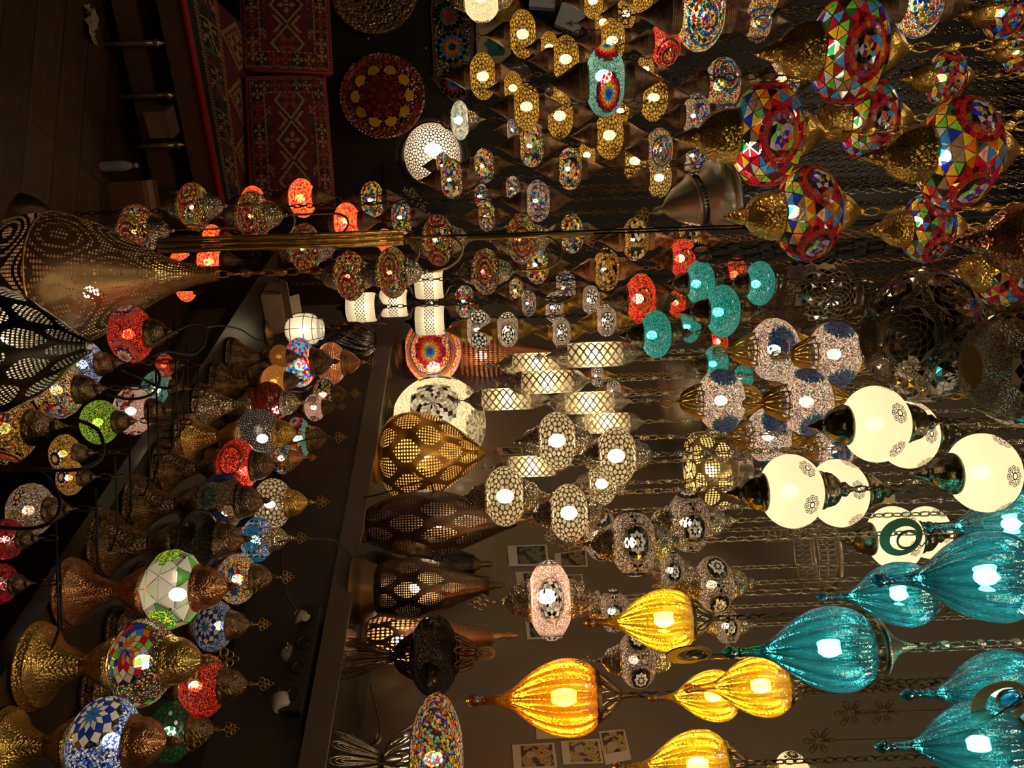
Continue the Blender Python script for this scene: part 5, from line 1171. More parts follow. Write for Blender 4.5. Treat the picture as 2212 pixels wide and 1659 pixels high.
mb = MB(); mb.tube([(145 * math.cos(a * PI / 32), 145 * math.sin(a * PI / 32), -1) for a in range(64)], 2.2, 6, closed=True); obj('seam', mb.mesh('seam', ['gold_soft']), t, scale=u)
obj('bulb', bulb_mesh('bulb_bright'), t, (30 * u, 0, 60 * u), 14 * u); obj('chain', chain_mesh(255 * u, 0.024, 'fancy', 'copper'), t, (0, 0, 333 * u))
mb = MB(); q = P(700, 531, 1.82) - t.location; z1 = 585 * u; mb.tube([(0, 0, z1 - 0.02), (0, 0, z1), (q.x * 0.3, q.y * 0.3, z1 + 0.02), (q.x * 0.8, q.y * 0.8, z1 + 0.015), (q.x, q.y, q.z)], 0.002, 6); obj('hook_arm', mb.mesh('hook_arm', ['brass_dark']), t)
t, u = hang('pendant_lantern', 'black punched metal lantern under the big brass one', 'lantern', -10, 755, 1.3)
mb = MB(); mb.lathe(smoothprof([(70, -120), (130, -60), (140, 0), (128, 40), (100, 85), (66, 130), (36, 170), (22, 190), (16, 202)], 2), 80, uv=True); 
mat_punched('black_lantern', (0.07, 0.06, 0.045), (0.03, 0.026, 0.02), 100, 44, 0.33, 0.22, motif=0.8, liner=0.15)
obj('body', mb.mesh('body', ['black_lantern']), t, scale=u); obj('bulb', bulb_mesh('bulb_high'), t, (-12 * u, -40 * u, 25 * u), 18 * u)
mb = MB(); zf = -t.location.z; mb.lathe([(90 * u, zf), (88 * u, zf + 0.02), (0.02, zf + 0.05), (0.018, -150 * u), (70 * u, -125 * u), (70 * u, -118 * u)], 32, cap=(True, False)); obj('floor_stand', mb.mesh('floor_stand', ['black_metal']), t)
t, u = hang('pendant_dome', 'pale metal bowl behind the big brass lantern', 'lamp', 40, 466, 2.6)
mb = MB(); mb.lathe(smoothprof([(58, -40), (60, -34), (58, -20), (50, 10), (38, 40), (20, 62), (6, 70)], 1), 48); obj('bowl', mb.mesh('bowl', ['bronze']), t, scale=u)
mb = MB(); mb.tube([(59 * math.cos(a * PI / 24), 59 * math.sin(a * PI / 24), -40) for a in range(48)], 3, 6, closed=True); obj('rim', mb.mesh('rim', ['silver_soft']), t, scale=u); hchain(t, 69 * u, 0.02, 'plain', 'black_metal')
# silver bell chandelier base
t, u = hang('pendant_chandelier', 'tilted silver bell shaped chandelier with flower finial', 'chandelier', 1530, 425, 2.2, 0.0)
TL = (0, -0.24, 0)
mb = MB(); mb.lathe(smoothprof([(4, -125), (10, -115), (8, -100), (24, -90), (42, -62), (50, -40), (58, -36), (56, -30), (48, -26), (50, -10), (66, 2), (74, 14), (78, 30), (74, 38)], 1), 48, 0, (48, 0.006)); obj('bell', mb.mesh('bell', ['silver_soft']), t, scale=u, rot=TL)
mb = MB(); mb.lathe([(76, 36), (82, 40), (82, 48), (76, 52), (60, 54)], 48); obj('rim', mb.mesh('rim', ['silver_soft']), t, scale=u, rot=TL); 
mb = MB()
for i in range(40):
    a = i * PI / 20; mb.ball((52 * math.cos(a), 52 * math.sin(a), -18), 3.2, 5, 4)
obj('bead_band', mb.mesh('bead_band', ['black_metal']), t, scale=u, rot=TL)
obj('finial', ME['flower_gold'], t, Matrix.Rotation(-0.24, 3, 'Y') @ Vector((0, 0, -123 * u)), 58 * u, (PI, -0.24, 0.3)); hchain(t, 52 * u, 0.022, 'plain', 'silver_soft')
# hammered drum and punched drum
t, u = hang('pendant_drum', 'large hammered silver drum lamp behind the turquoise lamps', 'lamp', 1462, 862, 2.9)
mb = MB(); mb.lathe(smoothprof([(10, -48), (60, -46), (92, -34), (102, -6), (100, 30), (92, 44)], 2), 64); obj('drum', mb.mesh('drum', ['silver_soft']), t, scale=u)
mb = MB(); mb.lathe([(100, 40), (106, 42), (106, 58), (98, 62)], 64); obj('rim', mb.mesh('rim', ['silver']), t, scale=u); obj('pendant_finial', ME['flower_gold'], t, (0, 0, -46 * u), 46 * u, (PI, 0, 0)); hchain(t, 60 * u, 0.022, 'fancy', 'silver')
mb = MB()
for i in range(3):
    a = i * 2 * PI / 3; mb.tube([(98 * math.cos(a), 98 * math.sin(a), 60), (0, 0, 62)], 2, 4)
obj('spokes', mb.mesh('spokes', ['silver_soft']), t, scale=u)
t, u = hang('pendant_drum', 'gold drum lamp with punched leaf pattern and silver rim', 'lamp', 1530, 1018, 2.55)
mb = MB(); mb.lathe(smoothprof([(8, -42), (70, -42), (84, -34), (86, -10), (86, 26), (84, 32)], 1), 64, uv=True); obj('drum', mb.mesh('drum', ['drum_gold']), t, scale=u)
mb = MB(); mb.lathe([(85, 30), (92, 34), (94, 44), (92, 52), (88, 60), (90, 72), (84, 76)], 64); obj('rim', mb.mesh('rim', ['silver']), t, scale=u)
mb = MB()
for i in range(44):
    a = i * 2 * PI / 44; mb.ball((94 * math.cos(a), 94 * math.sin(a), 56), 3.4, 6, 4)
obj('bead_band', mb.mesh('bead_band', ['silver_soft']), t, scale=u)
mb = MB()
for i in range(3):
    a = i * 2 * PI / 3; mb.tube([(85 * math.cos(a), 85 * math.sin(a), 74), (0, 0, 76)], 2, 4)
obj('spokes', mb.mesh('spokes', ['silver_soft']), t, scale=u)
obj('bulb', bulb_mesh('bulb_bright'), t, (0, 0, 0), 14 * u); hchain(t, 74 * u, 0.022, 'fancy', 'silver')
# filigree hoop chandelier
t, u = hang('pendant_hoop', 'silver filigree hoop chandelier behind the teal drops', 'chandelier', 1760, 1195, 2.4)
mb = MB(); R0 = 78
for k in range(46):
    a = k * 2 * PI / 46
    for z in (-9, 9):
        mb.tube([((R0 + 0) * math.cos(a + 0.055 * math.cos(q * PI / 5)), R0 * math.sin(a + 0.055 * math.cos(q * PI / 5)), z + 9 * math.sin(q * PI / 5)) for q in range(10)], 1.0, 3, closed=True)
obj('lattice_band', mb.mesh('lattice_band', ['silver_soft']), t, scale=u)
mb = MB()
for z in (-19, 19): mb.tube([(R0 * math.cos(a * PI / 30), R0 * math.sin(a * PI / 30), z) for a in range(60)], 2, 5, closed=True)
mb.tube([((R0 + 3) * math.cos(a * PI / 30), (R0 + 3) * math.sin(a * PI / 30), 26) for a in range(60)], 6, 6, closed=True)
obj('rim', mb.mesh('rim', ['silver']), t, scale=u)
mb = MB()
for k in range(8):
    for q in range(2):
        z = -110 + k * 13; mb.tube([((-44 + q * 0) + 7 * math.cos(s * PI / 4) + (q * 2 - 1) * 7, -20, z + 6 * math.sin(s * PI / 4)) for s in range(8)], 1.1, 3, closed=True)
mb.tube([(-44, -20, -118), (-44, -20, 26), (-60, -50, 26)], 1.2, 4)
obj('lattice_strip', mb.mesh('lattice_strip', ['silver_soft']), t, scale=u)
mb = MB()
for i in range(3):
    a = i * 2 * PI / 3; mb.tube([(R0 * math.cos(a), R0 * math.sin(a), 26), (0, 0, 30)], 1.6, 4)
obj('spokes', mb.mesh('spokes', ['silver_soft']), t, scale=u); hchain(t, 28 * u, 0.022, 'plain', 'silver_soft')
# white cylinder lanterns with a patterned belt
def mat_cyl():
    m, nt, out = newmat('pleated_white'); uv = nd(nt, 'ShaderNodeTexCoord').outputs['UV']; sp = nd(nt, 'ShaderNodeSeparateXYZ', Vector=uv)
    a = math_(nt, 'SINE', math_(nt, 'MULTIPLY', sp.outputs[0], 2 * PI * 60)); st = math_(nt, 'MULTIPLY_ADD', a, 0.12, 0.85)
    v = sp.outputs[1]; belt = math_(nt, 'LESS_THAN', math_(nt, 'ABSOLUTE', math_(nt, 'SUBTRACT', v, 0.5)), 0.15)
    z = math_(nt, 'SINE', math_(nt, 'ADD', math_(nt, 'MULTIPLY', sp.outputs[0], 2 * PI * 22), math_(nt, 'MULTIPLY', v, 60)))
    z2 = math_(nt, 'SINE', math_(nt, 'SUBTRACT', math_(nt, 'MULTIPLY', sp.outputs[0], 2 * PI * 22), math_(nt, 'MULTIPLY', v, 60)))
    pz = math_(nt, 'GREATER_THAN', math_(nt, 'MAXIMUM', z, z2), 0.55)
    c = mixc(nt, 1.0, (0.85, 0.8, 0.65), st, 'MULTIPLY'); c = mixc(nt, math_(nt, 'MULTIPLY', belt, math_(nt, 'SUBTRACT', 1.0, pz)), c, (0.1, 0.07, 0.04))
    nt.links.new(glassy(nt, c, 0.06, 0.05, 0.2, 0.2), out.inputs[0]); MAT['pleated_white'] = m
mat_cyl()
ME['pleat'] = None; mb = MB(); mb.lathe(smoothprof([(0.82, -1), (0.98, -0.9), (1, -0.5), (1, 0.5), (0.98, 0.9), (0.82, 1)], 1), 48, uv=True); ME['pleat'] = mb.mesh('pleat', ['pleated_white'])
lathe_mesh('pleat_cap', [(0.84, -0.06), (0.88, 0), (0.8, 0.12), (0.5, 0.25), (0.2, 0.4), (0.1, 0.7)], 'black_metal', 24); lathe_mesh('pleat_base', [(0.1, -0.7), (0.2, -0.4), (0.7, -0.2), (0.88, -0.04), (0.84, 0.06)], 'black_metal', 24)
for x, y, R, d, lb in ((782, 664, 32, 2.75, 'white pleated cylinder lantern under two red ringed lamps'), (852, 655, 30, 2.9, 'white pleated cylinder lantern behind a red ringed lamp'),
                       (928, 615, 31, 2.85, 'white pleated cylinder lantern with a bright spot beside the looped gold arm'), (930, 692, 32, 2.8, 'white pleated cylinder lantern right against the rainbow globe')):
    t = empty('pendant_lantern', P(x, y, d), R * d / F); tag(t, lb, 'lantern', 'white pleated cylinder lanterns')
    obj('shade', ME['pleat'], t); obj('bulb', bulb_mesh('bulb'), t, (0, -0.3, 0.1), 0.22); obj('top_cap', ME['pleat_cap'], t, (0, 0, 1)); obj('bottom_cap', ME['pleat_base'], t, (0, 0, -1))
    obj('chain', chain_mesh((CEIL_Z - t.location.z) / t.scale[0] - 1.6, 0.4, 'plain', 'black_metal'), t, (0, 0, 1.6))
# gold chandelier columns with looped arms
def column(label, x0, x1, y, d, r, arms, tubes):
    t = empty('pendant_chandelier', P(x0, y, d)); tag(t, label, 'chandelier')
    mb = MB(); l0 = t.location
    for k in range(tubes):
        o = (k - (tubes - 1) / 2) * r * 2.1
        a, b = P(x0, y + o, d) - l0, P(x1, y + o, d) - l0; b.x = a.x; mb.tube([a, b], r * d / F, 8)
    obj('column', mb.mesh('column', ['gold_soft']), t)
    mb = MB(); top = P(x1, y, d) - l0; mb.tube([(0, 0, top.z - 0.01), (0, 0, CEIL_Z - l0.z)], 0.0025, 5); obj('cable', mb.mesh('cable', ['black_metal']), t)
    for lx, ly, xl, xe in arms:      # from a lamp top straight up, over in a loop, and down to the column
        lam = [q for q in L if q['kind'] == 'rings' and q['x'] == lx and q['y'] == ly][0]; wl = lam['R'] * lam['d'] / F
        A0 = P(lx, ly, lam['d']) - l0; A0.z += (0.87 * 0.62 + 0.85) * wl
        zt = (P(xl, ly, d) - l0).z; ze = (P(xe, y, d) - l0).z
        T = Vector((A0.x, A0.y, max(zt, A0.z + 0.01))); B1 = Vector((0, 0, T.z))
        pts = [A0 + (T - A0) * (i / 5) for i in range(6)]
        rise = min(0.05, (T - B1).length * 0.5)
        for i in range(1, 12):
            q = PI * i / 12; pts.append((T + B1) / 2 + (T - B1) / 2 * math.cos(q) + Vector((0, 0, rise * math.sin(q))))
        pts += [B1 + (Vector((0, 0, ze)) - B1) * (i / 5) for i in range(6)]
        mb = MB(); mb.tube(pts, 2.6 * d / F, 6); obj('arm', mb.mesh('arm', ['gold_soft']), t)
column('thick gold tube chandelier column with looped arms at the left lamps', 342, 872, 531, 1.8, 5.5, [(298, 500, 490, 470), (420, 447, 585, 520), (548, 467, 690, 600), (660, 536, 790, 740), (757, 596, 862, 840), (848, 589, 950, 868)], 3)
column('thin gold tube chandelier column with one big looped arm', 1015, 1282, 514, 1.85, 5, [(947, 519, 1060, 1030), (1049, 587, 1165, 1140), (1127, 516, 1205, 1190)], 1)

# ------------------------------------------------------------------ bench with kilim cushions, plates, boards at the back
SZ = 0.34
fl, fr_ = PZ(385, -60, SZ), PZ(492, 500, SZ)
bench = empty('bench', (fl.x, fl.y, 0)); tag(bench, 'low dark wooden bench covered with red kilim', 'bench')
b0 = bench.location
def bprism(name, pts, z0, z1, mat): 
    mb = MB(); mb.prism([Vector((p.x, p.y, 0)) - Vector((b0.x, b0.y, 0)) for p in pts], z0, z1); return obj(name, mb.mesh(name, [mat]), bench)
bl, br_ = Vector((fl.x - 0.1, 3.86, 0)), Vector((fr_.x + 0.05, 3.86, 0))
bprism('seat_board', [fl, fr_, br_, bl], SZ - 0.1, SZ - 0.012, 'wood_brown')
ofs = Vector((-0.03, 0.05, 0))
f2, f3 = PZ(240, -60, 0.12), PZ(300, 420, 0.12)
bprism('lower_board', [fl + ofs, fr_ + ofs, fr_ + ofs + Vector((0, .25, 0)), fl + ofs + Vector((0, .25, 0))], 0.05, 0.14, 'wood_brown')
for k in range(6):
    q = fl + (fr_ - fl) * (k / 5 * 0.98 + 0.01) + Vector((0.02, 0.04, 0)) - b0
    mb = MB(); mb.tube([(q.x, q.y, 0.0), (q.x, q.y, SZ - 0.1)], 0.012, 8); mb.ball((q.x, q.y, 0.2), 0.018, 8, 6); obj('leg', mb.mesh('leg', ['silver_soft']), bench)
# woven cloth: colour per stitch
CR, BK, MA, OR2, GN = (0.3, 0.2, 0.09), (0.012, 0.008, 0.008), (0.1, 0.008, 0.014), (0.22, 0.05, 0.015), (0.02, 0.05, 0.035)
def cross(u, v):      # eight petal cross in a unit square
    x, y = abs(u - .5), abs(v - .5); m, n = max(x, y), min(x, y)
    return m < 0.42 and (n < m * 0.45 and m > 0.12 or m < 0.08)
def cushion_col(u, v, asp):
    w = 0.13
    du, dv = min(u, 1 - u), min(v, 1 - v) * asp
    e = min(du, dv)
    if e < 0.02: return (0.16, 0.008, 0.014)
    if e < 0.045: return BK if int((u + v * asp) * 60) % 2 else CR
    if e < 0.175:
        s = 0.135
        a = (v * asp if du <= dv else u); k = int(a / s)
        c = (CR, GN, OR2, BK)[k % 4] if k % 2 == 0 else (CR, OR2)[k // 2 % 2]
        bb = (MA, BK, MA)[k % 3]
        return c if cross((a / s) % 1, (e - 0.045) / 0.13) else bb
    if e < 0.2: return CR if int((u + v * asp) * 50) % 3 else MA
    x, y = abs(u - .5), v * asp
    per = 0.44; yy = abs(((y - asp / 2) / per + 0.5) % 1 - .5) * per; k = int((y - asp / 2) / per + 50.5)
    dd = x + yy * 0.9
    if dd < 0.2:
        if dd > 0.165: return CR
        if dd > 0.14: return GN if k % 2 else BK
        if k % 2: return OR2 if not cross(0.5 + (u - .5) * 2.6, 0.5 + yy * 2.6) else MA
        return CR if (x + yy) < 0.1 and cross(0.5 + (u - .5) * 3.6, 0.5 + yy * 3.6) else MA
    if abs(dd - 0.26) < 0.02 and yy > 0.12: return CR
    if x > 0.24 and (x - 0.24) < (yy) * 0.5: 
        return (CR, GN, BK)[int(y * 9) % 3] if int((x + yy) * 40) % 2 else MA
    return MA
def cushion(corners, asp, thick, label):
    """corners in the world: bottom left, bottom right, top right, top left"""
    c = sum(corners, Vector()) / 4; t = empty('cushion', c); tag(t, label, 'cushion', None)
    bl_, br2, tr, tl = [p - c for p in corners]; nrm = (br2 - bl_).cross(tl - bl_).normalized()
    if nrm.y > 0: nrm = -nrm
    NX, NY = 96, int(96 / asp) if asp < 1 else 96
    mb = MB(); vs = []; fs = []; cols = []
    for i in range(NX + 1):
        for j in range(NY + 1):
            s, r = i / NX, j / NY
            p = (bl_ * (1 - s) + br2 * s) * (1 - r) + (tl * (1 - s) + tr * s) * r
            puff = (max(0, math.sin(PI * s)) * max(0, math.sin(PI * r))) ** 0.35
            vs.append(p + nrm * thick * puff)
    for i in range(NX):
        for j in range(NY):
            a = i * (NY + 1) + j; mb_f = (a, a + NY + 1, a + NY + 2, a + 1)
            fs.append(mb_f); cols.append(cushion_col((j + .5) / NY, (i + .5) / NX, 1 / asp if asp < 1 else asp))
    for f, cl in zip(fs, cols): mb.f.append(f); mb.m.append(0); mb.c.append(cl); mb.s.append(True)
    mb.v = [tuple(v) for v in vs]
    obj('cover', mb.mesh('cover', ['weave']), t)
    mb = MB(); cs = [bl_, br2, tr, tl]; mb.tube([cs[k] + (cs[(k + 1) % 4] - cs[k]) * (q / 8) for k in range(4) for q in range(8)], 0.009, 6, closed=True); obj('piping', mb.mesh('piping', ['red_piping']), t)
    mb = MB(); mb.add([p for p in cs] + [p - nrm * 0.05 for p in cs], [(4, 5, 6, 7), (0, 1, 5, 4), (1, 2, 6, 5), (2, 3, 7, 6), (3, 0, 4, 7)], smooth=False); obj('back', mb.mesh('back', ['red_piping']), t)
def face(px, py, y): r = ray(px, py); return CAMP + r * y
cushion([face(516, -110, 3.66), face(526, 150, 3.66), face(716, 158, 3.78), face(702, -115, 3.78)], 1.45, 0.05, 'red kilim back cushion nearer the frame edge with black gap beside it')
cushion([face(532, 168, 3.62), face(545, 452, 3.62), face(722, 450, 3.78), face(700, 166, 3.78)], 1.45, 0.05, 'red kilim back cushion in front of the orange mottled lamps')
# kilim over the seat
def seat_col(u, v):       # u along, v front to back
    if v < 0.06: return (0.012, 0.008, 0.006)
    if v < 0.12: return CR if (u * 90) % 1 < 0.5 + (0.12 - v) * 8 - 0.25 else BK
    if v < 0.34:
        a = u * 17; k = int(a); f = a % 1; h = (v - 0.12) / 0.22
        if f < 0.08: return (CR, OR2)[k % 2]
        if k % 3 == 2: return CR if cross(f, h) else BK
        return (CR, OR2, GN)[(k * 2) % 3] if abs((f * 2 - 1) - (0.7 if h > .5 else -0.7) * math.sin(h * 9)) < 0.35 else (MA, BK)[k % 2]
    if v < 0.4: return OR2 if (u * 50) % 1 < 0.7 else CR
    yy = abs(((u * 4.2) % 1) - .5); x = abs(v - 0.68) * 2.6
    dd = x * 0.55 + yy * 0.9
    if abs(dd - 0.36) < 0.035 or abs(dd - 0.24) < 0.02: return CR
    if dd < 0.22: return CR if cross(0.5 + (v - .68) * 3.5, 0.5 + yy * 2) else MA
    return MA if dd > 0.36 else (0.14, 0.02, 0.012)
NX, NY = 300, 44; mb = MB(); vs = []
for i in range(NX + 1):
    for j in range(NY + 1):
        s, r = i / NX, j / NY
        f_, k_ = fl + (fr_ - fl) * s, Vector((bl.x + (br_.x - bl.x) * s, 3.82, 0)); p = f_ + (Vector((k_.x, k_.y, SZ)) - f_) * (r * (1 if True else 1))
        vs.append((p.x - b0.x, p.y - b0.y, SZ + 0.03 * min(1, r * 6) ** 0.5))
mb.v = vs
for i in range(NX):
    for j in range(NY):
        a = i * (NY + 1) + j; mb.f.append((a, a + NY + 1, a + NY + 2, a + 1)); mb.m.append(0); mb.s.append(True); mb.c.append(seat_col((i + .5) / NX, (j + .5) / NY))
obj('kilim_cover', mb.mesh('kilim_cover', ['weave']), bench)
mb = MB(); mb.tube([fl - b0 + (fr_ - fl) * (k / 10) + Vector((0, -0.008, 0)) for k in range(11)], 0.014, 8); obj('piping', mb.mesh('piping', ['red_piping']), bench)
# box between the bench boards, bottle and carton on the floor, crumpled bag
p = PZ(312, 255, 0.142); t = empty('storage_box', (p.x, p.y + 0.05, 0.1415)); tag(t, 'small pale box stored under the bench', 'box')
mb = MB(); mb.box((-0.05, -0.04, 0), (0.05, 0.04, 0.075)); obj('box_body', mb.mesh('box_body', ['card_dim']), t, rot=(0, 0, 0.6)); mb = MB(); mb.box((-0.052, -0.042, 0.075), (0.052, 0.042, 0.09)); obj('lid', mb.mesh('lid', ['card_dim']), t, rot=(0, 0, 0.6))
p = PZ(218, 360, 0.0); t = empty('plastic_bottle', (p.x, p.y, 0.0), 0.62); tag(t, 'clear plastic water bottle standing on the floor', 'bottle')
lathe_mesh('bottle_body', smoothprof([(0.03, 0), (0.033, 0.01), (0.031, 0.06), (0.033, 0.1), (0.033, 0.14), (0.022, 0.175), (0.012, 0.195), (0.012, 0.2)], 1), 'clear_plastic', 20, cap=(True, False)); obj('bottle_body', ME['bottle_body'], t)
lathe_mesh('bottle_cap', [(0.015, 0.195), (0.015, 0.218), (0.012, 0.22)], 'white_plastic', 16, cap=(True, True)); obj('cap', ME['bottle_cap'], t)
p = PZ(232, 408, 0.0); t = empty('carton', (p.x + 0.06, p.y + 0.1, 0.0)); tag(t, 'brown carton on the floor behind the water bottle', 'box')
mb = MB(); mb.box((-0.11, -0.07, 0), (0.11, 0.07, 0.13)); obj('carton_body', mb.mesh('carton_body', ['card_brown']), t, rot=(0, 0, 0.3)); mb = MB(); mb.box((-0.11, -0.025, 0.13), (0.11, 0.025, 0.1315)); obj('tape', mb.mesh('tape', ['card_cream']), t, rot=(0, 0, 0.3))
p = PZ(188, 52, 0.0); t = empty('paper_wrapper', (p.x, p.y, 0.0)); tag(t, 'crumpled pale wrapper lying at the foot of the bench', 'litter')
mb = MB(); rr = random.Random(2); n = 7
vs = [((i / (n - 1) - .5) * 0.12 + rr.uniform(-.006, .006), (j / (n - 1) - .5) * 0.07 + rr.uniform(-.006, .006), rr.uniform(0.0, 0.035)) for i in range(n) for j in range(n)]
mb.add(vs, [(i * n + j, (i + 1) * n + j, (i + 1) * n + j + 1, i * n + j + 1) for i in range(n - 1) for j in range(n - 1)], smooth=False); obj('crumpled_sheet', mb.mesh('crumpled_sheet', ['card_cream']), t)
# plates on the black wall
def plate(x, y, R, label, kind):
    p = face(x, y, BACK_Y - 0.035); u = (BACK_Y - 0.035) / F; t = empty('wall_plate', p); tag(t, label, 'plate'); R *= u
    mb = MB(); mb.lathe([(0.001, 0.022), (0.5, 0.018), (0.8, 0.006), (0.95, -0.008), (1.0, -0.012), (1.01, -0.006), (1.0, 0.004), (0.8, 0.02), (0.5, 0.03), (0.001, 0.032)], 64)
    mb.v = [(v[0] * R, v[2], v[1] * R) for v in mb.v]; obj('dish', mb.mesh('dish', ['plate_gold' if kind else 'plate_orange']), t)
    s = Mosaic(1, Flat(-0.002, R), 0.002, 0, random.Random(3)); c = (0, 0)
    if kind:
        for k in range(8):
            a = k * PI / 4 + 0.4; s.rosette((0.42 * R * math.cos(a), 0.42 * R * math.sin(a)), 0.12, 4, 2, lambda kk, j: BLK if kk == 2 else (0.6, 0.4, 0.1), 0.05)
        s.ring(c, 0.92, 0.985, 60, lambda j: s.r.choice([(0.7, 0.6, 0.45), BLK, (0.5, 0.3, 0.2), WHT]))
        s.rosette(c, 0.22, 8, 3, lambda k, j: (0.75, 0.5, 0.1) if k % 2 else BLK)
    else:
        s.rosette(c, 0.62, 10, 6, lambda k, j: (0.16, 0.015, 0.015) if (k in (2, 4, 6)) else (0.3, 0.05, 0.01), 0.1)
        for k in range(10):
            a = k * PI / 5 + 0.3
            pts = [s.pt((0.6 * R * math.cos(a), 0.6 * R * math.sin(a)), 0.145, q * PI / 9) for q in range(18)]; s.tile(pts, (0.95, 0.5, 0.05), 0)
        s.ring(c, 0.93, 0.99, 70, lambda j: s.r.choice([(0.3, 0.22, 0.16), (0.4, 0.05, 0.03), (0.4, 0.3, 0.2)]))
        for q in range(2):
            for j in range(44):
                a = 2 * PI * (j + q * .5) / 44; r0 = 0.79 + q * 0.065
                s.tile([s.pt(c, r0, a - .055), s.pt(c, r0, a + .055), s.pt(c, r0 + 0.06, a)], s.r.choice([RED, ORG, DRED, (0.5, 0.05, 0.02)]), 0.05)
    obj('mosaic_pattern', s.mb.mesh('mosaic_pattern', ['tile_dull']), t)
mat_beads('plate_gold', [(0.95, 0.6, 0.1), (1.0, 0.72, 0.18), (0.8, 0.5, 0.08)], 60, (0.5, 0.32, 0.06), 0.0); mat_beads('plate_orange', [(0.75, 0.12, 0.03), (0.85, 0.2, 0.04), (0.5, 0.07, 0.02)], 70, (0.5, 0.28, 0.12), 0.0)
area0 = None
plate(809, -20, 93, 'gold mosaic wall plate cut by the frame edge', 1); plate(826, 208, 92, 'orange mosaic wall plate with dark red star', 0)
for i, (x, y) in enumerate(((795, 83), (920, 103))):
    mb = MB(); mb.ball((0, 0, 0), 0.007, 8, 6, sc=(1, .5, 1)); o = obj('wall_screw', mb.mesh('wall_screw', ['silver_soft']), None, face(x, y, BACK_Y - 0.003)); tag(o, ('small screw head close to the gold plate', 'small screw head close to the mosaic board')[i], 'screw')
# long mosaic board with clipped corners
yb = BACK_Y - 0.02; ub = yb / F
c0 = face(975, 105, yb); t = empty('mosaic_board', c0); tag(t, 'long cream mosaic board with round flower medallions', 'board')
def bpoly(pts, y0, y1):
    mb = MB(); P2 = [face(x, y, yb) - c0 for x, y in pts]; n = len(P2)
    mb.add([(p.x, y0, p.z) for p in P2] + [(p.x, y1, p.z) for p in P2], [tuple(range(n)), tuple(range(n, 2 * n))[::-1]] + [(i, i + n, (i + 1) % n + n, (i + 1) % n) for i in range(n)], smooth=False); return mb
out_ = [(947, -30), (1008, -30), (1022, -5), (1024, 180), (1008, 208), (992, 222), (985, 222), (958, 200), (938, 175), (930, 20), (933, -10)]
obj('frame', bpoly(out_, 0.015, -0.002).mesh('frame', ['wood_brown']), t)
inn = [(975 + (x - 975) * 0.86, 100 + (y - 100) * 0.95) for x, y in out_]; obj('mosaic_field', bpoly(inn, 0.0, -0.006).mesh('mosaic_field', ['plate_cream']), t) if 'plate_cream' in MAT else None
mat_beads('plate_cream', [(0.5, 0.38, 0.2), (0.56, 0.44, 0.26), (0.42, 0.3, 0.16)], 80, (0.3, 0.2, 0.1), 0.0)
obj('mosaic_field', bpoly(inn, 0.0, -0.006).mesh('mosaic_field', ['plate_cream']), t)
s = Mosaic(1, Flat(-0.007, 1.0), 0.001, 0, random.Random(3))
for (x, y), cols in (((970, 36), [(0.5, 0.05, 0.03), (0.4, 0.08, 0.06), (0.12, 0.2, 0.25), BLK, BLK]), ((977, 103), [BLU, YEL, ORG, LBL, BLK]), ((982, 180), [BLU, LBL, RED, BLK, BLK])):
    q = face(x, y, yb) - c0; s.rosette((q.x, q.z), 36 * ub, 14, 5, lambda k, j: cols[k - 1], 0.16)
obj('medallions', s.mb.mesh('medallions', ['tile_dull']), t)
# flush dome lamp with star net
t = empty('wall_dome_lamp', face(934, 335, BACK_Y - 0.01)); tag(t, 'white dome wall lamp with black star lattice', 'lamp'); u = BACK_Y / F
s = Mosaic(0.9); s.ZMAX = 2; s.petals(3, lambda: (0.9, 0.78, 0.68), 0.14); 
keep = [i for i, f in enumerate(s.mb.f) if all(s.mb.v[q][1] < 0.02 for q in f)]
mb = MB()
for i in keep: mb.add([s.mb.v[q] for q in s.mb.f[i]], [tuple(range(len(s.mb.f[i])))], 1, s.mb.c[i], False)
pr = [(math.cos(a * PI / 20), -math.sin(a * PI / 20) * 0.98) for a in range(11)]
mb2 = MB(); mb2.lathe([(r * 0.985, z * 0.95) for r, z in pr], 48); mb.add([(v[0], v[2], v[1] * 0.9) for v in mb2.v], mb2.f, 0)
ME['dome'] = mb.mesh('dome', ['grout_net', 'tile']); obj('dome', ME['dome'], t, scale=66 * u)
mb = MB(); mb.lathe([(1.08, 0.0), (1.1, 0.03), (1.06, 0.1), (0.98, 0.12)], 48); mb.v = [(v[0], -v[2], v[1]) for v in mb.v]; obj('rim', mb.mesh('rim', ['wood_dark']), t, scale=66 * u)
obj('bulb', bulb_mesh('bulb_high'), t, (-3 * u, -30 * u, 4 * u), 14 * u)
# slogan board behind the dome, letters as seen
t = empty('slogan_sign', face(895, 430, BACK_Y - 0.012)); tag(t, 'black board with slanting white capital letters', 'sign')
mb = MB(); mb.box((-0.18, -0.004, -0.14), (0.18, 0.01, 0.14)); obj('panel', mb.mesh('panel', ['black_board']), t)
def text(body, size, parent, loc, rot, mat, name='lettering', font_shear=0.0):
    cu = bpy.data.curves.new(name + '_curve', 'FONT'); cu.body = body; cu.size = size; cu.extrude = 0.0006; cu.shear = font_shear; cu.materials.append(MAT[mat]); cu.align_x = 'LEFT'
    tmp = bpy.data.objects.new('tmp', cu); COL.objects.link(tmp); bpy.context.view_layer.update()
    me = bpy.data.meshes.new_from_object(tmp.evaluated_get(bpy.context.evaluated_depsgraph_get())); me.name = name
    bpy.data.objects.remove(tmp); bpy.data.curves.remove(cu)
    return obj(name, me, parent, loc, None, rot)
pp = lambda x, y: face(x, y, BACK_Y - 0.018) - t.location
M = Matrix(((SA, -CA, 0), (0, 0, -1), (CA, SA, 0)))       # photo axes in the world
def photo_rot(deg): return (M @ Matrix.Rotation(-math.radians(deg), 3, 'Z')).to_euler()
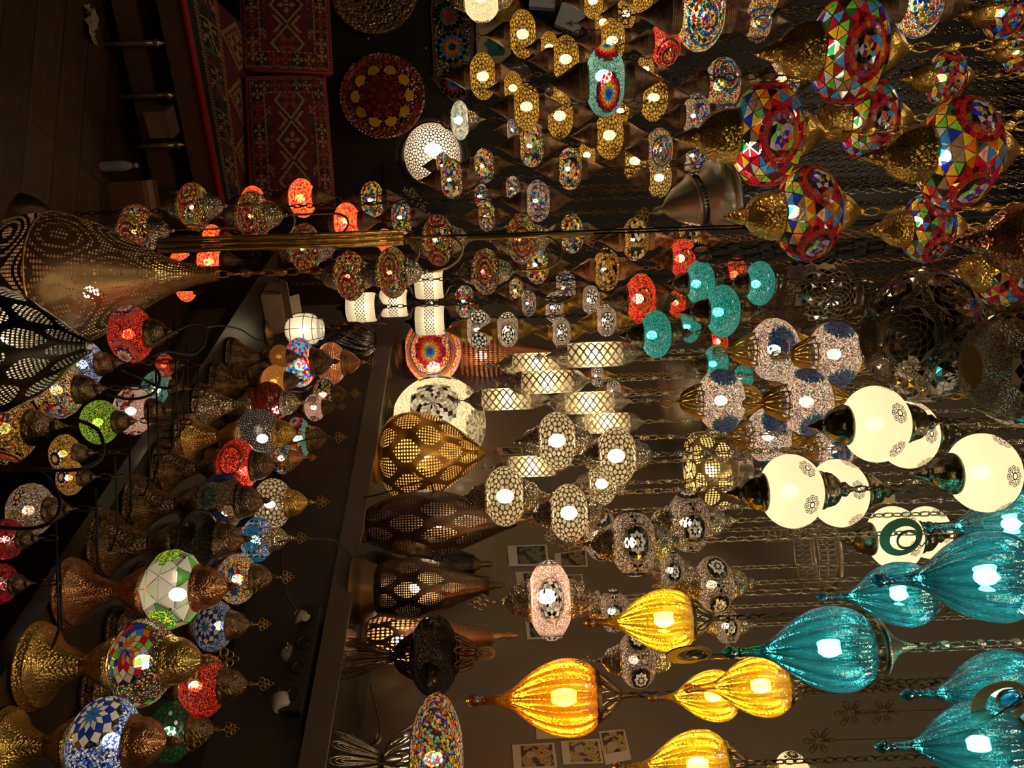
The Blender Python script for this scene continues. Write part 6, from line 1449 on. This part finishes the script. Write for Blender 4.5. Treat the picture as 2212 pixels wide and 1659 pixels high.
for body, x, y, sz in (('WHC', 867, 411, 0.033), ('EXP AC', 882, 412, 0.033), ('IS', 882, 436, 0.026), ('S EN AE', 897, 443, 0.028)): text(body, sz, t, pp(x, y), photo_rot(45 if sz > .03 else 40), 'white_ink')
# cream card with teal label
t = empty('price_card', face(1070, 92, BACK_Y - 0.02)); tag(t, 'cream card with a teal star shaped label', 'card'); c0 = t.location
yb = BACK_Y - 0.02
obj('card', bpoly([(1028, 40), (1100, 42), (1108, 60), (1104, 115), (1075, 140), (1030, 120)], 0.01, 0.0).mesh('card', ['card_cream']), t)
obj('label', bpoly([(1052, 74), (1056, 88), (1046, 96), (1054, 104), (1055, 120), (1062, 122), (1088, 120), (1091, 114), (1090, 94)], 0.0, -0.004).mesh('label', ['teal_card']), t)
text('Jbl', 0.036, t, face(1059, 84, yb - 0.006) - c0, photo_rot(25), 'ink', font_shear=0.3)
text('bel', 0.03, t, face(1075, 92, yb - 0.006) - c0, photo_rot(80), 'ink', font_shear=0.3)
# clear plastic boxes and wraps among the amber lamps
for i, (x, y, r, lb) in enumerate(((1232, 42, 0.4, 'clear plastic box beside the deep orange lamp'), (1172, -6, 0.1, 'plastic packed gift box near the frame edge'), (1095, 18, -0.3, 'amber tinted packed box beside the white medallion lamp'))):
    t = empty('gift_box', face(x, y, BACK_Y - 0.1)); t.name = 'hanging_gift_box'; tag(t, lb, 'box'); mb = MB(); mb.box((-0.05, -0.03, -0.06), (0.05, 0.03, 0.06)); obj('box_body', mb.mesh('box_body', ['clear_plastic' if i < 2 else 'gold_soft']), t, rot=(0, r, 0.2))
    mb = MB(); mb.box((-0.053, -0.033, 0.06), (0.053, 0.033, 0.075)); obj('lid', mb.mesh('lid', ['glass_smoke']), t, rot=(0, r, 0.2))
    mb = MB(); mb.box((-0.012, 0, -0.015), (0.012, 0.1 - 0.002, 0.0)); obj('bracket', mb.mesh('bracket', ['black_metal']), t, (0, 0, -0.02))

def wrap(x, y, w_, h_, seed, lb):
    t = empty('hanging_plastic_wrap', face(x, y, BACK_Y - 0.12)); tag(t, lb, 'wrapping'); r = random.Random(seed); mb = MB(); n = 12; u = BACK_Y / F; vs = []
    for i in range(n):
        for j in range(n):
            s, q = i / (n - 1) - .5, j / (n - 1) - .5; vs.append((s * w_ * u * (1 - 0.5 * abs(q)), 0.03 * math.sin(9 * s + 3 * q) + r.uniform(-.006, .006), q * h_ * u + 0.02 * math.cos(7 * s)))
    mb.add(vs, [(i * n + j, (i + 1) * n + j, (i + 1) * n + j + 1, i * n + j + 1) for i in range(n - 1) for j in range(n - 1)]); obj('clear_sheet', mb.mesh('clear_sheet', ['wrap_clear']), t)
    mb = MB(); mb.tube([(0, 0, h_ * u * .5), (0, 0.06, h_ * u * .5 + 0.02), (0, 0.118, h_ * u * .5 + 0.02)], 0.002, 5); obj('wall_hook', mb.mesh('wall_hook', ['black_metal']), t)
mat_glass('wrap_clear', (0.7, 0.6, 0.48), (0.5, 0.4, 0.3), 0.6, 0.3)
wrap(1096, 162, 60, 90, 1, 'folded clear plastic wrap beside the cream card'); wrap(1228, 212, 70, 80, 2, 'folded clear plastic wrap behind the teal rainbow lamp')
# ------------------------------------------------------------------ photo prints on the wall
def mat_photo(name, seed, a, b, c2):
    m, nt, out = newmat(name); co = objco(nt)
    v = nd(nt, 'ShaderNodeTexVoronoi', Vector=co, Scale=260.0 + seed * 7); nz = nd(nt, 'ShaderNodeTexNoise', Vector=co, Scale=45.0 + seed, Detail=2.0)
    cc = mixc(nt, math_(nt, 'GREATER_THAN', v.outputs['Distance'], 0.45), a, b); cc = mixc(nt, math_(nt, 'GREATER_THAN', nz.outputs['Fac'], 0.52), cc, c2)
    p = nd(nt, 'ShaderNodeBsdfPrincipled', Base__Color=cc, Roughness=0.25); nt.links.new(p.outputs[0], out.inputs[0]); MAT[name] = m
mat_photo('photo_green', 1, (0.06, 0.08, 0.05), (0.15, 0.13, 0.08), (0.015, 0.025, 0.02)); mat_photo('photo_brown', 2, (0.1, 0.06, 0.03), (0.3, 0.2, 0.08), (0.03, 0.02, 0.02)); mat_photo('photo_warm', 3, (0.25, 0.13, 0.03), (0.5, 0.36, 0.12), (0.06, 0.03, 0.015))
def print_(q, label, mat, inset, blobs=()):
    """q: four photo corners (foot-left, foot-right, top-right, top-left in the upright print)"""
    cs = [PW(x, y, 0.003) for x, y in q]; c = sum(cs, Vector()) / 4; t = empty('photo_print', c); tag(t, label, 'photo', 'instant photo prints on the taupe wall')
    loc = [p - c for p in cs]; mb = MB(); bk = [p + WN * 0.002 for p in loc]
    mb.add(loc + bk, [(0, 1, 2, 3), (4, 7, 6, 5)] + [(i, i + 4, (i + 1) % 4 + 4, (i + 1) % 4) for i in range(4)], smooth=False); obj('paper_frame', mb.mesh('paper_frame', ['print_white']), t)
    f = lambda s, r: (loc[0] * (1 - s) + loc[1] * s) * (1 - r) + (loc[3] * (1 - s) + loc[2] * s) * r
    mb = MB(); mb.add([f(0.07, inset) - WN * 0.001, f(0.93, inset) - WN * 0.001, f(0.93, 0.94) - WN * 0.001, f(0.07, 0.94) - WN * 0.001], [(0, 1, 2, 3)], smooth=False); pic = obj('picture', mb.mesh('picture', [mat]), t)
    if blobs:
        mb = MB()
        for s, r, a, b in blobs: mb.add([f(s + a * math.cos(k * PI / 6), r + b * math.sin(k * PI / 6)) - WN * 0.0016 for k in range(12)], [tuple(range(12))], smooth=False)
        obj('pale_shape', mb.mesh('pale_shape', ['card_cream']), pic)
mat_plain('print_white', (0.6, 0.52, 0.38), 0.4, noise=0.05)
print_([(1100, 1223), (1096, 1179), (1182, 1176), (1186, 1221)], 'photo print with dark green picture nearest the tall dark lantern', 'photo_green', 0.23)
print_([(1200, 1224), (1197, 1196), (1267, 1186), (1270, 1224)], 'photo print behind the silver star lamp cap', 'photo_brown', 0.2)
print_([(1118, 1275), (1113, 1235), (1196, 1236), (1200, 1275)], 'photo print half covered by the pink lamp', 'photo_brown', 0.2)
print_([(1206, 1282), (1196, 1242), (1258, 1240), (1264, 1282)], 'photo print peeping out beside the pink lamp', 'photo_brown', 0.1)
print_([(1139, 1381), (1134, 1334), (1210, 1330), (1216, 1378)], 'photo print under the lower side of the pink lamp', 'photo_green', 0.1)
print_([(1159, 1597), (1157, 1556), (1214, 1554), (1215, 1594)], 'blank photo print mostly behind the orange drop', 'print_white', 0.1)
print_([(1110, 1662), (1106, 1609), (1197, 1604), (1204, 1658)], 'photo print nearest the counter with a pale dot and warm lights', 'photo_warm', 0.2, [(0.55, 0.42, 0.14, 0.12)])
print_([(1217, 1651), (1211, 1601), (1295, 1596), (1304, 1648)], 'photo print of two pale shapes before warm lights', 'photo_warm', 0.2, [(0.6, 0.45, 0.16, 0.14), (0.25, 0.45, 0.05, 0.2)])
print_([(1308, 1652), (1364, 1640), (1349, 1575), (1293, 1580)], 'tilted photo print overlapping its neighbour', 'photo_warm', 0.3, [(0.4, 0.5, 0.22, 0.14)])
print_([(1076, 983), (1074, 967), (1128, 966), (1130, 982)], 'small photo print near the white mosaic ball', 'photo_brown', 0.2)

# ------------------------------------------------------------------ ring ornaments hung from the teal drops
def ring_ornament(x, y, d, R, mat, label, gem, rot, hookpx, crescent):
    t = empty('ring_ornament', P(x, y, d), R * d / F); tag(t, label, 'ornament'); t.rotation_euler = rot
    mb = MB(); n = 48; vs = []
    for k in range(n):
        a = 2 * PI * k / n
        ox, oz, ri = (0.0, 0.16, 0.66) if crescent else (0.0, 0.1, 0.72)
        for r, cx_, cz_ in ((1.0, 0, 0), (ri, ox, oz)):
            for y_ in (-0.03, 0.03): vs.append((cx_ + r * math.cos(a), y_, cz_ + r * math.sin(a)))
    fs = []
    for k in range(n):
        a, b = 4 * k, 4 * ((k + 1) % n); fs += [(a, b, b + 2, a + 2), (a + 1, a + 3, b + 3, b + 1), (a, a + 1, b + 1, b), (a + 2, b + 2, b + 3, a + 3)]
    mb.add(vs, fs, smooth=False); obj('outer_ring', mb.mesh('outer_ring', [mat]), t)
    mb = MB(); mb.tube([(0.46 * math.cos(k * PI / 16), 0, 0.36 + 0.46 * math.sin(k * PI / 16)) for k in range(32)], 0.07, 6, closed=True, flat=0.5); obj('inner_ring', mb.mesh('inner_ring', [mat]), t)
    if gem: mb = MB(); mb.ball((0, 0, 0.36), 0.38, 12, 8, sc=(1, 0.3, 1)); obj('gem', mb.mesh('gem', ['glass_teal']), t)
    h = P(*hookpx, d); mb = MB(); inv = t.matrix_basis.inverted(); q = inv @ h
    mb.tube([(0, 0, 0.97), (0.04, 0, 1.2), q * 0.5 + Vector((0, 0, 0.6)), q], 0.03, 5); obj('hook', mb.mesh('hook', ['black_metal']), t)
ring_ornament(1946, 1160, 1.32, 46, 'ring_green', 'green crescent ring ornament in front of an opal globe', False, (0, 0.45, 0.35), (2018, 1146), True)
ring_ornament(1488, 1414, 1.17, 50, 'ring_gold', 'gold ring ornament with teal gem by the yellow drop', True, (0, 0.1, 0.9), (1580, 1414), True)
ring_ornament(2160, 1520, 1.18, 62, 'ring_gold', 'large gold ring ornament with blue gem in front of a teal drop', True, (0, -0.5, 0.4), (2072, 1600), True)
# wire eyelets are part of the drops; filigree flower strands at the back
def strand(x, y, d, n, step, label):
    t = empty('pendant_flower_strand', P(x, y, d)); tag(t, label, 'ornament'); u = d / F
    for k in range(n):
        mb = MB(); z0 = k * step
        for j in range(6):
            a = PI / 6 + j * PI / 3
            for s in (1.0, 0.6): mb.tube([((9 + 26 * math.sin(PI * q / 10) ** 1 * s) * math.cos(a + math.cos(PI * q / 10) * 0.32 * s), 0, z0 + (9 + 26 * math.sin(PI * q / 10) * s) * math.sin(a + math.cos(PI * q / 10) * 0.32 * s)) for q in range(11)], 1.1, 4)
        obj('wire_flower', mb.mesh('wire_flower', ['brass_dark']), t, scale=u, rot=(0, 0, 0.3))
    mb = MB(); mb.tube([(0, 0, 0), (0, 0, (CEIL_Z - t.location.z) / u)], 0.9, 4); obj('cord', mb.mesh('cord', ['brass_dark']), t, scale=u)
strand(1838, 1540, 1.95, 2, 70, 'pair of wire flowers hanging behind the teal drop with rope rim'); strand(1770, 1600, 2.05, 1, 60, 'single dim wire flower near the wall'); strand(1905, 1470, 2.0, 1, 50, 'round wire flower behind the bead chain')
lp_ = dict(kind='medallion', x=1712, y=1672, R=46, d=1.6, label='frosted gold and white lamp peeking over the lower frame edge', group=None, o={})
L.append(lp_); lp_['obj'] = pendant(lp_)
lp_ = dict(kind='red_copper', x=2325, y=514, R=150, d=1.22, label='copper ridged lamp cap pointing in from beyond the frame edge', group=None, o={})
L.append(lp_); lp_['obj'] = pendant(lp_)
# orange tag on the opal globe cord
t = empty('price_tag', P(1920, 1078, 1.62)); tag(t, 'small orange card tag among the opal globe chains', 'tag'); mb = MB(); mb.box((-.008, -.001, -.012), (.008, .001, .012)); obj('card', mb.mesh('card', ['copper']), t); mb = MB(); mb.tube([(0, 0, .012), (0.002, 0, .03), (0, 0, 0.06)], 0.0008, 4); obj('string', mb.mesh('string', ['black_rubber']), t)
# heavy black iron chain hanging near the red lamps
for i, (y, lb) in enumerate(((540, 'heavy black iron chain beside the red star lamp'), (556, 'second heavy black iron chain over the turquoise lamps'))):
    x0 = 1500 + i * 10; t = empty('pendant_iron_chain', P(x0, y, 1.78 + 0.06 * i)); tag(t, lb, 'chain')
    obj('links', chain_mesh(CEIL_Z - t.location.z, 0.034, 'plain', 'black_metal'), t)

# ------------------------------------------------------------------ plugs and cables
mb = MB(); mb.lathe([(0.012, 0), (0.02, 0.004), (0.021, 0.03), (0.015, 0.036)], 20, cap=(True, True)); ME['plug_body'] = mb.mesh('plug_body', ['white_plastic'])
def plug(x, y, off, label, rot=(0, PI / 2, 0.6), front=True, zt=None):
    if zt is None: r = ray(x, y); p = CAMP + r * ((1.716 - off) / r.dot(WN))
    else: p = PZ(x, y, zt)
    t = empty('power_plug', p); tag(t, label, 'plug', 'white plugs')
    body = obj('plug_body', ME['plug_body'], t, rot=rot)
    mb = MB(); d = Matrix.Rotation(rot[2], 3, 'Z') @ Vector((1, 0, 0))
    for s in (-1, 1): mb.tube([(0, s * 0.006, 0), (-0.016, s * 0.006, 0)], 0.002, 6)
    obj('pins', mb.mesh('pins', ['silver_soft']), t, rot=(0, 0, rot[2]))
plug(603, 1502, 0.05, 'white plug with two round pins on the dark counter front', (0, 1.2, -0.9)); plug(622, 1403, 0.05, 'white plug lying above the pin plug', (0, 1.4, 0.5)); plug(640, 1332, 0.05, 'white round plug highest on the counter front', (0, 0.5, 0.2))
plug(820, 1487, 0, 'white plug under the unlit filigree lamp', (0, 0.9, 0.4), zt=SHELF_Z + 0.03); plug(805, 1600, 0, 'white plug behind the lit filigree lamp foot', (0, 0.9, 0.9), zt=SHELF_Z + 0.03)
plug(690, 870, 0.05, 'white plug behind the second row of table lamps', (0, 0.6, 0.4))
t = empty('power_strip', CAMP + ray(655, 1430) * ((1.716 - 0.025) / ray(655, 1430).dot(WN))); tag(t, 'black power strip fixed on the counter front', 'power strip')
rz = math.atan2(WT.y, WT.x)
mb = MB(); mb.box((-0.14, -0.0, -0.022), (0.14, 0.03, 0.022)); obj('strip_body', mb.mesh('strip_body', ['black_rubber']), t, rot=(0, 0, rz))
for k in range(4):
    mb = MB(); mb.lathe([(0.016, 0), (0.017, 0.003), (0.013, 0.003), (0.012, -0.004)], 16); obj('socket', mb.mesh('socket', ['black_board']), t, (WT * (-0.1 + k * 0.066)) + WN * -0.0305, rot=(PI / 2, 0, rz + PI))
def cable(pts, r, label):
    V = [P(*p) for p in pts]; t = empty('cable_loop', V[0]); tag(t, label, 'cable')
    # smooth through the points
    Q = []
    for i in range(len(V) - 1):
        a, b, c, d = V[max(0, i - 1)], V[i], V[i + 1], V[min(len(V) - 1, i + 2)]
        for k in range(8):
            s = k / 8; Q.append(0.5 * ((2 * b) + (c - a) * s + (2 * a - 5 * b + 4 * c - d) * s * s + (3 * b - a - 3 * c + d) * s ** 3))
    Q.append(V[-1]); mb = MB(); mb.tube([q - V[0] for q in Q], r * 0.6, 6); obj('cord', mb.mesh('cord', ['black_rubber']), t)
cable([(330, 740, 1.45), (420, 700, 1.5), (445, 730, 1.5), (420, 765, 1.48), (360, 760, 1.42), (330, 770, 1.4)], 0.0035, 'big loop of black cable beside the red zigzag lamp')
cable([(445, 708, 1.6), (480, 704, 1.7), (520, 712, 1.8), (560, 735, 1.85), (600, 730, 1.9)], 0.003, 'black cable running to the cardboard box')
cable([(230, 850, 1.32), (280, 862, 1.3), (330, 850, 1.3), (345, 815, 1.32), (330, 790, 1.34)], 0.004, 'black cable curling over the aqua lamp')
cable([(395, 800, 1.36), (385, 830, 1.34), (350, 838, 1.33), (300, 815, 1.34), (265, 800, 1.36)], 0.004, 'black cable crossing the aqua lamp')
cable([(20, 1000, 1.15), (100, 1015, 1.15), (180, 1012, 1.16), (222, 985, 1.18), (212, 930, 1.2), (160, 905, 1.2)], 0.0045, 'brown black cable looped under the white and gold lamp')
cable([(-10, 1138, 1.1), (60, 1142, 1.1), (115, 1125, 1.1), (130, 1085, 1.12), (110, 1040, 1.14), (85, 1020, 1.15)], 0.0045, 'black cable wrapped round the yellow tile lamp')
cable([(600, 1170, 1.55), (660, 1164, 1.6), (720, 1168, 1.7), (745, 1185, 1.75), (760, 1205, 1.8)], 0.003, 'black cable leaving the blue tile lamp')
cable([(610, 1180, 1.6), (608, 1220, 1.62), (622, 1290, 1.65), (645, 1320, 1.7)], 0.003, 'black cable hanging past the wire flower finial')
cable([(835, 700, 2.6), (790, 700, 2.5), (730, 735, 2.4), (690, 745, 2.35), (640, 740, 2.3)], 0.003, 'black cable strung above the smoky vase')
cable([(786, 1075, 1.98), (830, 1065, 1.96), (880, 1048, 1.95), (925, 1042, 1.95), (936, 1058, 1.95), (932, 1070, 1.97)], 0.0035, 'black cable bent over the amber punched lantern')
cable([(620, 960, 1.75), (690, 945, 1.8), (740, 950, 1.9), (700, 985, 1.9), (650, 1030, 1.85)], 0.003, 'black cable lying between the table lamps and the counter')
cable([(800, 1480, 1.8), (815, 1540, 1.8), (820, 1590, 1.78), (800, 1610, 1.78)], 0.0035, 'black cable joining the two counter plugs')
# ------------------------------------------------------------------ light and render settings
w = bpy.data.worlds.new('world'); scn.world = w; w.use_nodes = True
w.node_tree.nodes['Background'].inputs[0].default_value = (1.0, 0.75, 0.5, 1); w.node_tree.nodes['Background'].inputs[1].default_value = 0.006
def area(name, loc, aim, size, power, col=(1, 0.8, 0.55)):
    ld = bpy.data.lights.new(name, 'AREA'); ld.energy = power; ld.size = size; ld.color = col
    o = bpy.data.objects.new(name, ld); COL.objects.link(o); o.location = loc
    o.rotation_euler = (Vector(aim) - Vector(loc)).to_track_quat('-Z', 'Y').to_euler(); return o
area('overhead_fill', (1.0, 0.2, 3.6), (0.6, 2.2, 1.6), 0.4, 11)  # added fill from above, out of view; stands for no known lamp
area('overhead_fill', (-1.2, 0.6, 3.6), (-0.6, 2.6, 1.5), 0.4, 6)  # second added overhead fill, on the left, also no real fixture
area('added_fill', (0.2, -1.2, 2.6), (0.1, 2.0, 1.5), 0.9, 4.5)  # added soft fill behind the camera to brighten the metal fronts
area('added_fill', (-1.4, 2.6, 3.6), (-0.9, 3.9, 1.3), 0.3, 6)  # added fill aimed at the back wall to brighten the plates
scn.view_settings.view_transform = 'Standard'; scn.view_settings.look = 'None'
scn.view_settings.exposure = 0.0; scn.view_settings.gamma = 1.0
cy = scn.cycles
cy.max_bounces = 8; cy.diffuse_bounces = 2; cy.glossy_bounces = 3; cy.transmission_bounces = 4; cy.transparent_max_bounces = 12; cy.adaptive_threshold = 0.02
cy.sample_clamp_indirect = 3.0; cy.sample_clamp_direct = 0; cy.caustics_reflective = False; cy.caustics_refractive = False; cy.blur_glossy = 0.5
